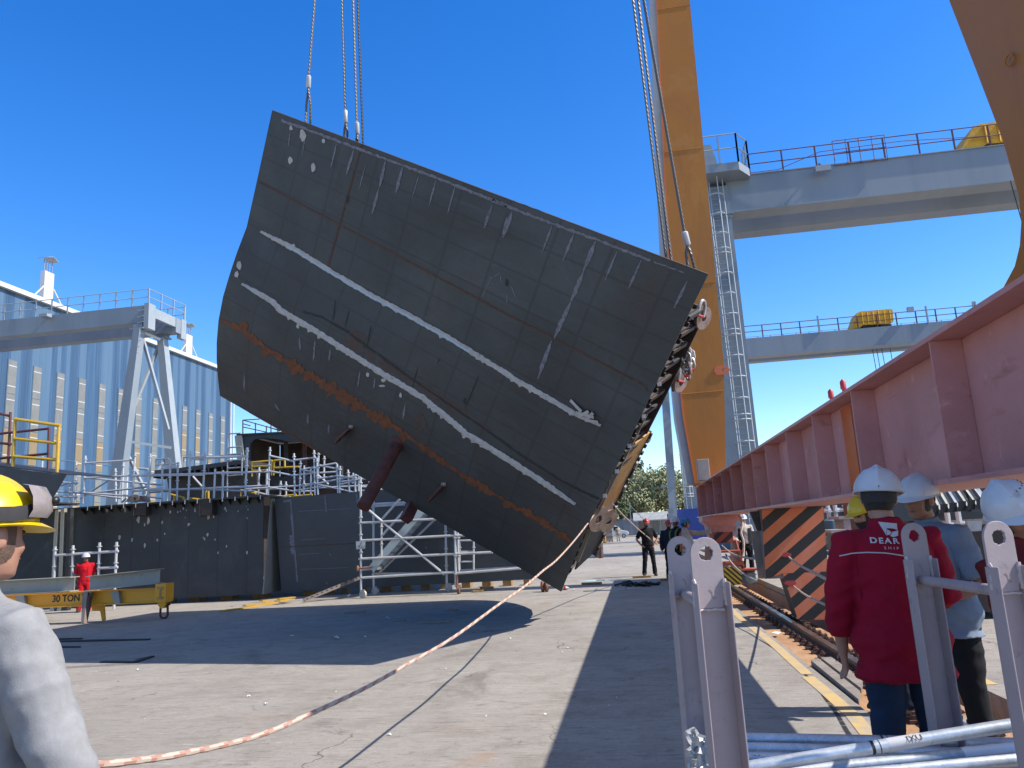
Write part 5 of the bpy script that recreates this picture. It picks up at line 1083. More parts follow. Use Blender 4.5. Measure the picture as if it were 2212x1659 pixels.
scaffold('white tube scaffold on the low left hull section beside the black opening', [('R2', 1415, 400, 1412, 720), ('R2', 1482, 345, 1480, 720), ('R2', 1550, 375, 1540, 720, Ys+.6), ('R2', 1660, 275, 1638, 715), ('R2', 1788, 285, 1765, 715), ('R2', 1875, 435, 1862, 715), ('R2', 1945, 455, 1935, 715), ('R2', 2152, 250, 2135, 705), ('R2', 1655, 345, 2160, 325), ('R2', 1665, 340, 1790, 355, Ys+.3), ('R2', 1170, 490, 2160, 465), ('R2', 1170, 625, 2200, 590), ('R2', 1300, 640, 1650, 610, Ys+1), ('R2', 1480, 400, 1550, 430), ('R2', 1640, 610, 2212, 630, Ys+.5), ('R2', 1680, 500, 1760, 590, Ys+1.2), ('R2', 1060, 725, 1100, 690)], Ys)
scaffold('short tube scaffold beside the flared plate at the far left', [('R2', 370, 325, 365, 455, 24), ('R2', 283, 425, 280, 470, 24), ('R2', 665, 370, 655, 735), ('R2', 605, 570, 605, 770), ('R2', 540, 550, 675, 560), ('R2', 500, 630, 740, 645), ('R2', 490, 672, 670, 680), ('R2', 430, 745, 680, 745), ('R2', 530, 580, 610, 550)], Ys)
Yt = YBk+1.2
scaffold('white tube scaffold above the long section, left half, by yellow rails', [('R3', 275, 470, 255, 915), ('R3', 472, 465, 455, 905), ('R3', 680, 520, 688, 890), ('R3', 740, 580, 730, 885), ('R3', 378, 640, 370, 910, Yt+.6), ('R3', 445, 655, 440, 905, Yt+.6), ('R3', 62, 670, 58, 925, Yt+.6), ('R3', 470, 540, 680, 590), ('R3', 680, 580, 870, 555), ('R3', 0, 690, 470, 680), ('R3', 470, 675, 690, 715), ('R3', 690, 710, 870, 690), ('R3', 0, 820, 460, 800), ('R3', 270, 830, 680, 805, Yt+.5), ('R3', 465, 815, 690, 850), ('R3', 690, 845, 960, 800), ('R3', 270, 545, -100, 555, Yt), ('R3', 565, 760, 560, 905, Yt+1), ('R3', 610, 765, 612, 900, Yt+1), ('R3', 280, 840, 480, 890, Yt+1), ('R3', 370, 830, 560, 830, Yt+2)], Yt)
scaffold('dense white tube scaffold above the long section, right half, under the hanging hull', [('R3', 855, 490, 865, 885), ('R3', 880, 560, 890, 880), ('R3', 770, 625, 768, 885), ('R3', 830, 640, 828, 880), ('R3', 895, 500, 890, 760, Yt+2), ('R3', 945, 540, 940, 780, Yt+2), ('R3', 1055, 610, 1065, 865), ('R3', 1082, 630, 1080, 865), ('R3', 1150, 660, 1165, 860), ('R3', 1215, 700, 1215, 860), ('R3', 1245, 720, 1243, 850, Yt+.6), ('R3', 1195, 690, 1190, 780, Yt+1.5), ('R3', 745, 660, 1050, 605), ('R3', 905, 625, 1090, 660), ('R3', 750, 810, 1240, 710), ('R3', 690, 805, 870, 780), ('R3', 890, 740, 1060, 715), ('R3', 1060, 715, 1215, 735), ('R3', 890, 790, 1210, 860), ('R3', 750, 660, 870, 690), ('R3', 905, 690, 1060, 680, Yt+1), ('R3', 1060, 770, 1300, 740), ('R3', 900, 820, 1330, 800, Yt+1), ('R3', 1090, 790, 1210, 760), ('R3', 700, 850, 870, 850, Yt+1), ('R3', 880, 700, 980, 790, Yt+1.5), ('R3', 1260, 845, 1470, 835, Yt), ('R3', 1270, 810, 1440, 825, Yt)], Yt)
scaffold('thin dark scaffold ladder between the warehouse and the back section', [('R3', 105, 345, 98, 920, 30), ('R3', 228, 560, 225, 700, 30), ('R3', 105, 350, 215, 345, 30), ('R3', 105, 470, 220, 462, 30), ('R3', 105, 530, 225, 520, 30), ('R3', 105, 650, 230, 640, 30), ('R3', 105, 715, 230, 705, 30), ('R3', 100, 580, 225, 575, 30), ('R2', 1360, 345, 1355, 440, 30), ('R2', 1360, 350, 1470, 345, 30), ('R2', 1360, 400, 1560, 385, 30), ('R2', 1600, 330, 1600, 420, 30), ('R2', 1600, 335, 2100, 310, 30)], 30, None, .03, 'galvanised_dull')
yr = 'yellow guard rails between the hull sections'
rails('guard_rail', 'yellow guard rail standing in front of the tallest black section', 'guard rail', [('R3', 318, 598, 316, 722), ('R3', 490, 580, 486, 712), ('R3', 510, 578, 503, 712), ('R3', 600, 575, 600, 640), ('R3', 318, 598, 490, 582), ('R3', 318, 635, 490, 628), ('R3', 318, 670, 490, 662), ('R3', 508, 582, 600, 575), ('R3', 508, 645, 725, 636)], 27.5, 'rail_yellow', .035, yr)
rails('guard_rail', 'low yellow guard rail on the left hull section by the grey gantry leg', 'guard rail', [('R2', 1480, 655, 1600, 685), ('R2', 1520, 665, 1515, 715), ('R2', 1595, 690, 1600, 715), ('R2', 1795, 625, 1792, 712), ('R2', 1815, 625, 1815, 712), ('R2', 1590, 700, 1740, 712), ('R2', 1650, 690, 1900, 720)], 24.6, 'rail_yellow', .035, yr)
rails('guard_rail', 'low yellow guard rail at the joint of the two ground sections', 'guard rail', [('R3', 225, 835, 215, 925), ('R3', 215, 840, 350, 870), ('R3', 240, 895, 380, 920), ('R3', 445, 905, 560, 895), ('R3', 560, 905, 840, 880), ('R3', 600, 890, 700, 880)], 25.2, 'rail_yellow', .035, yr)
# free standing tube frame behind the man in red
Yf = 21.6
scaffold('free standing galvanised tube frame behind the man in red', [('R2', 482, 1105, 462, 1655), ('R2', 637, 1100, 622, 1640), ('R2', 868, 1075, 850, 1640), ('R2', 1017, 1070, 992, 1655), ('R2', 475, 1188, 870, 1160), ('R2', 860, 1162, 1030, 1150), ('R2', 850, 1300, 1025, 1290), ('R2', 600, 1455, 660, 1445), ('R2', 440, 1480, 640, 1470)], Yf, None, .04)
# ------------------------------------------------------------------ wheeled scaffold tower with stair
YT1, YT2 = 21.9, 23.0
tw = thing('scaffold_tower', 'wheeled aluminium scaffold tower with inner stair and paper notice on its front pole', 'scaffold', onY(*Z('R4', 790, 1200), 22.2))
def tseg(k, x0, y0, x1, y1, ya, yb=None, r=.036, nm=None, m='galvanised'):
    p, q = onY(*Z(k, x0, y0), ya), onY(*Z(k, x1, y1), yb or ya); b = MB(); b.tube([p, q], r, 8)
    v = abs(q.z-p.z) > 3*abs(q.x-p.x)
    if v:
        d = (q-p).normalized()
        for i in range(int((q-p).length/.5)): c = p+d*(.2+i*.5); b.tube([c-d*.015, c+d*.015], r*1.8, 8)
    b.build(nm or ('upright' if v else 'ledger'), m, tw)
for s in ((375, 165, 380, 1170, YT1), (488, 380, 490, 1150, YT2), (1115, 590, 1127, 1140, YT2), (1198, 640, 1205, 1130, YT1), (1222, 640, 1228, 1010, YT1+.1)): tseg('R4', *s)
tseg('R4', 1214, 1010, 1218, 1140, YT1, None, .04, 'upright', 'wheel_rust')
for s in ((362, 573, 1030, 540, YT1), (370, 727, 1215, 682, YT1), (360, 887, 1215, 842, YT1), (365, 1052, 1195, 1002, YT1), (475, 410, 770, 395, YT2), (475, 428, 760, 412, YT2), (500, 1015, 1140, 1010, YT2), (1180, 845, 1525, 828, YT1), (1215, 1012, 1770, 968, YT1), (1215, 990, 1740, 960, YT2), (1215, 685, 1290, 680, YT1), (450, 465, 1105, 1022, YT1), (540, 1005, 1020, 545, YT2), (555, 548, 718, 365, YT1+.3), (557, 690, 745, 478, YT1+.3)): tseg('R4', *s)
tseg('R4', 557, 545, 557, 872, YT1+.3, None, .03)
for x in (1240, 1360): tseg('R4', x, 725, x, 980, YT1+.4, None, .028)
for y in (728, 825, 912): tseg('R4', 1235, y, 1362, y-4, YT1+.4, None, .026)
b = MB(); pA, pB = onY(*Z('R4', 470, 975), YT1+.35), onY(*Z('R4', 905, 470), YT1+.35)
for dy in (0, .6): b.beam(pA+V((0, dy, 0)), pB+V((0, dy, 0)), .05, .22)
for i in range(9):
    c = pA.lerp(pB, (i+.5)/9); b.box((c.x-.10, c.y+.03, c.z-.015), (c.x+.12, c.y+.57, c.z+.015))
p = onY(*Z('R4', 460, 960), YT1+.35); b.box((p.x-.30, p.y, p.z-.08), (p.x+.22, p.y+.6, p.z+.02)); b.build('stair', 'aluminium', tw, smooth=0)
b = MB(); p = onY(*Z('R4', 350, 970), YT1-.05); b.tube([p, p+V((.42, .05, .02))], .025, 8); b.ball(p, (.05, .06, .09), 8, 6); b.build('clamp', 'wheel_rust', tw)
b = MB(); q = quad_at('R4', [(335, 735), (418, 730), (413, 797), (338, 803)], YT1-.06); b.prism(q, (0, .004, 0)); nt_ = b.build('notice', 'paper', tw, smooth=0)
b = MB(); c = onY(*Z('R4', 372, 768), YT1-.066); 
b.beam(c+V((-.06, 0, .0)), c+V((-.03, 0, -.05)), .002, .022, V((0, 1, 0))); b.beam(c+V((-.03, 0, -.05)), c+V((.05, 0, .10)), .002, .022, V((0, 1, 0)))
for i in range(5): zz = c.z-.02-.032*i; b.beam(V((c.x+.0+.01*(i % 2), c.y, zz)), V((c.x+.15, c.y, zz+.004)), .002, .008, V((0, 1, 0)))
b.build('printed_lines', 'black_paint', nt_, smooth=0)
for x, ys, yd, m in ((397, 1205, YT1, 'wheel_grey'), (505, 1185, YT2, 'wheel_grey'), (1145, 1180, YT2, 'wheel_grey'), (1232, 1185, YT1, 'wheel_rust')):
    p = onY(*Z('R4', x, ys), yd); r = .115; p.z = r
    b = MB(); b.tube([p-V((.035, 0, 0)), p+V((.035, 0, 0))], r, 18) if x > 1200 else b.tube([p-V((.012, .03, 0)), p+V((.012, .03, 0))], r, 18)
    wo = b.build('castor', m, tw)
    b = MB(); b.box((p.x-.06, p.y-.05, r+.10), (p.x+.06, p.y+.05, r+.13)); 
    for s in (-1, 1): b.beam(p+V((s*.045, 0, 0)), p+V((s*.05-.03, 0, .11)), .012, .05, V((0, 1, 0)))
    b.tube([p+V((-.05, 0, .1)), p+V((-.05, 0, .22))], .03, 8); b.build('fork', 'galvanised_dull', wo)
# ------------------------------------------------------------------ 30 ton spreader beam with loose girders on top
YSP = 18.1
def T5y(x, y, Y): return onY(*Z('T5', x, y), Y)
spb = thing('spreader_beam', 'yellow 30 TON spreader beam on short legs with a shackle at its end', 'lifting beam', T5y(460, 350, YSP))
L0, L1 = T5y(-160, 216, YSP), T5y(868, 147, YSP); zt_, zb_ = (L0.z+L1.z)/2, T5y(868, 237, YSP).z; xL, xR = L0.x, L1.x
b = MB(); b.box((xL, YSP-.13, zt_-.025), (xR, YSP+.13, zt_)); b.box((xL, YSP-.13, zb_), (xR, YSP+.13, zb_+.025)); b.box((xL, YSP-.01, zb_+.026), (xR, YSP+.01, zt_-.026)); b.build('beam', 'spreader_yellow', spb, smooth=0)
for x in (130, 640):
    p = T5y(x, 200, YSP); b = MB(); b.prism([(p.x-.13, YSP-.12, zt_-.026), (p.x+.10, YSP-.12, zt_-.026), (p.x+.16, YSP-.12, zb_+.026), (p.x, YSP-.12, zb_+.026)], (0, .1, 0)); b.build('stiffener', 'beam_beige', spb, smooth=0)
e0, e1 = T5y(868, 135, YSP), T5y(922, 255, YSP); b = MB(); b.box((e0.x, YSP-.17, e1.z+.1), (e1.x, YSP+.17, e0.z)); b.prism([(e0.x, YSP-.1, e1.z+.098), (e1.x, YSP-.1, e1.z+.098), (e1.x-.1, YSP-.1, e1.z-.05), (e0.x+.1, YSP-.1, e1.z-.05)], (0, .2, 0)); b.build('end_box', 'spreader_yellow', spb, smooth=0)
b = MB(); fx0, fx1, fz0, fz1 = e0.x+.06, e1.x-.06, e1.z+.17, e0.z-.07
b.box((fx0, YSP-.19, fz1-.05), (fx1, YSP-.172, fz1)); b.box((fx0, YSP-.19, fz0), (fx1, YSP-.172, fz0+.05)); b.box(((fx0+fx1)/2-.025, YSP-.19, fz0+.052), ((fx0+fx1)/2+.025, YSP-.172, fz1-.052)); b.build('end_rib', 'web_brown', spb, smooth=0)
c = T5y(893, 285, YSP); b = MB(); b.torus(c, (0, 1, 0), .10, .028, 16, 8, 0, V((0, 0, .14))); b.tube([c+V((-.15, 0, .17)), c+V((.15, 0, .17))], .04, 8); b.build('shackle', 'rust_pipe', spb)
p, q = T5y(480, 185, YSP-.16), T5y(458, 352, YSP-.3); q.z = 0; b = MB(); b.beam(q, p, .07, .13, V((0, 1, 0)), 0, .14, .22); b.build('leg', 'rusty_side', spb, smooth=0)
b = MB(); pts = [T5y(x, y, YSP+.12) for x, y in ((497, 255), (565, 250), (572, 335), (555, 340), (545, 285), (500, 283))]; b.prism(pts, (0, .04, 0)); b.build('leg', 'spreader_yellow', spb, smooth=0)
b = MB(); pts = [T5y(x, y, YSP+.12) for x, y in ((130, 275), (185, 270), (165, 312), (140, 308))]; b.prism(pts, (0, .04, 0)); b.build('leg', 'spreader_yellow', spb, smooth=0)
b = MB(); p = T5y(478, 205, YSP-.2); b.prism([T5y(x, y, YSP-.2) for x, y in ((440, 187), (500, 183), (485, 215), (455, 222))], (0, .06, 0)); b.build('saddle', 'rusty_side', spb, smooth=0)
tp = T5y(285, 236, YSP); text_mesh('30 TON', .235, (tp.x, YSP-.014, tp.z), (1, 0, 0), (0, 0, 1), 'lettering', 'black_paint', spb, .001, 'LEFT', .95, .006)
tp = T5y(1, 246, YSP); text_mesh('L', .2, (tp.x, YSP-.014, tp.z), (1, 0, 0), (0, 0, 1), 'lettering', 'black_paint', spb, .001, 'LEFT', 1, .006)
def hbeam(label, p, q, h, wd):
    o = thing('steel_girder', label, 'girder', p, 'loose girders on the spreader beam'); d = q-p; up = V((0, 0, 1))
    b = MB()
    for z0, z1, w_ in ((0, .02, wd), (.021, h-.021, .016), (h-.02, h, wd)):
        a = p+up*z0; c = q+up*z0; n = V((0, w_/2, 0)); t = up*(z1-z0); b.hexa([a-n, c-n, c+n, a+n, a-n+t, c-n+t, c+n+t, a+n+t])
    b.build('profile', 'beam_beige', o, smooth=0); return o
hbeam('beige steel girder resting on the right end of the yellow spreader beam', V((T5y(468, 180, YSP-.35).x, YSP-.22, zt_+.015)), V((T5y(872, 137, YSP).x, YSP-.02, zt_+.10)), .36, .34)
hbeam('beige steel girder resting on the left end of the yellow spreader beam', V((T5y(-100, 200, YSP).x, YSP+.1, zt_+.005)), V((T5y(398, 168, YSP).x, YSP+.05, zt_+.01)), .36, .34)
# ------------------------------------------------------------------ small things lying about
def flat_piece(name, label, cat, pts, h, m, group=None, z=.004):
    b = MB(); b.prism([(p.x, p.y, z) for p in pts], (0, 0, h)); tag(b.build(name, m, loc=(pts[0].x, pts[0].y, 0), smooth=0), label, cat, group)
for i, (x0, y0, x1, y1, lb) in enumerate(((1210, 288, 1500, 245, 'yellow brown board reaching farthest left in the pile by the dark section'), (1330, 262, 1560, 236, 'yellow brown board in the middle of the pile by the dark section'), (1420, 243, 1600, 222, 'yellow brown board nearest the dark section in the ground pile'), (1510, 250, 1590, 238, 'short yellow brown board at the right of the ground pile'))):
    p, q = gnd(*Z('T5', x0, y0)), gnd(*Z('T5', x1, y1)); n = (q-p).cross(V((0, 0, 1))).normalized()*.11
    flat_piece('board', lb, 'board', [p-n, q-n, q+n, p+n], .025, 'yellow_board', 'yellow boards lying by the hull sections', .004+.027*i)
p, q = gnd(*Z('T5', 1655, 237)), T5y(1960, 108, 22.2); o = MB(); d = (q-p).normalized(); s = V((0, .09, 0))
o.beam(p+V((0, 0, .03)), q, .16, .03)
for s_ in (-1, 1): o.beam(p+V((0, s_*.08, .06)), q+V((0, s_*.08, .03)), .012, .08)
ch_ = o.build('steel_channel', 'rusty_side', loc=p, smooth=0); tag(ch_, 'perforated rusty steel channel leaning on the front pole of the scaffold tower', 'channel')
o = MB()
for i in range(11): c = p.lerp(q, (i+.7)/11.5)+V((0, -.088, .055)); o.beam(c, c+d*.05, .004, .03, V((0, 0, 1)))
o.build('slot_holes', 'black_paint', ch_, smooth=0)
rq = random.Random(12)
for i, (x0, y0, x1, y1, lb) in enumerate(((1225, 176, 1300, 168, 'wooden offcut under the scaffold bay, right of the rusty castor'), (1190, 184, 1250, 180, 'wooden offcut nearest the rusty castor wheel'), (1235, 166, 1300, 160, 'wooden offcut farthest back under the dark section'))):
    p, q = gnd(*Z('T6', x0, y0)), gnd(*Z('T6', x1, y1)); n = (q-p).cross(V((0, 0, 1))).normalized()*.07; flat_piece('wood_offcut', lb, 'wood', [p-n, q-n, q+n, p+n], .05, 'wood', 'wooden offcuts under the section')
for x, lb in ((1573, 'left one of two rusty castor wheels near the hull tip'), (1594, 'right one of two rusty castor wheels near the hull tip')):
    p = gnd(*Z('T6', x, 180)); b = MB(); b.tube([V((p.x-.03, p.y, .14)), V((p.x+.03, p.y+.02, .14))], .14, 18); b.torus((p.x, p.y, .14), (1, .1, 0), .12, .03, 18, 6); tag(b.build('castor_wheel', 'wheel_rust', loc=(p.x, p.y, 0)), lb, 'wheel', 'castor wheels')
for x0, y0, x1, y1, w_, lb in ((250, 455, 812, 443, .07, 'long black strap lying in the hull shadow'), (245, 443, 445, 438, .05, 'short black strap farthest back in the hull shadow'), (255, 485, 435, 484, .04, 'short black strap nearest the camera in the hull shadow'), (552, 566, 745, 568, .035, 'thin black batten at the front edge of the hull shadow'), (735, 566, 832, 536, .05, 'black batten angled at the front edge of the hull shadow')):
    p, q = gnd(*Z('T5', x0, y0)), gnd(*Z('T5', x1, y1)); n = (q-p).cross(V((0, 0, 1))).normalized()*w_; flat_piece('strap', lb, 'strap', [p-n, p.lerp(q, .5)-n*1.5, q-n*.6, q+n*.6, p.lerp(q, .5)+n*.8, p+n], .02, 'rubber', 'black straps and battens on the ground')
lit = [('T5', 1830, 440, .10), ('T5', 1590, 427, .05), ('T5', 1990, 428, .04), ('T5', 1355, 752, .025), ('T5', 1450, 795, .03), ('T5', 1905, 208, .12), ('T6', 728, 328, .07), ('T6', 1395, 437, .025), ('T6', 1710, 490, .025), ('T6', 1678, 512, .02), ('T6', 740, 962, .018), ('T6', 1740, 172, .06), ('T6', 1865, 175, .07), ('T6', 1045, 604, .02), ('T6', 70, 795, .03), ('T6', 2030, 168, .10), ('T5', 2120, 962, .018), ('T5', 750, 608, .03)]
rq = random.Random(4); b = MB()
for i, (k, x, y, r) in enumerate(lit):
    p = gnd(*Z(k, x, y)); n = 7; pts = [V((p.x+math.cos(2*math.pi*j/n)*r*rq.uniform(.5, 1), p.y+math.sin(2*math.pi*j/n)*r*rq.uniform(.5, 1), .004+rq.uniform(0, r*.7))) for j in range(n)]; c = V((p.x, p.y, .01+r*.5))
    vs_ = [b.v(q) for q in pts]; cv = b.v(c)
    for j in range(n): b.f([vs_[j], vs_[(j+1) % n], cv])
for i in range(160):
    p = V((rq.uniform(-9, 1.2), rq.uniform(5.8, 21), 0)); r = rq.uniform(.005, .020); n = 5; b.poly([(p.x+math.cos(2*math.pi*j/n)*r*rq.uniform(.4, 1), p.y+math.sin(2*math.pi*j/n)*r*rq.uniform(.4, 1), .006+rq.uniform(0, .012)) for j in range(n)], 1 if rq.random() < .55 else 0)
tag(b.build('litter', ['paper', 'plank'], smooth=0), 'scraps of paper, chips and grit scattered over the concrete', 'litter', None, 'stuff')
for x, y, s, lb in ((985, 350, .3, 'flat grey offcut lying in the middle of the hull shadow'), (545, 298, .22, 'flat grey offcut lying at the back of the hull shadow'), (1080, 285, .1, 'small dark steel chunk in the hull shadow near the rope'), (790, 342, .11, 'small dark steel chunk left of the flat offcut')):
    p = gnd(*Z('T6', x, y)); flat_piece('steel_offcut', lb, 'offcut', [V((p.x-s, p.y-.05, 0)), V((p.x+s*.9, p.y, 0)), V((p.x+s, p.y+.1, 0)), V((p.x-s*.8, p.y+.09, 0))], .03, 'plank', 'steel offcuts in the hull shadow')
b = MB()
rq = random.Random(6); pts = [gnd(*Z('R5', x, y), .012) for x, y in ((690, 1545), (760, 1500), (830, 1540), (900, 1510), (960, 1545), (1030, 1515), (1050, 1530), (980, 1520), (880, 1545), (800, 1520), (720, 1550))]
for j in range(3): b.tube([p+V((rq.uniform(-.2, .2), rq.uniform(-.1, .1), .02*j)) for p in pts], .03, 6)
tag(b.build('rope_heap', 'rope_dark', loc=pts[0]), 'tangled dark rope heap on the ground before the man in black', 'rope')
for x0, y0, x1, y1, lb in ((805, 1458, 1005, 1448, 'pale yellow timber lying at the feet of the man in black'), (250, 1530, 470, 1522, 'pale yellow timber lying behind the hull tip'), (1105, 1485, 1195, 1483, 'short pale yellow timber lying left of the pink posts')):
    p, q = gnd(*Z('R5', x0, y0)), gnd(*Z('R5', x1, y1)); n = V((0, .07, 0)); flat_piece('timber', lb, 'timber', [p-n, q-n, q+n, p+n], .06, 'wood', 'loose timbers on the ground')
p = gnd(*Z('R5', 75, 1585)); b = MB(); b.tube([V((p.x-.09, p.y, .05)), V((p.x+.04, p.y, .05)), V((p.x+.07, p.y, .05)), V((p.x+.1, p.y, .05))], [.05, .05, .025, .022], 10); b.tube([V((p.x-.05, p.y, .05)), V((p.x+.01, p.y, .05))], .052, 10, 1); tag(b.build('can', ['sticker_white', 'pin_red'], loc=p), 'small white and red can lying by the hull tip', 'can')
b = MB(); n = 12
for x, y, rx in (((530, 1478, .8)), ((680, 1478, .35)), ((760, 1470, .3))): p = gnd(*Z('R5', x-60, y)); b.poly([(p.x+math.cos(2*math.pi*j/n)*rx*rq.uniform(.7, 1), p.y+math.sin(2*math.pi*j/n)*rx*.4*rq.uniform(.7, 1), .003) for j in range(n)])
b.build('puddle', 'puddle_mat', smooth=0)['kind'] = 'structure'
# planks over the track at the right and the black mark curving along the slab
p0 = [onP(*Z('S3', x, y), V((0, 0, .02)), V((0, 0, 1))) for x, y in ((915, 1000), (985, 985), (1150, 1010), (1215, 1240), (1195, 1230))]
for i, (pp, lb) in enumerate((([(915, 1003), (960, 990), (1215, 1190), (1205, 1240)], 'weathered dark plank nearest the yellow line, beside the rail'), ([(975, 988), (1040, 985), (1230, 1120), (1220, 1175)], 'weathered dark plank tucked beside the rail under the red jacket'))):
    g_ = [gnd(*Z('S3', x, y), .03) for x, y in pp]; flat_piece('plank', lb, 'plank', g_, .05, 'plank', 'weathered planks by the rail', -.02+.004*i)
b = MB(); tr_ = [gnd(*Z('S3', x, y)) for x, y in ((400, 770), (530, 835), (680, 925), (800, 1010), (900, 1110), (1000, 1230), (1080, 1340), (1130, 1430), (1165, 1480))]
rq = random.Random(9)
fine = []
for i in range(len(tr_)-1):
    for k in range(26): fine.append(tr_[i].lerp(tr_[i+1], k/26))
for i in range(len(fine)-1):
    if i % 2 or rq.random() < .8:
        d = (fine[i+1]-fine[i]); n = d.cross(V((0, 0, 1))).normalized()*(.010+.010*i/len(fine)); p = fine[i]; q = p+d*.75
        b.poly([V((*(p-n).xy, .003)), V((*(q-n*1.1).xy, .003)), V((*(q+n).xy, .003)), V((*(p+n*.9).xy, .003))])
b.build('curved_mark', 'rope_dark', smooth=0)['kind'] = 'structure'
b = MB(); b.prism([gnd(*Z('S3', x, y), .01) for x, y in ((675, 838), (700, 830), (735, 832), (715, 848))], (0, 0, .006)); tag(b.build('paper_sheet', 'paper', loc=gnd(*Z('S3', 700, 838)), smooth=0), 'crumpled white paper lying on the rusty bed beside the rail', 'paper')
# ------------------------------------------------------------------ far end of the yard: trees, shed, fence, van
def leafmat(n, c, c2):
    m, t, b = nt(n); co = t.nodes.new('ShaderNodeTexCoord').outputs['Object']
    oi = t.nodes.new('ShaderNodeNewGeometry').outputs['Random Per Island']
    o = mixc(t, oi, c, c2); o = mixc(t, mr(t, nz(t, co, .5, 3), .4, .65), o, tuple(x*1.25 for x in c2))
    lnk(t, o, b.inputs['Base Color']); b.inputs['Roughness'].default_value = .7; b.inputs['Specular IOR Level'].default_value = .25
    MATS[n] = m
leafmat('leaf_olive', (.13, .145, .065), (.27, .28, .155)); leafmat('leaf_dark', (.03, .05, .022), (.075, .10, .045)); leafmat('leaf_cypress', (.018, .032, .018), (.05, .07, .035))
mat('bark', (.14, .10, .07), .9, 0, .3, 3)
def tree(label, base, h, w, m, seed, cyp=False, leaves=2600, group='trees beyond the yard fence'):
    rq = random.Random(seed); t = thing('cypress_tree' if cyp else 'broadleaf_tree', label, 'tree', base, group)
    b = MB(); b.tube([base, base+V((.1, 0, h*.25)), base+V((0, .1, h*.8))], [.035*h, .025*h, .006*h], 8); tips = []
    if not cyp:
        for i in range(9):
            a = rq.uniform(0, 6.28); z0 = h*rq.uniform(.15, .45); r = w*.5*rq.uniform(.4, .9); e = base+V((math.cos(a)*r, math.sin(a)*r, min(h*.95, z0+h*rq.uniform(.2, .5))))
            b.tube([base+V((0, 0, z0)), (base+V((0, 0, z0))).lerp(e, .5)+V((0, 0, h*.03)), e], [.014*h, .009*h, .004*h], 6); tips.append(e)
    b.build('trunk', 'bark', t)
    b = MB(); s = h*.028 if not cyp else h*.02
    cl = []
    if cyp: cl = [(base+V((rq.gauss(0, w*.12), rq.gauss(0, w*.12), z)), w*.42*math.sin(math.pi*min(1, .12+.88*(1-z/h)))**.7) for z in [h*(.06+.92*k/24) for k in range(25)]]
    else:
        for k in range(34):
            a = rq.uniform(0, 6.28); el = rq.uniform(-.35, 1); r = rq.uniform(.45, 1)
            cl.append((base+V((math.cos(a)*w*.42*r*math.sqrt(1-el*el*.8), math.sin(a)*w*.42*r*math.sqrt(1-el*el*.8), h*.56+h*.36*el*r)), rq.uniform(.09, .18)*w))
        for e in tips: cl.append((e, .12*w))
    for i in range(leaves):
        c, r = cl[rq.randrange(len(cl))]
        d = V((rq.gauss(0, 1), rq.gauss(0, 1), rq.gauss(0, .8))).normalized()*r*rq.uniform(.55, 1.05); p = c+d
        n = (d.normalized()+V((rq.uniform(-.7, .7), rq.uniform(-.7, .7), rq.uniform(-.3, .9)))).normalized(); x, y = frame(n); a = rq.uniform(0, 6.28); u = x*math.cos(a)+y*math.sin(a); v = n.cross(u); l = s*rq.uniform(.6, 1.4)
        b.poly([p-u*l, p+v*l*.5-u*.1*l, p+u*l*.9-V((0, 0, l*.5)), p-v*l*.5])
    b.build('crown', m, t, smooth=0); return t
YTR = 150
def trp(zx, Y): p = onY(*Z('R5', zx, 990), Y); return V((p.x, Y, 0))
tree('broad pale olive tree behind the white roofed shed', trp(1080, YTR), 13.0, 15.5, 'leaf_olive', 1, leaves=6500)
tree('loose green tree left of the shed behind the grey fence', trp(770, YTR-4), 9.6, 11, 'leaf_olive', 2, leaves=5000)
tree('dark low tree between the shed and the hull edge', trp(640, YTR-10), 7.5, 7, 'leaf_dark', 3, leaves=3000)
tree('slim cypress rising above the olive trees, tallest of the three', trp(915, YTR+12), 14.6, 4.2, 'leaf_cypress', 4, True, 1800)
tree('slim cypress above the left olive tree, middle one of the three', trp(815, YTR+14), 13.6, 3.6, 'leaf_cypress', 5, True, 1600)
tree('slim cypress half hidden by the hanging hull edge', trp(748, YTR+14), 13.0, 3.4, 'leaf_cypress', 6, True, 1500)
tree('dark pine top behind the olive tree by the grey column', trp(1245, YTR+10), 14.0, 6, 'leaf_cypress', 7, False, 1800)
tree('mid green tree close to the blue column foot', trp(1330, YTR-2), 9.5, 9, 'leaf_olive', 8, leaves=3000)
for i in range(4): tree('green tree hidden behind the hanging hull', V((-38-11*i, YTR+R.uniform(-5, 8), 0)), 9+R.uniform(-1, 2), 10, 'leaf_olive', 20+i, leaves=900, group='trees behind the hull')
# shed
YS = 128
p0, p1 = onY(*Z('R5', 850, 1000), YS), onY(*Z('R5', 1195, 1000), YS)
sh = thing('shed', 'open shed with white corrugated roof and beige wall at the far yard end', 'shed', V(((p0.x+p1.x)/2, YS, 0)))
ze = onY(*Z('R5', 1000, 825), YS).z; zr = onY(*Z('R5', 1000, 742), YS+4).z; x0, x1 = p0.x, p1.x+3
b = MB(); b.box((x0+.4, YS+3.9, 0), (x1, YS+4.1, ze+.4)); b.box((x0+.2, YS+.3, 0), (x0+.4, YS+4, ze-.1)); b.build('wall', 'shed_wall', sh, smooth=0)
b = MB(); n = 44
for i in range(n):
    xa, xb = lerp(x0-.3, x1, i/n), lerp(x0-.3, x1, (i+.55)/n); b.hexa([(xa, YS-.3, ze), (xb, YS-.3, ze), (xb, YS+4.6, zr), (xa, YS+4.6, zr), (xa, YS-.3, ze+.1), (xb, YS-.3, ze+.1), (xb, YS+4.6, zr+.1), (xa, YS+4.6, zr+.1)])
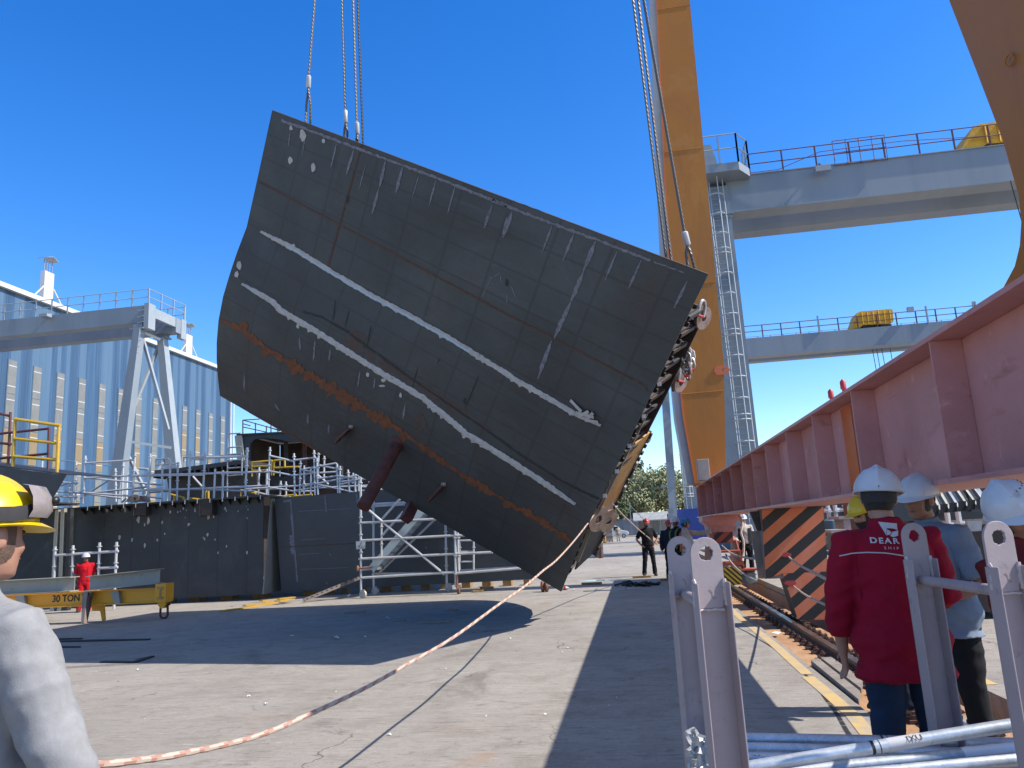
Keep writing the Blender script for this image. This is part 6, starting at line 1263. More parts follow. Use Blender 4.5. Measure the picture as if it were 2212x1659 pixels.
b.hexa([(x0-.3, YS-.3, ze-.06), (x1, YS-.3, ze-.06), (x1, YS+4.6, zr-.06), (x0-.3, YS+4.6, zr-.06), (x0-.3, YS-.3, ze-.004), (x1, YS-.3, ze-.004), (x1, YS+4.6, zr-.004), (x0-.3, YS+4.6, zr-.004)]); b.build('roof', 'shed_roof', sh, smooth=0)
for k in range(5): x = lerp(x0+.1, x1-.3, k/4); b = MB(); b.box((x, YS-.1, 0), (x+.14, YS+.04, ze-.06)); b.build('post', 'gantry_light', sh)
b = MB()
for k in range(9): x = lerp(x0+1.5, x1-1, k/8); b.box((x, YS+3.86, .2), (x+.06, YS+3.89, ze))
for z in (1.2, 2.4): b.box((x0+.5, YS+3.85, z), (x1, YS+3.88, z+.05))
b.build('wall_batten', 'gantry_light', sh, smooth=0)
# grey corrugated fence and gate
YFc = 138
fx0, fx1 = onY(*Z('R5', 560, 900), YFc).x, onY(*Z('R5', 862, 900), YFc).x; zf = onY(*Z('R5', 720, 818), YFc).z
fe = thing('fence', 'tall grey corrugated metal fence closing the end of the yard', 'fence', V((fx0, YFc, 0)))
b = MB(); n = 40; pts = []
b.box((fx0-14, YFc+.06, .1), (fx1, YFc+.10, zf))
for i in range(64): x = lerp(fx0-14, fx1, i/64); b.box((x, YFc, .1), (x+.16, YFc+.058, zf-.1))
b.build('sheet', 'fence_grey', fe, smooth=0)
b = MB()
for i in range(9): x = lerp(fx0-14, fx1-.1, i/8); b.box((x, YFc-.12, 0), (x+.12, YFc-.002, zf+.1))
for z in (1.6, zf): b.box((fx0-14, YFc-.1, z), (fx1, YFc-.01, z+.08))
b.build('frame', 'gantry_light', fe, smooth=0)
# sign panel left of the shed
p = onY(*Z('R5', 905, 930), YS-2); so_ = thing('sign_panel', 'small red and green panel on a leg left of the white roofed shed', 'sign', V((p.x, YS-2, 0)))
b = MB(); b.prism([onY(*Z('R5', x, y), YS-2) for x, y in ((878, 890), (918, 960), (905, 975), (875, 975))], (0, .05, 0)); b.build('panel', 'pin_red', so_, smooth=0)
b = MB(); b.prism([onY(*Z('R5', x, y), YS-1.9) for x, y in ((915, 910), (955, 908), (955, 940), (915, 942))], (0, .05, 0)); mat('panel_green', (.10, .22, .06), .6); b.build('panel', 'panel_green', so_, smooth=0)
b = MB(); b.beam(V((p.x-1.6, YS-2, 0)), V((p.x-1.6, YS-2, 5.5)), .12, .12); b.beam(V((p.x-1.6, YS-1.95, 5)), V((p.x+2.4, YS-1.95, .2)), .10, .10); b.build('leg', 'gantry_light', so_)
# van
YV = 117; vp = onY(*Z('R5', 590, 1000), YV); van = thing('delivery_van', 'white small delivery van parked before the grey fence', 'van', V((vp.x, YV, 0)))
s = 1.0; x0 = onY(*Z('R5', 762, 960), YV).x
prof = [(0, .35), (0, .75), (-.25, .98), (-1.0, 1.12), (-1.55, 1.72), (-2.0, 1.86), (-4.1, 1.86), (-4.25, 1.7), (-4.3, .5), (-4.25, .3)]
b = MB(); b.prism([V((x0+x, YV, z)) for x, z in prof], (0, 1.7, 0)); b.build('body', 'white_vehicle', van, smooth=0, bev=.05)
b = MB(); b.prism([V((x0+x, YV-.012, z)) for x, z in ((-1.15, 1.14), (-1.6, 1.66), (-2.2, 1.70), (-2.2, 1.14))], (0, .01, 0)); b.build('side_window', 'glass_dark', van, smooth=0)
b = MB(); b.prism([V((x0-1.03, YV+.1, 1.15)), V((x0-1.5, YV+.15, 1.69)), V((x0-1.5, YV+1.55, 1.69)), V((x0-1.03, YV+1.6, 1.15))], (.02, 0, .02)); b.build('windscreen', 'glass_dark', van, smooth=0)
for x in (-.75, -3.5):
    b = MB(); b.tube([V((x0+x, YV-.04, .31)), V((x0+x, YV+.2, .31))], .31, 18); wh_ = b.build('wheel', 'rubber', van)
    b = MB(); b.tube([V((x0+x, YV-.06, .31)), V((x0+x, YV-.041, .31))], .18, 14); b.build('rim', 'aluminium', wh_)
b = MB(); b.box((x0-.02, YV+.1, .55), (x0+.03, YV+.35, .8)); b.build('headlight', 'aluminium', van); b = MB(); b.box((x0-.05, YV-.005, .36), (x0+.06, YV+1.7, .5)); b.build('bumper', 'plastic_black', van)
b = MB(); b.box((x0-1.35, YV-.18, 1.15), (x0-1.2, YV-.02, 1.32)); b.build('mirror', 'plastic_black', van)
# goods along the left of the roadway
def crate(name, label, cat, k, x0, y0, x1, y1, Y, m, depth=1.0, group=None, lid=None):
    p, q = onY(*Z(k, x0, y1), Y), onY(*Z(k, x1, y0), Y); o = thing(name, label, cat, V((p.x, Y, 0)), group)
    b = MB(); b.box((p.x, Y, .1), (q.x, Y+depth, q.z)); b.build('body', m, o, smooth=0, bev=.02)
    b = MB()
    for i in range(3): b.box((lerp(p.x, q.x, i/2.4), Y, 0), (lerp(p.x, q.x, i/2.4)+.12, Y+depth, .098))
    b.build('skid', 'wood', o, smooth=0)
    b = MB()
    for i in range(2): zz = lerp(.1, q.z, .3+.4*i); b.box((p.x-.015, Y-.015, zz), (q.x+.015, Y-.003, zz+.05))
    b.build('strap', 'strap_dark', o, smooth=0); return o
crate('wrapped_pallet', 'pale plastic wrapped pallet beside the white van', 'pallet', 'R5', 508, 900, 582, 1038, 88, 'beam_beige')
crate('box', 'yellow box standing left of the wrapped pallet', 'box', 'R5', 470, 935, 503, 990, 86, 'spreader_yellow')
crate('machine_case', 'dark case on skids left of the yellow box, by the hull edge', 'case', 'R5', 380, 960, 462, 1112, 44, 'rusty_side')
p = gnd(*Z('R5', 515, 1052)); o = thing('drum', 'blue steel drum before the wrapped pallet', 'drum', p)
b = MB(); b.tube([p, p+V((0, 0, .9))], .32, 16); b.build('shell', 'base_blue', o)
b = MB()
for z in (.0, .3, .6, .88): b.torus(p+V((0, 0, z+.01)), (0, 0, 1), .325, .02, 16, 5)
b.build('hoop', 'sticker_white', o)
p, q = onY(*Z('R5', 453, 1105), 43), onY(*Z('R5', 448, 920), 43); o = thing('pole', 'thin post standing by the dark case near the hull edge', 'post', V((p.x, 43, 0))); b = MB(); b.tube([V((p.x, 43, 0)), V((q.x, 43, q.z))], .05, 8); b.tube([V((p.x, 43, 0)), V((p.x, 43, .06))], .14, 10); b.build('tube', 'rust', o)
# dark machinery right of the shed: lift truck like stack of frames
YM = 70; o = thing('frame_stack', 'stack of dark steel frames by the blue gantry foot', 'frames', V((onY(*Z('R5', 1200, 990), YM).x, YM, 0)))
a, c = onY(*Z('R5', 1125, 1000), YM), onY(*Z('R5', 1262, 755), YM)
for k in range(4):
    z0 = lerp(.1, c.z, k/4); b = MB(); xx = a.x+(0 if k < 1 else .6)
    b.box((xx, YM, z0), (c.x, YM+.15, z0+.16)); b.box((xx, YM+2, z0), (c.x, YM+2.15, z0+.16))
    for x in (xx, (xx+c.x)/2, c.x-.15): b.box((x, YM+.151, z0), (x+.15, YM+1.99, z0+.15)); b.box((x, YM, z0+.161), (x+.1, YM+.12, z0+c.z/4-.002))
    b.build('frame', ('interior_steel', 'steel_dark', 'plastic_black', 'steel_dark')[k], o, smooth=0)
# slim pale mast with cross arm in front of the far gantry column
YP = 66; m0, m1 = onY(*Z('R5', 1262, 990), YP), onY(*Z('R5', 1255, 470), YP); o = thing('lamp_mast', 'pale boxed mast with a cross arm beside the distant grey column', 'mast', V((m0.x, YP, 0)))
b = MB(); b.box((m0.x-.35, YP, 0), (m0.x+.35, YP+.6, m1.z*.62)); b.box((m0.x-.2, YP+.1, m1.z*.621), (m0.x+.3, YP+.5, m1.z)); b.build('cabinet', 'gantry_light', o, smooth=0)
pa, pb = onY(*Z('R5', 1112, 456), YP), onY(*Z('R5', 1270, 450), YP); b = MB(); b.beam(pa, pb, .22, .2); b.build('cross_arm', 'gantry_grey', o)
b = MB()
for k in range(4): z = m1.z*(.15+.13*k); b.box((m0.x-.28, YP-.012, z), (m0.x+.1, YP-.002, z+m1.z*.09))
b.build('door', 'gantry_grey', o, smooth=0)
# ------------------------------------------------------------------ clutter under and beyond the red sill beam at the right
def S4Y(x, y, Y): return onY(*Z('S4', x, y), Y)
YR = 15.0
grp = 'grey plates leaning in a row beyond the red beam'
for i in range(7):
    x0 = 1235+i*95; lb = 'thin grey steel plate leaning in the row behind the helmets, %s' % ('leftmost', 'second from left', 'third from left', 'middle one', 'third from right', 'second from right', 'rightmost')[i]
    o = thing('leaning_plate', lb, 'plate', S4Y(x0, 720-12*i, YR-.1*i), grp)
    a = [S4Y(x0+d*(1 if True else 0), y-14*i, YR-.12*i) for d, y in ((0, 700), (60, 720), (255, 470), (190, 470))]
    a = [a[0], a[1], a[2]+V((0, 1.6, .25)), a[3]+V((0, 1.6, .25))]
    b = MB(); b.prism(a, V((.05, -.02, .0)).normalized()*.03+V((0, .05, 0))); b.build('sheet', 'beam_beige' if i % 3 else 'galvanised_dull', o, smooth=0)
    b = MB(); c = a[0].lerp(a[1], .5); b.prism([c+V((-.06, -.05, -.05)), c+V((.06, -.05, -.05)), c+V((.09, -.04, .12)), c+V((-.03, -.04, .12))], (0, .02, 0)); b.build('edge_hook', 'steel_black', o, smooth=0)
o = thing('plate_trestle', 'dark trestle carrying the row of leaning grey plates', 'trestle', V((S4Y(1500, 800, YR+1).x, YR+1, 0)))
a, c = S4Y(1240, 745, YR+.7), S4Y(2000, 640, YR+.7)
for k in range(4): x = lerp(a.x, c.x, k/3); b = MB(); b.beam(V((x, YR+.6, 0)), V((x, YR+.9, a.z)), .12, .12); b.build('leg', 'steel_dark', o)
for y_, z_ in ((YR+.6, a.z-.05), (YR+2.6, c.z+.8)): b = MB(); b.beam(V((a.x-.3, y_, z_)), V((c.x+1.2, y_, z_)), .14, .16); b.build('rail', 'steel_dark', o)
# open topped dark bin below the plates
o = thing('steel_bin', 'dark open steel bin below the leaning plates', 'bin', V((S4Y(1680, 1000, 12.5).x, 12.5, 0)))
a, c = S4Y(1400, 880, 12.5), S4Y(1790, 690, 12.5)
b = MB(); b.hexa([(a.x, 12.5, .1), (c.x+.6, 12.5, .1), (c.x+.6, 14, .1), (a.x, 14, .1), (a.x-.2, 12.4, c.z-.2), (c.x+.8, 12.4, c.z-.2), (c.x+.8, 14.1, c.z-.2), (a.x-.2, 14.1, c.z-.2)]); b.build('body', 'interior_steel', o, smooth=0)
b = MB(); b.box((a.x-.25, 12.32, c.z-.198), (c.x+.85, 12.46, c.z-.12)); b.build('rim', 'rusty_side', o, smooth=0)
p, q = S4Y(1610, 800, 11.8), S4Y(1780, 912, 11.8); o2 = tag(MB().prism([S4Y(x, y, 11.8) for x, y in ((1610, 800), (1775, 797), (1768, 905), (1650, 912))], (0, .05, 0)).build('sheet_panel', 'galvanised_dull', loc=(p.x, 11.8, 0), smooth=0), 'small grey sheet panel propped against the dark bin', 'panel')
sg = 'tube scaffolds beyond the red beam'
scaffold('two short scaffold poles with a crossbar between blue shirt and leaning plates', [('S4', 1405, 715, 1425, 840), ('S4', 1518, 705, 1555, 920), ('S4', 1420, 845, 1565, 835)], 9.5, sg, .03)
scaffold('scaffold poles and planks seen between the striped plate and the red jacket', [('S4', 155, 640, 215, 1040), ('S4', 230, 635, 265, 890), ('S4', 120, 690, 190, 690), ('S4', 130, 850, 260, 850), ('S4', 140, 980, 260, 940), ('S4', 240, 690, 395, 675), ('S4', 320, 630, 390, 720), ('S4', 240, 800, 330, 800), ('S4', 150, 1020, 215, 1010)], 16, sg, .04)
p = S4Y(205, 955, 15.5); q = S4Y(200, 770, 15.5); o = thing('gas_cylinder', 'blue grey gas cylinder standing among scaffold poles beyond the striped plate', 'cylinder', V((p.x, 15.5, .9)))
b = MB(); L = q.z-p.z; b.tube([p, p+V((0, 0, L*.85)), p+V((0, 0, L*.93)), p+V((0, 0, L*.98))], [.13, .13, .10, .045], 14); b.build('bottle', 'cylinder_blue', o); b = MB(); b.tube([p+V((0, 0, L*.98)), p+V((0, 0, L*1.05))], .03, 8); b.build('valve', 'shackle_steel', o)
o = thing('work_bench', 'cluttered steel work bench beyond the striped plate under the scaffold poles', 'bench', V((p.x, 15.6, 0)))
b = MB(); b.box((p.x-1.0, 15.2, p.z-.06), (p.x+2.0, 16.4, p.z-.001)); b.build('top', 'rusty_side', o, smooth=0)
for dx in (-.9, .5, 1.9): b = MB(); b.box((p.x+dx-.05, 15.3, 0), (p.x+dx+.05, 15.4, p.z-.06)); b.build('leg', 'steel_dark', o, smooth=0)
b = MB(); rq = random.Random(3)
for i in range(22): c = V((p.x+rq.uniform(-.9, 1.9), rq.uniform(15.4, 16.2), p.z)); b.box(c, c+V((rq.uniform(.08, .3), rq.uniform(.1, .3), rq.uniform(.04, .22))), rq.randrange(3))
tag(b.build('scrap_pile', ['wood', 'rust', 'paper'], loc=(p.x, 15.8, p.z), smooth=0), 'heap of wood and steel scraps on the work bench', 'scrap', None, 'stuff')
for (x0, y0, x1, y1, lb, Yb) in ((300, 745, 420, 870, 'pinkish painted box column behind the yellow helmet', 13.2), (215, 888, 330, 1010, 'lower pinkish painted box beside the gas cylinder', 12.6)):
    p, q = S4Y(x0, y1, Yb), S4Y(x1, y0, Yb); o = thing('painted_box', lb, 'box', V((p.x, Yb, 0)), 'pinkish boxes beyond the beam')
    b = MB(); b.box((p.x+.05, Yb, 0), (q.x-.05, Yb+.6, q.z-.05)); b.build('body', 'post_pink', o, smooth=0); b = MB(); b.box((p.x-.03, Yb-.06, q.z-.048), (q.x+.03, Yb+.66, q.z)); b.build('lid', 'post_pink', o, smooth=0)
p, q = S4Y(395, 860, 14), S4Y(435, 610, 14); o = tag(MB().box((p.x, 14, 0), (q.x, 14.3, q.z)).box((p.x-.05, 13.95, 0), (q.x+.05, 14.35, .05)).build('steel_column', 'rust', loc=(p.x, 14, 0), smooth=0), 'dark rusty steel column behind the yellow helmet', 'column')
# a dark hull wall far behind closes the view under the beam
YW = 34; o = thing('hull_section', 'dark hull section far behind the clutter right of the striped plate', 'ship section', V((14, YW, 0)), 'hull sections standing on the ground')
b = MB(); b.box((6.5, YW, .2), (30, YW+.05, 2.6)); b.build('side_plate', 'steel_panel', o, smooth=0); b = MB(); b.box((6.4, YW-.1, 2.602), (30, YW+4, 2.66)); b.build('top_plate', 'steel_black', o, smooth=0)
for i in range(14): x = 7+i*1.6; b = MB(); b.box((x, YW-.2, .2), (x+.03, YW-.002, 2.6)); b.build('frame_rib', 'steel_dark', o, smooth=0)
for i in range(6): b = MB(); b.box((7+i*4, YW+.3, 0), (7.5+i*4, YW+.8, .198)); b.build('support_block', 'wood', o, smooth=0)
# cords
def cord(label, pts, r=.011, m=('rope_white', 'rope_red', 'rope_dark')):
    b = rope('cord', label, pts, r); tag(b.build('cord', list(m), loc=pts[0]), label, 'cord', 'cords tied to the crane')
def s3(x, y, d): return dep(*Z('S3', x, y), d)
dg = 12.3
cord('red and white cord tied to the upper part of the striped guard plate', [s3(770, 365, 12.45), s3(830, 415, 9.5), s3(970, 490, 6.2), s3(1075, 540, 5.0), s3(1120, 560, 4.7)], .012)
cord('red and white cord tied to the lower part of the striped guard plate', [s3(795, 540, 12.45), s3(880, 605, 9.3), s3(1060, 692, 6.0), s3(1130, 720, 5.0), s3(1160, 735, 4.8)], .012)
cord('pale rope slung from the bogie frame to the side of the striped plate', [dep(*Z('R5', 1775, 1100), 19.4), dep(*Z('R5', 1880, 1185), 17.2), dep(*Z('R5', 2000, 1225), 14.5), dep(*Z('R5', 2130, 1245), 13.0)], .018, ('rope_white', 'galvanised_dull', 'rope_dark'))
cord('pale rope sagging from the bogie past the drive motor', [dep(*Z('R5', 1818, 1195), 19.2), dep(*Z('R5', 1900, 1310), 17.6), dep(*Z('R5', 2000, 1400), 15.2), dep(*Z('R5', 2150, 1485), 13.8)], .018, ('rope_white', 'galvanised_dull', 'rope_dark'))
cord('pale hose loop hanging from the red beam beside the man in the open vest', [dep(*Z('R5', 1960, 765), 19.2), dep(*Z('R5', 2000, 860), 19.0), dep(*Z('R5', 1985, 960), 18.9), dep(*Z('R5', 2012, 1060), 18.8), dep(*Z('R5', 2010, 1200), 18.7), dep(*Z('R5', 2000, 1270), 18.6)], .03, ('rope_white', 'rope_white', 'rope_dark'))
for x, y, r in ((770, 362, .055), (790, 532, .065)):
    p = onY(*Z('S3', x, y), YG-.004); b = MB(); n = 14; rq = random.Random(int(x)); b.poly([p+V((math.cos(2*math.pi*j/n)*r*1.6*rq.uniform(.6, 1), 0, math.sin(2*math.pi*j/n)*r*.8*rq.uniform(.6, 1))) for j in range(n)]); b.build('red_smear', 'pin_red', cr, smooth=0)
# ------------------------------------------------------------------ pipe rack with four eyed posts, scaffold tubes stacked in it
rk = thing('pipe_rack', 'pinkish steel pipe rack with four tall posts ending in rounded lifting eyes', 'rack', gnd(1800, 1659)+V((0, -2, 0)))
base = {'FL': dep(1523, 1199, 2.9), 'BL': dep(1468, 1189, 3.5), 'FR': dep(2151, 1151, 2.9), 'BR': dep(1972, 1157, 3.6)}
HZ = 1.485
for k in base: base[k].z = HZ
def rpost(c, rx, ry, name='post'):
    """U channel post, open side towards the camera, plate with a rounded eye welded into its top"""
    w, fl, t = .064, .062, .006
    def P(a, bb, z): return V((c.x, c.y, 0))+rx*a+ry*bb+V((0, 0, z))
    zt = HZ-.105
    pb = MB()
    def bx(a0, a1, b0, b1, z0, z1, mi=0): pb.hexa([P(a0, b0, z0), P(a1, b0, z0), P(a1, b1, z0), P(a0, b1, z0), P(a0, b0, z1), P(a1, b0, z1), P(a1, b1, z1), P(a0, b1, z1)], mi)
    bx(-w, w, 0, t, .05, zt); bx(-w, -w+t, -fl, -.0005, .05, zt); bx(w-t, w, -fl, -.0005, .05, zt)
    po = pb.build(name, 'post_pink', rk, smooth=0, bev=.002)
    n = 28; out = []; inn = []; rq = random.Random(int(c.x*100)); R_ = .060
    for i in range(n):
        a = 2*math.pi*i/n; ca, sa = math.cos(a), math.sin(a)
        if sa >= 0: o = (ca*R_, sa*R_)
        else:
            s = min(R_/max(abs(ca), 1e-6), .20/max(-sa, 1e-6)); o = (ca*s, sa*s)
        out.append(P(o[0], -.012, HZ+o[1])); k = .027*rq.uniform(.88, 1.10); inn.append(P(ca*k, -.012, HZ+sa*k))
    eb = MB(); eb.holed(out, inn, ry*.012); eo = eb.build('eye_plate', 'post_pink', po, smooth=30, bev=.0015)
    wb = MB(); rq = random.Random(2)
    for s in (-1, 1):
        pts = [P(s*(w-.006+rq.uniform(-.002, .002)), -.016+rq.uniform(-.003, .003), zt+.012-.012*i) for i in range(9)]; wb.tube(pts, [.0075*rq.uniform(.7, 1.35) for _ in pts], 6)
    pts = [P(-.05+.0125*i, -.014, HZ-.205+rq.uniform(-.002, .002)) for i in range(9)]; wb.tube(pts, [.004*rq.uniform(.6, 1.4) for _ in pts], 5)
    wb.build('weld_bead', 'weld_bead', eo)
    sb = MB(); k0 = rq.uniform(-.02, .01); pts = [P(k0+.004*i+rq.uniform(-.002, .002), -.0132, HZ-.135+.012*math.sin(i*rq.uniform(.6, 1.1))-.004*i) for i in range(8)]
    sb.tube(pts, .0007, 4); sb.build('scribed_mark', 'rusty_side', eo); return po
rr7 = Matrix.Rotation(rad(6), 3, 'Z')
for k in base: rpost(base[k], rr7 @ CR, rr7 @ CF)
for a, c, z in (('FL', 'BL', 1.29), ('FR', 'BR', 1.285)):
    p, q = base[a].copy(), base[c].copy(); p.z = q.z = z; d = (q-p).normalized(); b = MB(); b.tube([p+d*.008, q-d*.004], .0215, 14); b.tube([q-d*.016, q-d*.002], .03, 14); b.build('cross_pipe', 'post_pink', rk, smooth=35)
for a, c in (('FL', 'FR'), ('BL', 'BR'), ('FL', 'BL'), ('FR', 'BR')):
    p, q = base[a].copy(), base[c].copy(); p.z = q.z = .50 if a[1] == c[1] else .44; b = MB(); b.beam(p, q, .05, .06); b.build('bottom_bar', 'post_pink', rk, smooth=0)
TM = 'galvanised_tube'
m, t, b_ = nt(TM); co_ = t.nodes.new('ShaderNodeTexCoord').outputs['Object']
o_ = mixc(t, mr(t, nz(t, co_, 5, 6, .7, .5), .3, .7), (.30, .36, .42), (.52, .57, .62)); vo = t.nodes.new('ShaderNodeTexVoronoi'); vo.inputs['Scale'].default_value = 55; lnk(t, co_, vo.inputs['Vector'])
o_ = mixc(t, mul(t, mr(t, vo.outputs['Color'], .3, .9), .5), o_, (.62, .66, .70)); o_ = mixc(t, mr(t, nz(t, co_, 16, 6, .7), .62, .74), o_, (.72, .73, .74)); o_ = mixc(t, mr(t, nz(t, co_, 24, 4, .7), .68, .76), o_, (.16, .17, .18))
lnk(t, o_, b_.inputs['Base Color']); b_.inputs['Metallic'].default_value = .55; b_.inputs['Roughness'].default_value = .42; bump(t, b_, nz(t, co_, 90, 4), .25, .002); MATS[TM] = m
tubes = [  # left end px, right end px, depths, radius, label
 ((1555, 1668, 2.95), (2275, 1552, 2.9), 'topmost galvanised tube with dark bands, crossing the rack uphill to the right'),
 ((1500, 1593, 3.42), (2215, 1606, 3.45), 'galvanised tube farthest from the camera, running flat behind the others'),
 ((1500, 1613, 3.36), (2215, 1630, 3.36), 'second galvanised tube from the back, just below the flat one'),
 ((1560, 1683, 2.98), (2260, 1612, 2.97), 'galvanised tube wrapped in white stretch film at its right half'),
 ((1560, 1700, 2.92), (2260, 1634, 2.88), 'galvanised tube lowest in the picture, cut by the bottom edge'),
 ((1500, 1634, 3.28), (2215, 1652, 3.28), 'galvanised tube in the second layer with a paper label'),
 ((1500, 1655, 3.2), (2215, 1668, 3.2), 'galvanised tube deep in the stack, hardly showing'),
 ((1505, 1676, 3.1), (2215, 1690, 3.1), 'galvanised tube near the bottom edge, just in front of the deep one'),
 ((1530, 1700, 3.3), (2215, 1700, 3.3), 'galvanised tube at the bottom of the stack, below the picture edge')][:8]
for i, ((xa, ya, da), (xb, yb, db), lb) in enumerate(tubes):
    p, q = dep(xa, ya, da), dep(xb, yb, db); d = (q-p).normalized(); q = q+d*.5; r = .0242
    o = thing('scaffold_tube', lb, 'tube', p, 'scaffold tubes in the rack')
    b = MB(); n = 16; x, y = frame(d)
    b.tube([p, q], r, n, 0, False); b.tube([p, q], r*.86, n, 0, False)
    for e in (p, q):
        for j in range(n):
            a, a2 = 2*math.pi*j/n, 2*math.pi*(j+1)/n
            b.poly([e+x*math.cos(a)*r+y*math.sin(a)*r, e+x*math.cos(a2)*r+y*math.sin(a2)*r, e+x*math.cos(a2)*r*.86+y*math.sin(a2)*r*.86, e+x*math.cos(a)*r*.86+y*math.sin(a)*r*.86])
    b.build('pipe', TM, o, smooth=35)
    L = (q-p).length
    def band(f, w_, m_, rr=1.012, nm='band'): c = p+d*(L*f); bb = MB(); bb.tube([c-d*w_/2, c+d*w_/2], r*rr, n); return bb.build(nm, m_, o, smooth=35)
    if i == 0: band(.33, .012, 'black_paint'); band(.345, .004, 'black_paint'); band(.40, .13, 'sticker_white', 1.01, 'label')
    if i == 1: band(.42, .010, 'black_paint'); band(.432, .004, 'black_paint')
    if i == 3:
        c0, c1 = .53, .93; bb = MB(); rq = random.Random(1); k = 40; bb.tube([p+d*(L*lerp(c0, c1, j/k)) for j in range(k+1)], [r*(1.05+.10*rq.random()) for j in range(k+1)], 14)
        fm, ft, fb = nt('stretch_film'); fb.inputs['Base Color'].default_value = (.72, .72, .76, 1); fb.inputs['Roughness'].default_value = .3; MATS['stretch_film'] = fm; bb.build('film_wrap', 'stretch_film', o, smooth=60)
    if i == 5: band(.28, .12, 'sticker_white', 1.01, 'label')
    if i == 6: band(.2, .1, 'paper', 1.01, 'label')
    if i in (0, 5):           # printed marks on the upper side of the pipe, like the photographed stamp
        nrm = (V((0, 0, .75))-CF*.66).normalized(); xd = d; yd = nrm.cross(xd).normalized()
        if i == 0: text_mesh('IXU', .036, p+d*(L*.40)+nrm*(r*1.02)-yd*.016, xd, yd, 'stamp', 'black_paint', o, .0012)
        else: text_mesh('- - .', .03, p+d*(L*.13)+nrm*(r*1.0)-yd*.012, xd, yd, 'stamp', 'black_paint', o, .0012)
# loose couplers hooked on the left ends of the tubes
cg = 'scaffold couplers at the tube ends'
for i, (x, y, d) in enumerate(((1497, 1592, 3.12), (1512, 1612, 3.0), (1500, 1630, 3.05), (1520, 1650, 2.96), (1497, 1655, 3.08))):
    lb = ('topmost galvanised coupler at the left ends of the tubes', 'second coupler from the top at the left tube ends', 'middle coupler at the left tube ends, against the back post', 'coupler close to the front post near the frame bottom', 'lowest coupler at the left, cut by the frame bottom')[i]
    c = dep(x, y, d); o = thing('coupler', lb, 'coupler', c, cg); rq = random.Random(i)
    ax = (CR+V((0, 0, rq.uniform(-.5, .5)))+CF*rq.uniform(-.4, .4)).normalized(); u, v_ = frame(ax)
    b = MB(); n = 14
    for k in range(n-3):
        a, a2 = 2*math.pi*k/n, 2*math.pi*(k+1)/n
        b.hexa([c+u*math.cos(a)*.027+v_*math.sin(a)*.027-ax*.02, c+u*math.cos(a)*.033+v_*math.sin(a)*.033-ax*.02, c+u*math.cos(a2)*.033+v_*math.sin(a2)*.033-ax*.02, c+u*math.cos(a2)*.027+v_*math.sin(a2)*.027-ax*.02, c+u*math.cos(a)*.027+v_*math.sin(a)*.027+ax*.02, c+u*math.cos(a)*.033+v_*math.sin(a)*.033+ax*.02, c+u*math.cos(a2)*.033+v_*math.sin(a2)*.033+ax*.02, c+u*math.cos(a2)*.027+v_*math.sin(a2)*.027+ax*.02])
    b.build('clamp_ring', 'galvanised', o, smooth=30)
    b = MB(); e = c+u*.04; b.tube([e-v_*.03, e+v_*.04], .007, 8); b.tube([e+v_*.025, e+v_*.04], .013, 6); b.build('bolt', 'galvanised_dull', o)
    b = MB(); b.prism([c+u*.03+ax*.02-v_*.012, c+u*.075+ax*.03-v_*.02, c+u*.08+ax*.03+v_*.01, c+u*.03+ax*.02+v_*.012], -ax*.03); b.build('wedge', 'galvanised_dull', o, smooth=0)
# ------------------------------------------------------------------ people
from mathutils.bvhtree import BVHTree
def remesh(b, name, mats, vox, parent=None, loc=None, rz=0, it=4, wrinkle=0, seed=0, fac=.5):
    me = bpy.data.meshes.new(name); bmesh.ops.recalc_face_normals(b.bm, faces=b.bm.faces); b.bm.to_mesh(me); b.bm.free()
    o = bpy.data.objects.new(name, me); C.objects.link(o)
    r = o.modifiers.new('r', 'REMESH'); r.mode = 'VOXEL'; r.voxel_size = vox; r.use_smooth_shade = True
    s = o.modifiers.new('s', 'SMOOTH'); s.iterations = it; s.factor = fac
    bpy.context.view_layer.update(); m2 = bpy.data.meshes.new_from_object(o.evaluated_get(bpy.context.evaluated_depsgraph_get()))
    bpy.data.objects.remove(o); bpy.data.meshes.remove(me)
    if wrinkle:
        for v in m2.vertices:
            p = v.co; n = v.normal; q_ = V((p.x*4+p.z*5, p.y*4+seed, p.z*9-p.x*7)); f = (1-2*abs(noise.noise(q_)))*.8+(1-2*abs(noise.noise(V((p.x*6-p.z*10+seed, p.y*6, p.z*6+p.x*8)))))*.55+noise.noise(V((p.x*3, p.y*3+seed*2, p.z*3)))*.5-.5
            v.co = p+n*wrinkle*f
    m2.materials.clear()
    for m in (mats if isinstance(mats, (list, tuple)) else [mats]): m2.materials.append(MATS[m])
    for p in m2.polygons: p.use_smooth = True
    m2.name = name; q = bpy.data.objects.new(name, m2); C.objects.link(q)
    if parent: q.parent = parent
    else: q.location = loc; q.rotation_euler = (0, 0, rz); q['_o'] = tuple(loc)
    return q
def ell(c, rx, ry, n=18, x=V((1, 0, 0)), y=V((0, 1, 0))): return [c+x*math.cos(2*math.pi*i/n)*rx+y*math.sin(2*math.pi*i/n)*ry for i in range(n)]
TORSO = [(.84, 0, .140, .105), (.93, -.005, .165, .120), (1.03, 0, .150, .112), (1.14, .005, .150, .112), (1.27, .008, .172, .122), (1.37, 0, .178, .112), (1.43, -.008, .140, .085), (1.475, -.012, .078, .062)]
HEADR = [(-.122, .052, .018, .016), (-.108, .042, .042, .042), (-.078, .022, .056, .070), (-.035, .008, .067, .088), (.015, 0, .073, .096), (.055, -.004, .074, .097), (.088, -.007, .064, .086), (.110, -.009, .043, .060), (.120, -.010, .018, .025)]
class Pose: pass
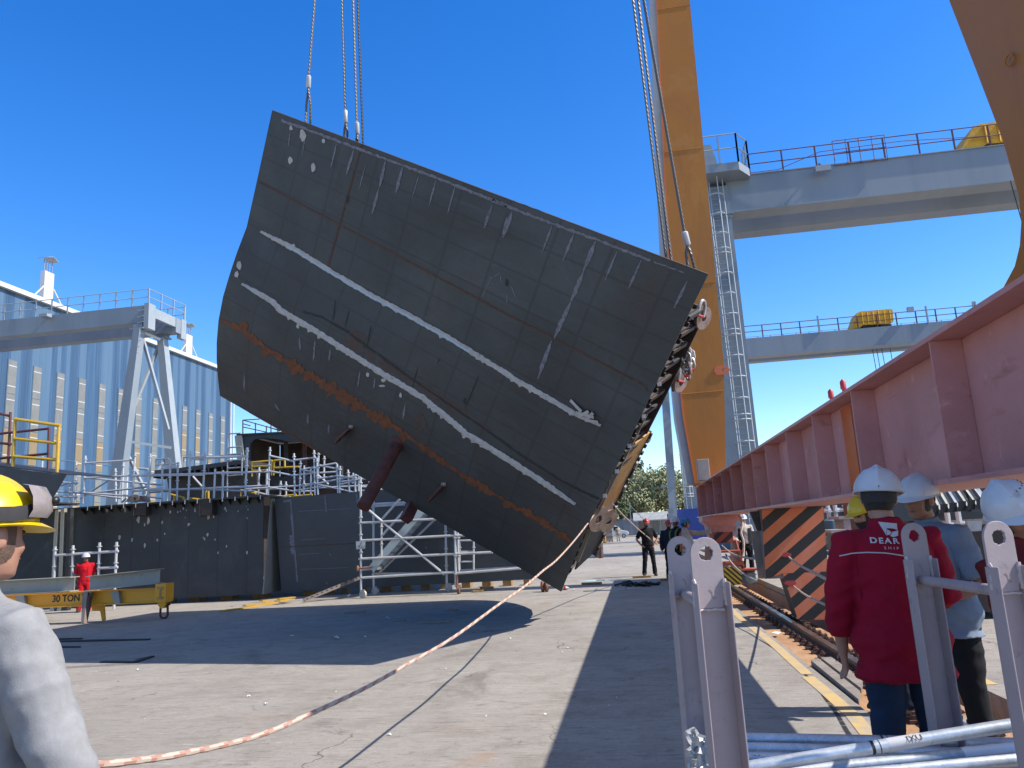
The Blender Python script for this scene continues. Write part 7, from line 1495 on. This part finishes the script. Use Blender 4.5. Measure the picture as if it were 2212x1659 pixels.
def person(label, loc, rz, pose=None, s=1.0, top='jacket', top_m='jacket_red', leg_m='denim', hem=.82, helmet='helmet_white', skin='skin', det=1, group=None, head=(0, 0, 0), lean=(0, 0), girth=1.0, vest=None, hair='hair_dark', beard=False, shades=False, boots='boot', goggles=False, hard=True, legs=True, trouser_fit=1.0):
    ps = dict(sh=(.185, 0, 1.405), eR=(.25, -.03, 1.13), eL=(-.25, -.03, 1.13), wR=(.25, .07, .88), wL=(-.25, .07, .88), hR=(.25, .12, .80), hL=(-.25, .12, .80), kR=(.11, .02, .50), kL=(-.11, .02, .50), aR=(.13, -.03, .09), aL=(-.13, -.03, .09))
    ps.update(pose or {})
    def T(p, leanit=True):
        p = V(p)
        if leanit and p.z > .9: p = p+V((lean[0]*(p.z-.9), lean[1]*(p.z-.9), 0))
        return p*s
    vox = {2: .0095, 1: .013, 0: .018}[det]
    HC_ = T((0, .018, 1.625)); HR_ = Matrix.Rotation(rad(head[0]), 3, 'Z') @ Matrix.Rotation(rad(head[1]), 3, 'X') @ Matrix.Rotation(rad(head[2]), 3, 'Y')
    def hd(x, y, z): return HC_+HR_ @ (V((x, y, z))*s)
    # body: one continuous skin surface
    b = MB(); b.loft([ell(T((0, cy, z)), rx*.93*s, ry*.93*s) for z, cy, rx, ry in TORSO])
    b.tube([T((0, -.015, 1.42)), T((0, -.008, 1.50)), hd(0, -.012, -.045)], [.060*s, .054*s, .056*s], 14)
    b.loft([[hd(math.cos(2*math.pi*i/20)*rx, cy+math.sin(2*math.pi*i/20)*ry, z) for i in range(20)] for z, cy, rx, ry in HEADR])
    if det:
        b.loft([[hd(math.cos(2*math.pi*i/8)*rx, cy+math.sin(2*math.pi*i/8)*ry, z) for i in range(8)] for z, cy, rx, ry in ((-.045, .088, .017, .022), (-.030, .092, .015, .024), (.0, .088, .010, .014), (.02, .08, .008, .01))])
        for sx in (-1, 1):
            b.ball(hd(sx*.076, -.008, -.012), (.014*s, .026*s, .034*s), 8, 6, 0, HR_)
            b.ball(hd(sx*.034, .072, -.036), (.024*s, .02*s, .02*s), 8, 6, 0, HR_)
        b.ball(hd(0, .079, .026), (.052*s, .014*s, .012*s), 10, 6, 0, HR_); b.ball(hd(0, .080, -.068), (.026*s, .014*s, .012*s), 10, 6, 0, HR_); b.ball(hd(0, .074, -.104), (.024*s, .018*s, .016*s), 10, 6, 0, HR_)
    for sd, sx in (('R', 1), ('L', -1)):
        S_ = T((sx*ps['sh'][0], ps['sh'][1], ps['sh'][2])); E_, W_, Hh = T(ps['e'+sd]), T(ps['w'+sd]), T(ps['h'+sd])
        b.tube([T((sx*.09, 0, 1.40)), S_, S_.lerp(E_, .5), E_, E_.lerp(W_, .35), W_], [.055*s, .056*s, .047*s, .039*s, .040*s, .027*s], 12)
        d = (Hh-W_).normalized(); nrm = V((sx, 0, 0)); side = d.cross(nrm)
        if side.length < .2: nrm = V((0, 1, 0)); side = d.cross(nrm)
        side.normalize(); nrm = side.cross(d).normalized()
        if side.y < 0: side = -side                       # thumb side to the front
        L = .088*s
        b.loft([ell(W_+d*(L*t), w_*s, h_*s, 12, side, nrm) for t, w_, h_ in ((-.1, .027, .022), (.2, .034, .018), (.6, .041, .016), (1.0, .040, .013))])
        for k, (off, ln) in enumerate(((.030, .072), (.010, .082), (-.011, .076), (-.030, .060))):
            p0 = W_+d*(L*.95)+side*off*s; cu = .28+.06*k; ps_ = [p0]; a = 0
            for q in range(3):
                a += cu*(.6 if q == 0 else 1.0); ps_.append(ps_[-1]+(d*math.cos(a)-nrm*sx*math.sin(a)*(1 if True else 0)).normalized()*(ln*s*(.42, .33, .25)[q]))
            b.tube(ps_, [.0098*s, .0095*s, .0088*s, .0074*s], 8)
        p0 = W_+d*(L*.28)+side*.028*s; b.tube([p0, p0+(d*.6+side*.75-nrm*sx*.15).normalized()*.034*s, p0+(d*.8+side*.55-nrm*sx*.3).normalized()*.066*s], [.0125*s, .0105*s, .0085*s], 8)
        hp, K_, A_ = T((sx*.092, 0, .90)), T(ps['k'+sd]), T(ps['a'+sd])
        if legs: b.tube([hp+V((0, 0, .03)), hp.lerp(K_, .4), K_, K_.lerp(A_, .35), A_, A_-V((0, 0, .05*s))], [.088*s, .078*s, .053*s, .052*s, .036*s, .038*s], 12); b.ball(A_+V((sx*.008, .065*s, -.05*s)), (.040*s, .115*s, .038*s), 10, 6)
    body = remesh(b, 'person', skin, vox, None, loc, rz, 3)
    tag(body, label, 'person', group)
    def part(b, name, m, v=None, it=4, wr=0, par=None): return remesh(b, name, m, v or vox, par or body, None, 0, it, wr, len(name)*3+int(abs(loc[0])*7))
    def mesh(b, name, m, par=None, sm=50): return b.build(name, m, par or body, None, sm, world=False)
    # clothes
    g = girth; inf = {'jacket': .030, 'sweat': .030, 'shirt': .018, 'tee': .020}[top]
    b = MB(); rings = []
    for z, cy, rx, ry in ([(hem, 0, .165, .118)] if hem < .84 else [])+[t for t in TORSO if t[0] > hem]:
        e = inf*(.35 if z > 1.46 else 1)*(1.7 if (z < 1.0 and top == 'jacket') else 1); gg = 1+(g-1)*max(0, min(1, (1.38-z)/.25)); rings.append(ell(T((0, cy+(gg-1)*.05, z)), (rx*gg+e)*s, (ry*gg+e)*s))
    if top != 'tee': rings.append(ell(T((0, -.008, 1.515)), .070*s, .066*s))
    b.loft(rings)
    for sd, sx in (('R', 1), ('L', -1)):
        S_ = T((sx*ps['sh'][0], ps['sh'][1], ps['sh'][2])); E_, W_ = T(ps['e'+sd]), T(ps['w'+sd])
        k = {'jacket': 1.0, 'sweat': .95, 'shirt': .8, 'tee': .75}[top]
        lf = ps.get('sleeve', {'jacket': .97, 'sweat': .95, 'shirt': 1.0, 'tee': 0}[top])
        pts = [T((sx*.10, 0, 1.39)), S_+V((0, 0, .004)), S_.lerp(E_, .5)]; rs = [.078, .056+.024*k, .050+.024*k]
        if lf > 0: pts += [E_, E_.lerp(W_, .45*lf), E_.lerp(W_, lf)]; rs += [.044+.024*k, .043+.022*k, .034+.020*k]
        else: pts += [S_.lerp(E_, .82)]; rs += [.052+.024*k]
        b.tube(pts, [r*s for r in rs], 14)
    tm = part(b, {'jacket': 'jacket', 'sweat': 'sweatshirt', 'shirt': 'shirt', 'tee': 'shirt'}[top], top_m, vox*1.05, 4, ({'jacket': .014, 'sweat': .009}.get(top, .010) if det == 2 else .007) if det else 0)
    b = MB()
    if legs:
        f = trouser_fit
        b.loft([ell(T((0, 0, z)), rx*s*(1+(g-1)*.6), ry*s*(1+(g-1)*.6)) for z, rx, ry in ((.80, .150, .108), (.88, .174, .128), (.96, .172, .124), (1.02, .160, .118))])
        for sd, sx in (('R', 1), ('L', -1)):
            hp, K_, A_ = T((sx*.092, 0, .88)), T(ps['k'+sd]), T(ps['a'+sd]); b.tube([hp, hp.lerp(K_, .5), K_, K_.lerp(A_, .5), A_-V((0, 0, .035*s))], [.102*s*f, .090*s*f, .073*s*f, .068*s*f, .070*s*f], 14)
        part(b, 'trousers', leg_m, vox*1.1, 4, .009 if det else 0)
        for sd, sx in (('R', 1), ('L', -1)):
            A_ = T(ps['a'+sd]); b = MB(); b.tube([A_+V((0, 0, .05)), A_-V((0, 0, .03*s))], [.05*s, .052*s], 10); b.loft([[A_+V((sx*.008+math.cos(2*math.pi*i/12)*w_, y0+math.sin(2*math.pi*i/12)*l_, z-A_.z)) for i in range(12)] for z, w_, l_, y0 in ((.002, .050, .14, .06), (.03, .052, .142, .06), (.065, .046, .12, .05), (.10, .038, .075, .015))]); part(b, 'boot', boots, .013, 2)
    if vest:
        b = MB(); rr_ = [(z, cy, rx*(1+(g-1)*.8)+inf+.016, ry*(1+(g-1)*.8)+inf+.016) for z, cy, rx, ry in TORSO if .93 <= z <= 1.40]
        if vest[1] == 'open':
            for a0, a1 in ((112, 428),):
                R2 = []
                for z, cy, rx, ry in rr_: R2.append([T((math.cos(rad(lerp(a0, a1, i/22)))*rx, cy+math.sin(rad(lerp(a0, a1, i/22)))*ry, z)) for i in range(23)])
                b.loft(R2, 0, False, False)
        else:
            for a in (62, 118, 242, 298): b.tube([T((math.cos(rad(a))*rx, cy+math.sin(rad(a))*ry, z)) for z, cy, rx, ry in rr_]+[T((math.copysign(.10, math.cos(rad(a))), 0, 1.47))], .026*s, 6)
            z, cy, rx, ry = rr_[1]; b.tube([T((math.cos(2*math.pi*i/24)*rx, cy+math.sin(2*math.pi*i/24)*ry, z)) for i in range(25)], .024*s, 6, 0, False)
        mesh(b, 'vest', vest[0])
    if det == 2:
        bt = BVHTree.FromPolygons([v.co.copy() for v in tm.data.vertices], [tuple(p.vertices) for p in tm.data.polygons])
        for sx in (-1, 1):            # sewn armhole seams lying on the cloth
            S_ = T((sx*ps['sh'][0], ps['sh'][1], ps['sh'][2]))+V((-sx*.012, 0, 0)); pts = []
            for i in range(25):
                a = 2*math.pi*i/24; d_ = V((sx*.25*math.cos(a)*0, math.cos(a), math.sin(a))); h = bt.ray_cast(S_+d_*.30, -d_)
                if h[0] is not None: pts.append(h[0]+h[1]*.0005)
            if len(pts) > 6: b = MB(); b.tube(pts, .0022, 5); mesh(b, 'seam', top_m, tm)
    if det:
        b = MB(); rr_c = .079 if top != 'tee' else .072
        b.loft([[T((math.cos(2*math.pi*i/20)*(rr_c+e_), -.010+math.sin(2*math.pi*i/20)*(rr_c-.010+e_), z_+.012*math.cos(2*math.pi*i/20+1.57))) for i in range(20)] for z_, e_ in ((1.455, .016), (1.475, .010), (1.505, -.004), (1.500, -.012))], 0, False); mesh(b, 'collar', top_m)
    # hair, eyes
    b = MB()
    for i0, i1 in ((150, 390),):
        R2 = []
        for z, cy, rx, ry in ((-.075, .0, .060, .080), (-.045, 0, .071, .094), (.0, -.004, .077, .101), (.05, -.006, .079, .103), (.09, -.008, .070, .094), (.118, -.01, .04, .06)): R2.append([hd(math.cos(rad(lerp(i0+15*(z < 0)*0, i1, i/18)))*rx, cy+math.sin(rad(lerp(i0, i1, i/18)))*ry, z) for i in range(19)])
        b.loft(R2, 0, False, False)
    mesh(b, 'hair', hair)
    if det:
        b = MB()
        for sx in (-1, 1):
            b.ball(hd(sx*.031, .083, .004), (.012*s, .008*s, .0075*s), 8, 5, 0, HR_); b.tube([hd(sx*.014, .093, .024), hd(sx*.034, .091, .030), hd(sx*.052, .076, .024)], [.004*s, .005*s, .003*s], 5)
        mesh(b, 'eyes', 'eye_dark')
        b = MB(); b.tube([hd(-.022, .089, -.066), hd(0, .0955, -.0655), hd(.022, .089, -.066)], [.002*s, .0035*s, .002*s], 5); mesh(b, 'lips', 'rust')
    if beard:
        b = MB(); R2 = []
        for z, cy, rx, ry in ((-.058, .016, .067, .087), (-.075, .026, .061, .078), (-.10, .04, .050, .054), (-.125, .052, .024, .024)): R2.append([hd(math.cos(rad(lerp(-25, 205, i/16)))*rx, cy+math.sin(rad(lerp(-25, 205, i/16)))*ry, z) for i in range(17)])
        b.loft(R2, 0, False, False); mesh(b, 'beard', hair)
    if shades:
        b = MB()
        for sx in (-1, 1): b.ball(hd(sx*.034, .090, .004), (.028*s, .010*s, .019*s), 10, 6, 0, HR_); b.tube([hd(sx*.06, .08, .008), hd(sx*.078, .0, .01)], .003*s, 5)
        b.tube([hd(-.015, .098, .008), hd(.015, .098, .008)], .003*s, 5); mesh(b, 'sunglasses', 'eye_dark')
    hm = None
    if hard:
        b = MB(); n = 44; rows = []
        for j in range(12):
            ph = (math.pi/2)*j/11; row = []
            for i in range(n):
                a = 2*math.pi*i/n; cx_, sy_ = math.cos(a), math.sin(a); k = math.cos(ph); x, y, z = .116*cx_*k, .137*sy_*k-.004, .030+.122*math.sin(ph)
                rdg = .006*max(0, 1-(abs(x)-.018)/.012) if abs(x) < .030 else 0
                rdg += .003*max(0, 1-abs(abs(x)-.06)/.01) if z > .08 else 0
                nn = V((x/.116**2, y/.137**2, (z-.03)/.122**2)).normalized(); row.append(V((x, y, z))+nn*rdg*min(1, math.sin(ph)*2.2)*(1 if j < 11 else .5))
            rows.append(row)
        brim = []
        for i in range(n):
            a = 2*math.pi*i/n; f = max(0, math.sin(a))**2.2; brim.append(V((.124*math.cos(a)*(1-.05*f), .145*math.sin(a)+.052*f-.004, .022-.016*f-.006*max(0, -math.sin(a)))))
        inn = [V((p.x*.93, p.y*.93-.002, p.z-.004)) for p in brim]
        up_ = [[hd(*p) for p in r] for r in rows[:-1]]; apex = hd(0, -.004, .158)
        vs_ = [[b.v(p) for p in r] for r in ([ [hd(*p) for p in inn] , [hd(*p) for p in brim]]+up_)]; av = b.v(apex)
        for j in range(len(vs_)-1):
            for i in range(n): b.f([vs_[j][i], vs_[j][(i+1) % n], vs_[j+1][(i+1) % n], vs_[j+1][i]])
        for i in range(n): b.f([vs_[-1][i], vs_[-1][(i+1) % n], av])
        inner = [[b.v(hd(p.x*.965, p.y*.965, .030+(p.z-.03)*.96)) for p in r] for r in rows[:-1:2]]
        for i in range(n): b.f([vs_[0][(i+1) % n], vs_[0][i], inner[0][i], inner[0][(i+1) % n]])
        for j in range(len(inner)-1):
            for i in range(n): b.f([inner[j][(i+1) % n], inner[j][i], inner[j+1][i], inner[j+1][(i+1) % n]])
        hm = mesh(b, 'helmet', helmet, None, 30)
        hb = MB(); R2 = []
        for z, k in ((-.040, 1.0), (-.018, 1.08), (.005, 1.10), (.030, 1.06)): R2.append([hd(math.cos(rad(lerp(196, 344, i/16)))*.080*k, math.sin(rad(lerp(196, 344, i/16)))*.104*k-.004, z) for i in range(17)])
        hb.loft(R2, 0, False, False); mesh(hb, 'harness', 'strap_dark', hm)
        if goggles:
            gb = MB()
            pts = [hd(.127*math.cos(rad(a)), .149*math.sin(rad(a)), .060-.012*math.sin(rad(a))) for a in range(0, 361, 12)]
            R2 = [[hd(k*.127*math.cos(rad(a)), k*.149*math.sin(rad(a))-.004, z+.020*max(0, math.sin(rad(a)))) for a in range(0, 360, 12)] for z, k in ((.030, 1.0), (.050, 1.005), (.068, .975))]
            gb.loft(R2, 0, False, True); mesh(gb, 'goggle_strap', 'strap_dark', hm)
            gb = MB(); R2 = []
            for z, k in ((.040, 1.06), (.060, 1.16), (.095, 1.14), (.125, 1.02), (.13, .85)): R2.append([hd(k*.122*math.cos(rad(lerp(15, 165, i/16))), k*.146*math.sin(rad(lerp(15, 165, i/16)))-.004, z) for i in range(17)])
            gb.loft(R2, 0, False, False); mesh(gb, 'goggles', 'goggle_clear', hm)
            gb = MB(); c = hd(.085, .135, .088); gb.ball(c, (.014, .014, .012), 8, 6); mesh(gb, 'goggle_valve', 'plastic_black', hm)
    return body, tm, hm, hd, T
def RZ(rel): return rad(YAW+rel-90)
def at(x, d): p = dep(x, 1100, d); return V((p.x, p.y, 0))
# man in grey at the left edge, holding the tag rope
person('man in grey sweatshirt and yellow goggled helmet holding the tag rope at left edge', at(-60, 2.1), RZ(62), dict(sh=(.205, 0, 1.385), eR=(.325, .095, 1.02), eL=(-.26, .05, 1.10), wR=(.20, .30, .82), wL=(-.08, .30, .90), hR=(.15, .37, .79), hL=(-.02, .37, .88), sleeve=.95), 1.03, 'sweat', 'sweat_grey', 'navy', .86, 'helmet_yellow', 'skin', 2, None, (4, 0, 0), (0, .02), 1.18, None, 'hair_short', False, False, 'boot', True)
# man in the red jacket, back turned
body, jk, hm, hd, T = person('man in red jacket with white lettering on the back, white helmet, seen from behind', at(1906, 4.05), RZ(84), dict(sh=(.190, 0, 1.40), eR=(.27, .06, 1.12), eL=(-.27, .04, 1.08), wR=(.16, .30, 1.05), wL=(-.255, .10, .865), hR=(.08, .36, 1.06), hL=(-.245, .13, .79), sleeve=.55), 1.035, 'jacket', 'jacket_red', 'denim', .755, 'helmet_white', 'skin', 2, None, (-16, -6, 4), (.0, .02), 1.12, None)
bv = BVHTree.FromPolygons([v.co.copy() for v in jk.data.vertices], [tuple(p.vertices) for p in jk.data.polygons])
def onback(x, z, off=.004):
    h = bv.ray_cast(V((x, -1, z)), V((0, 1, 0)))
    return (h[0]+h[1]*off) if h[0] is not None else V((x, -.16, z))
def back_mesh(me, name, mname):
    for v in me.vertices: v.co = onback(v.co.x, v.co.y, .004)
    me.materials.clear(); me.materials.append(MATS[mname]); o = bpy.data.objects.new(name, me); C.objects.link(o); o.parent = jk; return o
Wi = body.matrix_basis.copy(); bpy.context.view_layer.update(); Winv = body.matrix_world.inverted()
def loc_at(k, x, y):      # photo position -> (x, z) on the back of the jacket
    c = Z(k, x, y); p = dep(c[0], c[1], 3.83); q = Winv @ p; return q.x, q.z
def back_text(txt, k, x, y, hpx, spacing, off):
    cu = bpy.data.curves.new('t', 'FONT'); cu.body = txt; cu.size = 1; cu.space_character = spacing; cu.offset = off; o = bpy.data.objects.new('t', cu); C.objects.link(o); bpy.context.view_layer.update()
    me = bpy.data.meshes.new_from_object(o.evaluated_get(bpy.context.evaluated_depsgraph_get())); bpy.data.objects.remove(o)
    x0, z0 = loc_at(k, x, y); x1, z1 = loc_at(k, x, y-hpx); hh = abs(z1-z0); sc = hh/.70
    tl_ = rad(-5)
    for v in me.vertices: vx, vy = v.co.x*sc*1.12, v.co.y*sc; v.co = V((x0+vx*math.cos(tl_)-vy*math.sin(tl_), z0+vx*math.sin(tl_)+vy*math.cos(tl_), 0))
    return me
back_mesh(back_text('DEAR', 'S4', 675, 1036, 58, 1.32, .03), 'lettering', 'sticker_white')
back_mesh(back_text('SHIP', 'S4', 803, 1102, 28, 1.75, .0), 'lettering', 'sticker_white')
def back_poly(pts, name, mname, sub=6):
    b = MB(); P = [loc_at('S4', *p) for p in pts]; b.poly([V((a, c, 0)) for a, c in P]); bmesh.ops.triangulate(b.bm, faces=b.bm.faces); bmesh.ops.subdivide_edges(b.bm, edges=b.bm.edges, cuts=sub, use_grid_fill=True); me = bpy.data.meshes.new(name); b.bm.to_mesh(me); return back_mesh(me, name, mname)
back_poly([(805, 810), (985, 828), (970, 900), (930, 885), (868, 880), (840, 955)], 'emblem', 'sticker_white'); back_poly([(868, 892), (905, 925), (880, 950), (843, 958)], 'emblem', 'sticker_white'); back_poly([(880, 962), (915, 920), (975, 905), (960, 960), (905, 975)], 'emblem', 'sticker_white')
def piping(pts):
    b = MB(); P = [loc_at('S4', *p) for p in pts]; fine = []
    for (a, c), (a2, c2) in zip(P, P[1:]): fine += [(lerp(a, a2, t/8), lerp(c, c2, t/8)) for t in range(8)]
    fine.append(P[-1]); b.tube([onback(a, c, .002) for a, c in fine], .0035, 6); b.build('piping', 'sticker_white', jk, None, 40, world=False)
piping([(385, 1178), (500, 1148), (640, 1136), (800, 1142), (960, 1165), (1130, 1200), (1280, 1243), (1390, 1292)])
b = MB(); b.poly([hd(.018*math.cos(i*.6283)+.0, -.085+.013*math.sin(i*.6283), .139+.0045*math.sin(i*.6283)) for i in range(10)]); b.build('sticker', 'pin_red', hm, None, 0, world=False)
b = MB(); b.ball(hd(.0, -.143, .036), .004, 8, 6); b.build('rivet', 'plastic_black', hm, None, 40, world=False)
# man in the pale blue shirt talking to him
person('heavy man in light blue short sleeved shirt and white helmet facing the red jacket', at(2010, 5.0), RZ(203), dict(sh=(.205, 0, 1.39), eL=(-.285, .0, 1.09), wL=(-.08, .24, 1.02), hL=(.0, .28, 1.04), eR=(.26, .05, 1.10), wR=(.02, .28, 1.05), hR=(-.06, .30, 1.06), sleeve=0), 1.03, 'tee', 'shirt_blue', 'trouser_black', .80, 'helmet_white', 'skin_tan', 2, None, (12, -8, -5), (.0, .10), 1.22, None, 'hair_dark')
# man in yellow helmet behind the red jacket
person('man in yellow helmet half hidden behind the red jacket, looking left', at(1874, 6.6), RZ(190), {}, .985, 'shirt', 'shirt_pale', 'navy', .84, 'helmet_yellow', 'skin', 1, None, (5, -12, 0), (0, .03), 1, None, 'hair_dark', True, True)
# man at the right edge, head bent under a tilted white helmet
body, tm, hm, hd, T = person('dark haired man in maroon at the right edge, white helmet with vent holes', at(2283, 3.32), RZ(250), dict(sh=(.17, 0, 1.38), eL=(-.25, .05, 1.08), eR=(.20, .08, 1.10), wR=(.12, .26, 1.0), hR=(.06, .33, 1.0)), .965, 'shirt', 'shirt_maroon', 'trouser_black', .82, 'helmet_white', 'skin_tan', 2, None, (8, -14, 25), (.24, .05), .98, None, 'hair_dark')
b = MB()
for i in range(9):
    a = rad(150-i*9); z = .115; k = math.sqrt(max(0, 1-((z-.03)/.122)**2)); b.ball(hd(.118*math.cos(rad(110+i*16))*k, .139*math.sin(rad(110+i*16))*k-.004, z), .0035, 6, 5)
b.build('vent_hole', 'plastic_black', hm, None, 40, world=False)
hw_ = body.matrix_basis @ hd(0, 0, .09); print('RIGHTMAN helmet', proj(hw_))
# man in black on the roadway
g_ = 'workers watching the lift on the roadway'
def gY(x, Y): p = onY(x, 1200, Y); return V((p.x, Y, 0))
body, tm, hm, hd, T = person('man in black with red helmet standing on the roadway, hands on hips', gnd(1405, 1244), RZ(272), dict(eR=(.33, -.06, 1.13), eL=(-.33, -.06, 1.13), wR=(.205, .02, .95), wL=(-.205, .02, .95), hR=(.16, .06, .90), hL=(-.16, .06, .90), kR=(.13, .03, .50), kL=(-.13, .03, .50), aR=(.18, -.02, .09), aL=(-.16, .0, .09), sleeve=0), 1.03, 'tee', 'shirt_black', 'trouser_black', .86, 'helmet_red', 'skin', 1, None, (0, -3, 0), (0, 0), 1.1, None, 'hair_dark', True, True)
person('moustached man in dark clothes and red helmet, leftmost of the three behind the pink posts', gY(1450, 23.5), RZ(262), {}, .98, 'jacket', 'navy', 'trouser_black', .84, 'helmet_red', 'skin', 1, None, (0, 0, 0), (0, 0), 1.0, None, 'hair_dark', True)
person('man in dark jacket and white helmet, middle one of the three behind the pink posts', gY(1466, 21.8), RZ(215), {}, 1.01, 'jacket', 'trouser_black', 'trouser_black', .84, 'helmet_white', 'skin_tan', 1, None, (10, 0, 0), (0, 0), 1.0, ('panel_green', 'straps'))
person('man in cream shirt with orange straps and blue helmet reaching for the red bogie', gY(1484, 20.2), RZ(350), dict(eR=(.30, .10, 1.25), eL=(-.22, .36, 1.36), wL=(-.12, .66, 1.40), hL=(-.10, .75, 1.43), wR=(.25, .18, 1.0), hR=(.24, .25, .95), sleeve=1.0), .98, 'shirt', 'shirt_cream', 'sand', .86, 'helmet_blue', 'skin', 1, None, (-5, 0, 0), (0, 0.02), 1.02, ('vest_orange', 'straps'))
person('man in open dark vest over pale shirt with white helmet beside the bogie', gY(1613, 23.5), RZ(268), dict(eR=(.29, .0, 1.12), wR=(.27, .20, 1.0), hR=(.25, .28, 1.0)), 1.0, 'shirt', 'shirt_cream', 'trouser_black', .86, 'helmet_white', 'skin', 1, None, (0, 0, 0), (0, 0), 1.0, ('trouser_black', 'open'))
# man in red by the spreader beam
person('man in red work clothes and white helmet standing behind the yellow spreader beam', gnd(180, 1322), RZ(295), dict(eR=(.27, -.08, 1.12), eL=(-.27, -.08, 1.12), wR=(.17, -.16, .90), wL=(-.17, -.16, .90), hR=(.10, -.18, .86), hL=(-.10, -.18, .86), sleeve=0), .97, 'tee', 'shirt_red', 'shirt_red', .84, 'helmet_white', 'skin_tan', 1, None, (18, 4, 0), (0, 0), 1.0, ('shirt_red', 'open'), 'hair_dark', False, True)
# two small figures down the roadway
p = gnd(*Z('R5', 652, 1055)); person('distant figure in sand coloured clothes in front of the white van', p, RZ(280), {}, 1.0, 'jacket', 'sand', 'sand', .82, 'helmet_white', 'skin', 0, None, (0, 0, 0), (0, 0), 1.0, None, 'hair_dark', False, False, 'boot', False, False)
p = gnd(*Z('R5', 395, 1140)); person('distant man in pale blue shirt and dark trousers half hidden by the hull tip', p, RZ(60), {}, 1.0, 'shirt', 'shirt_pale', 'navy', .86, 'helmet_white', 'skin', 0, None, (0, 0, 0), (0, 0), 1.0, None, 'hair_dark', False, False, 'boot', False, False)
# drop working properties so that only the descriptive ones remain
for o in bpy.data.objects:
    if '_o' in o: del o['_o']
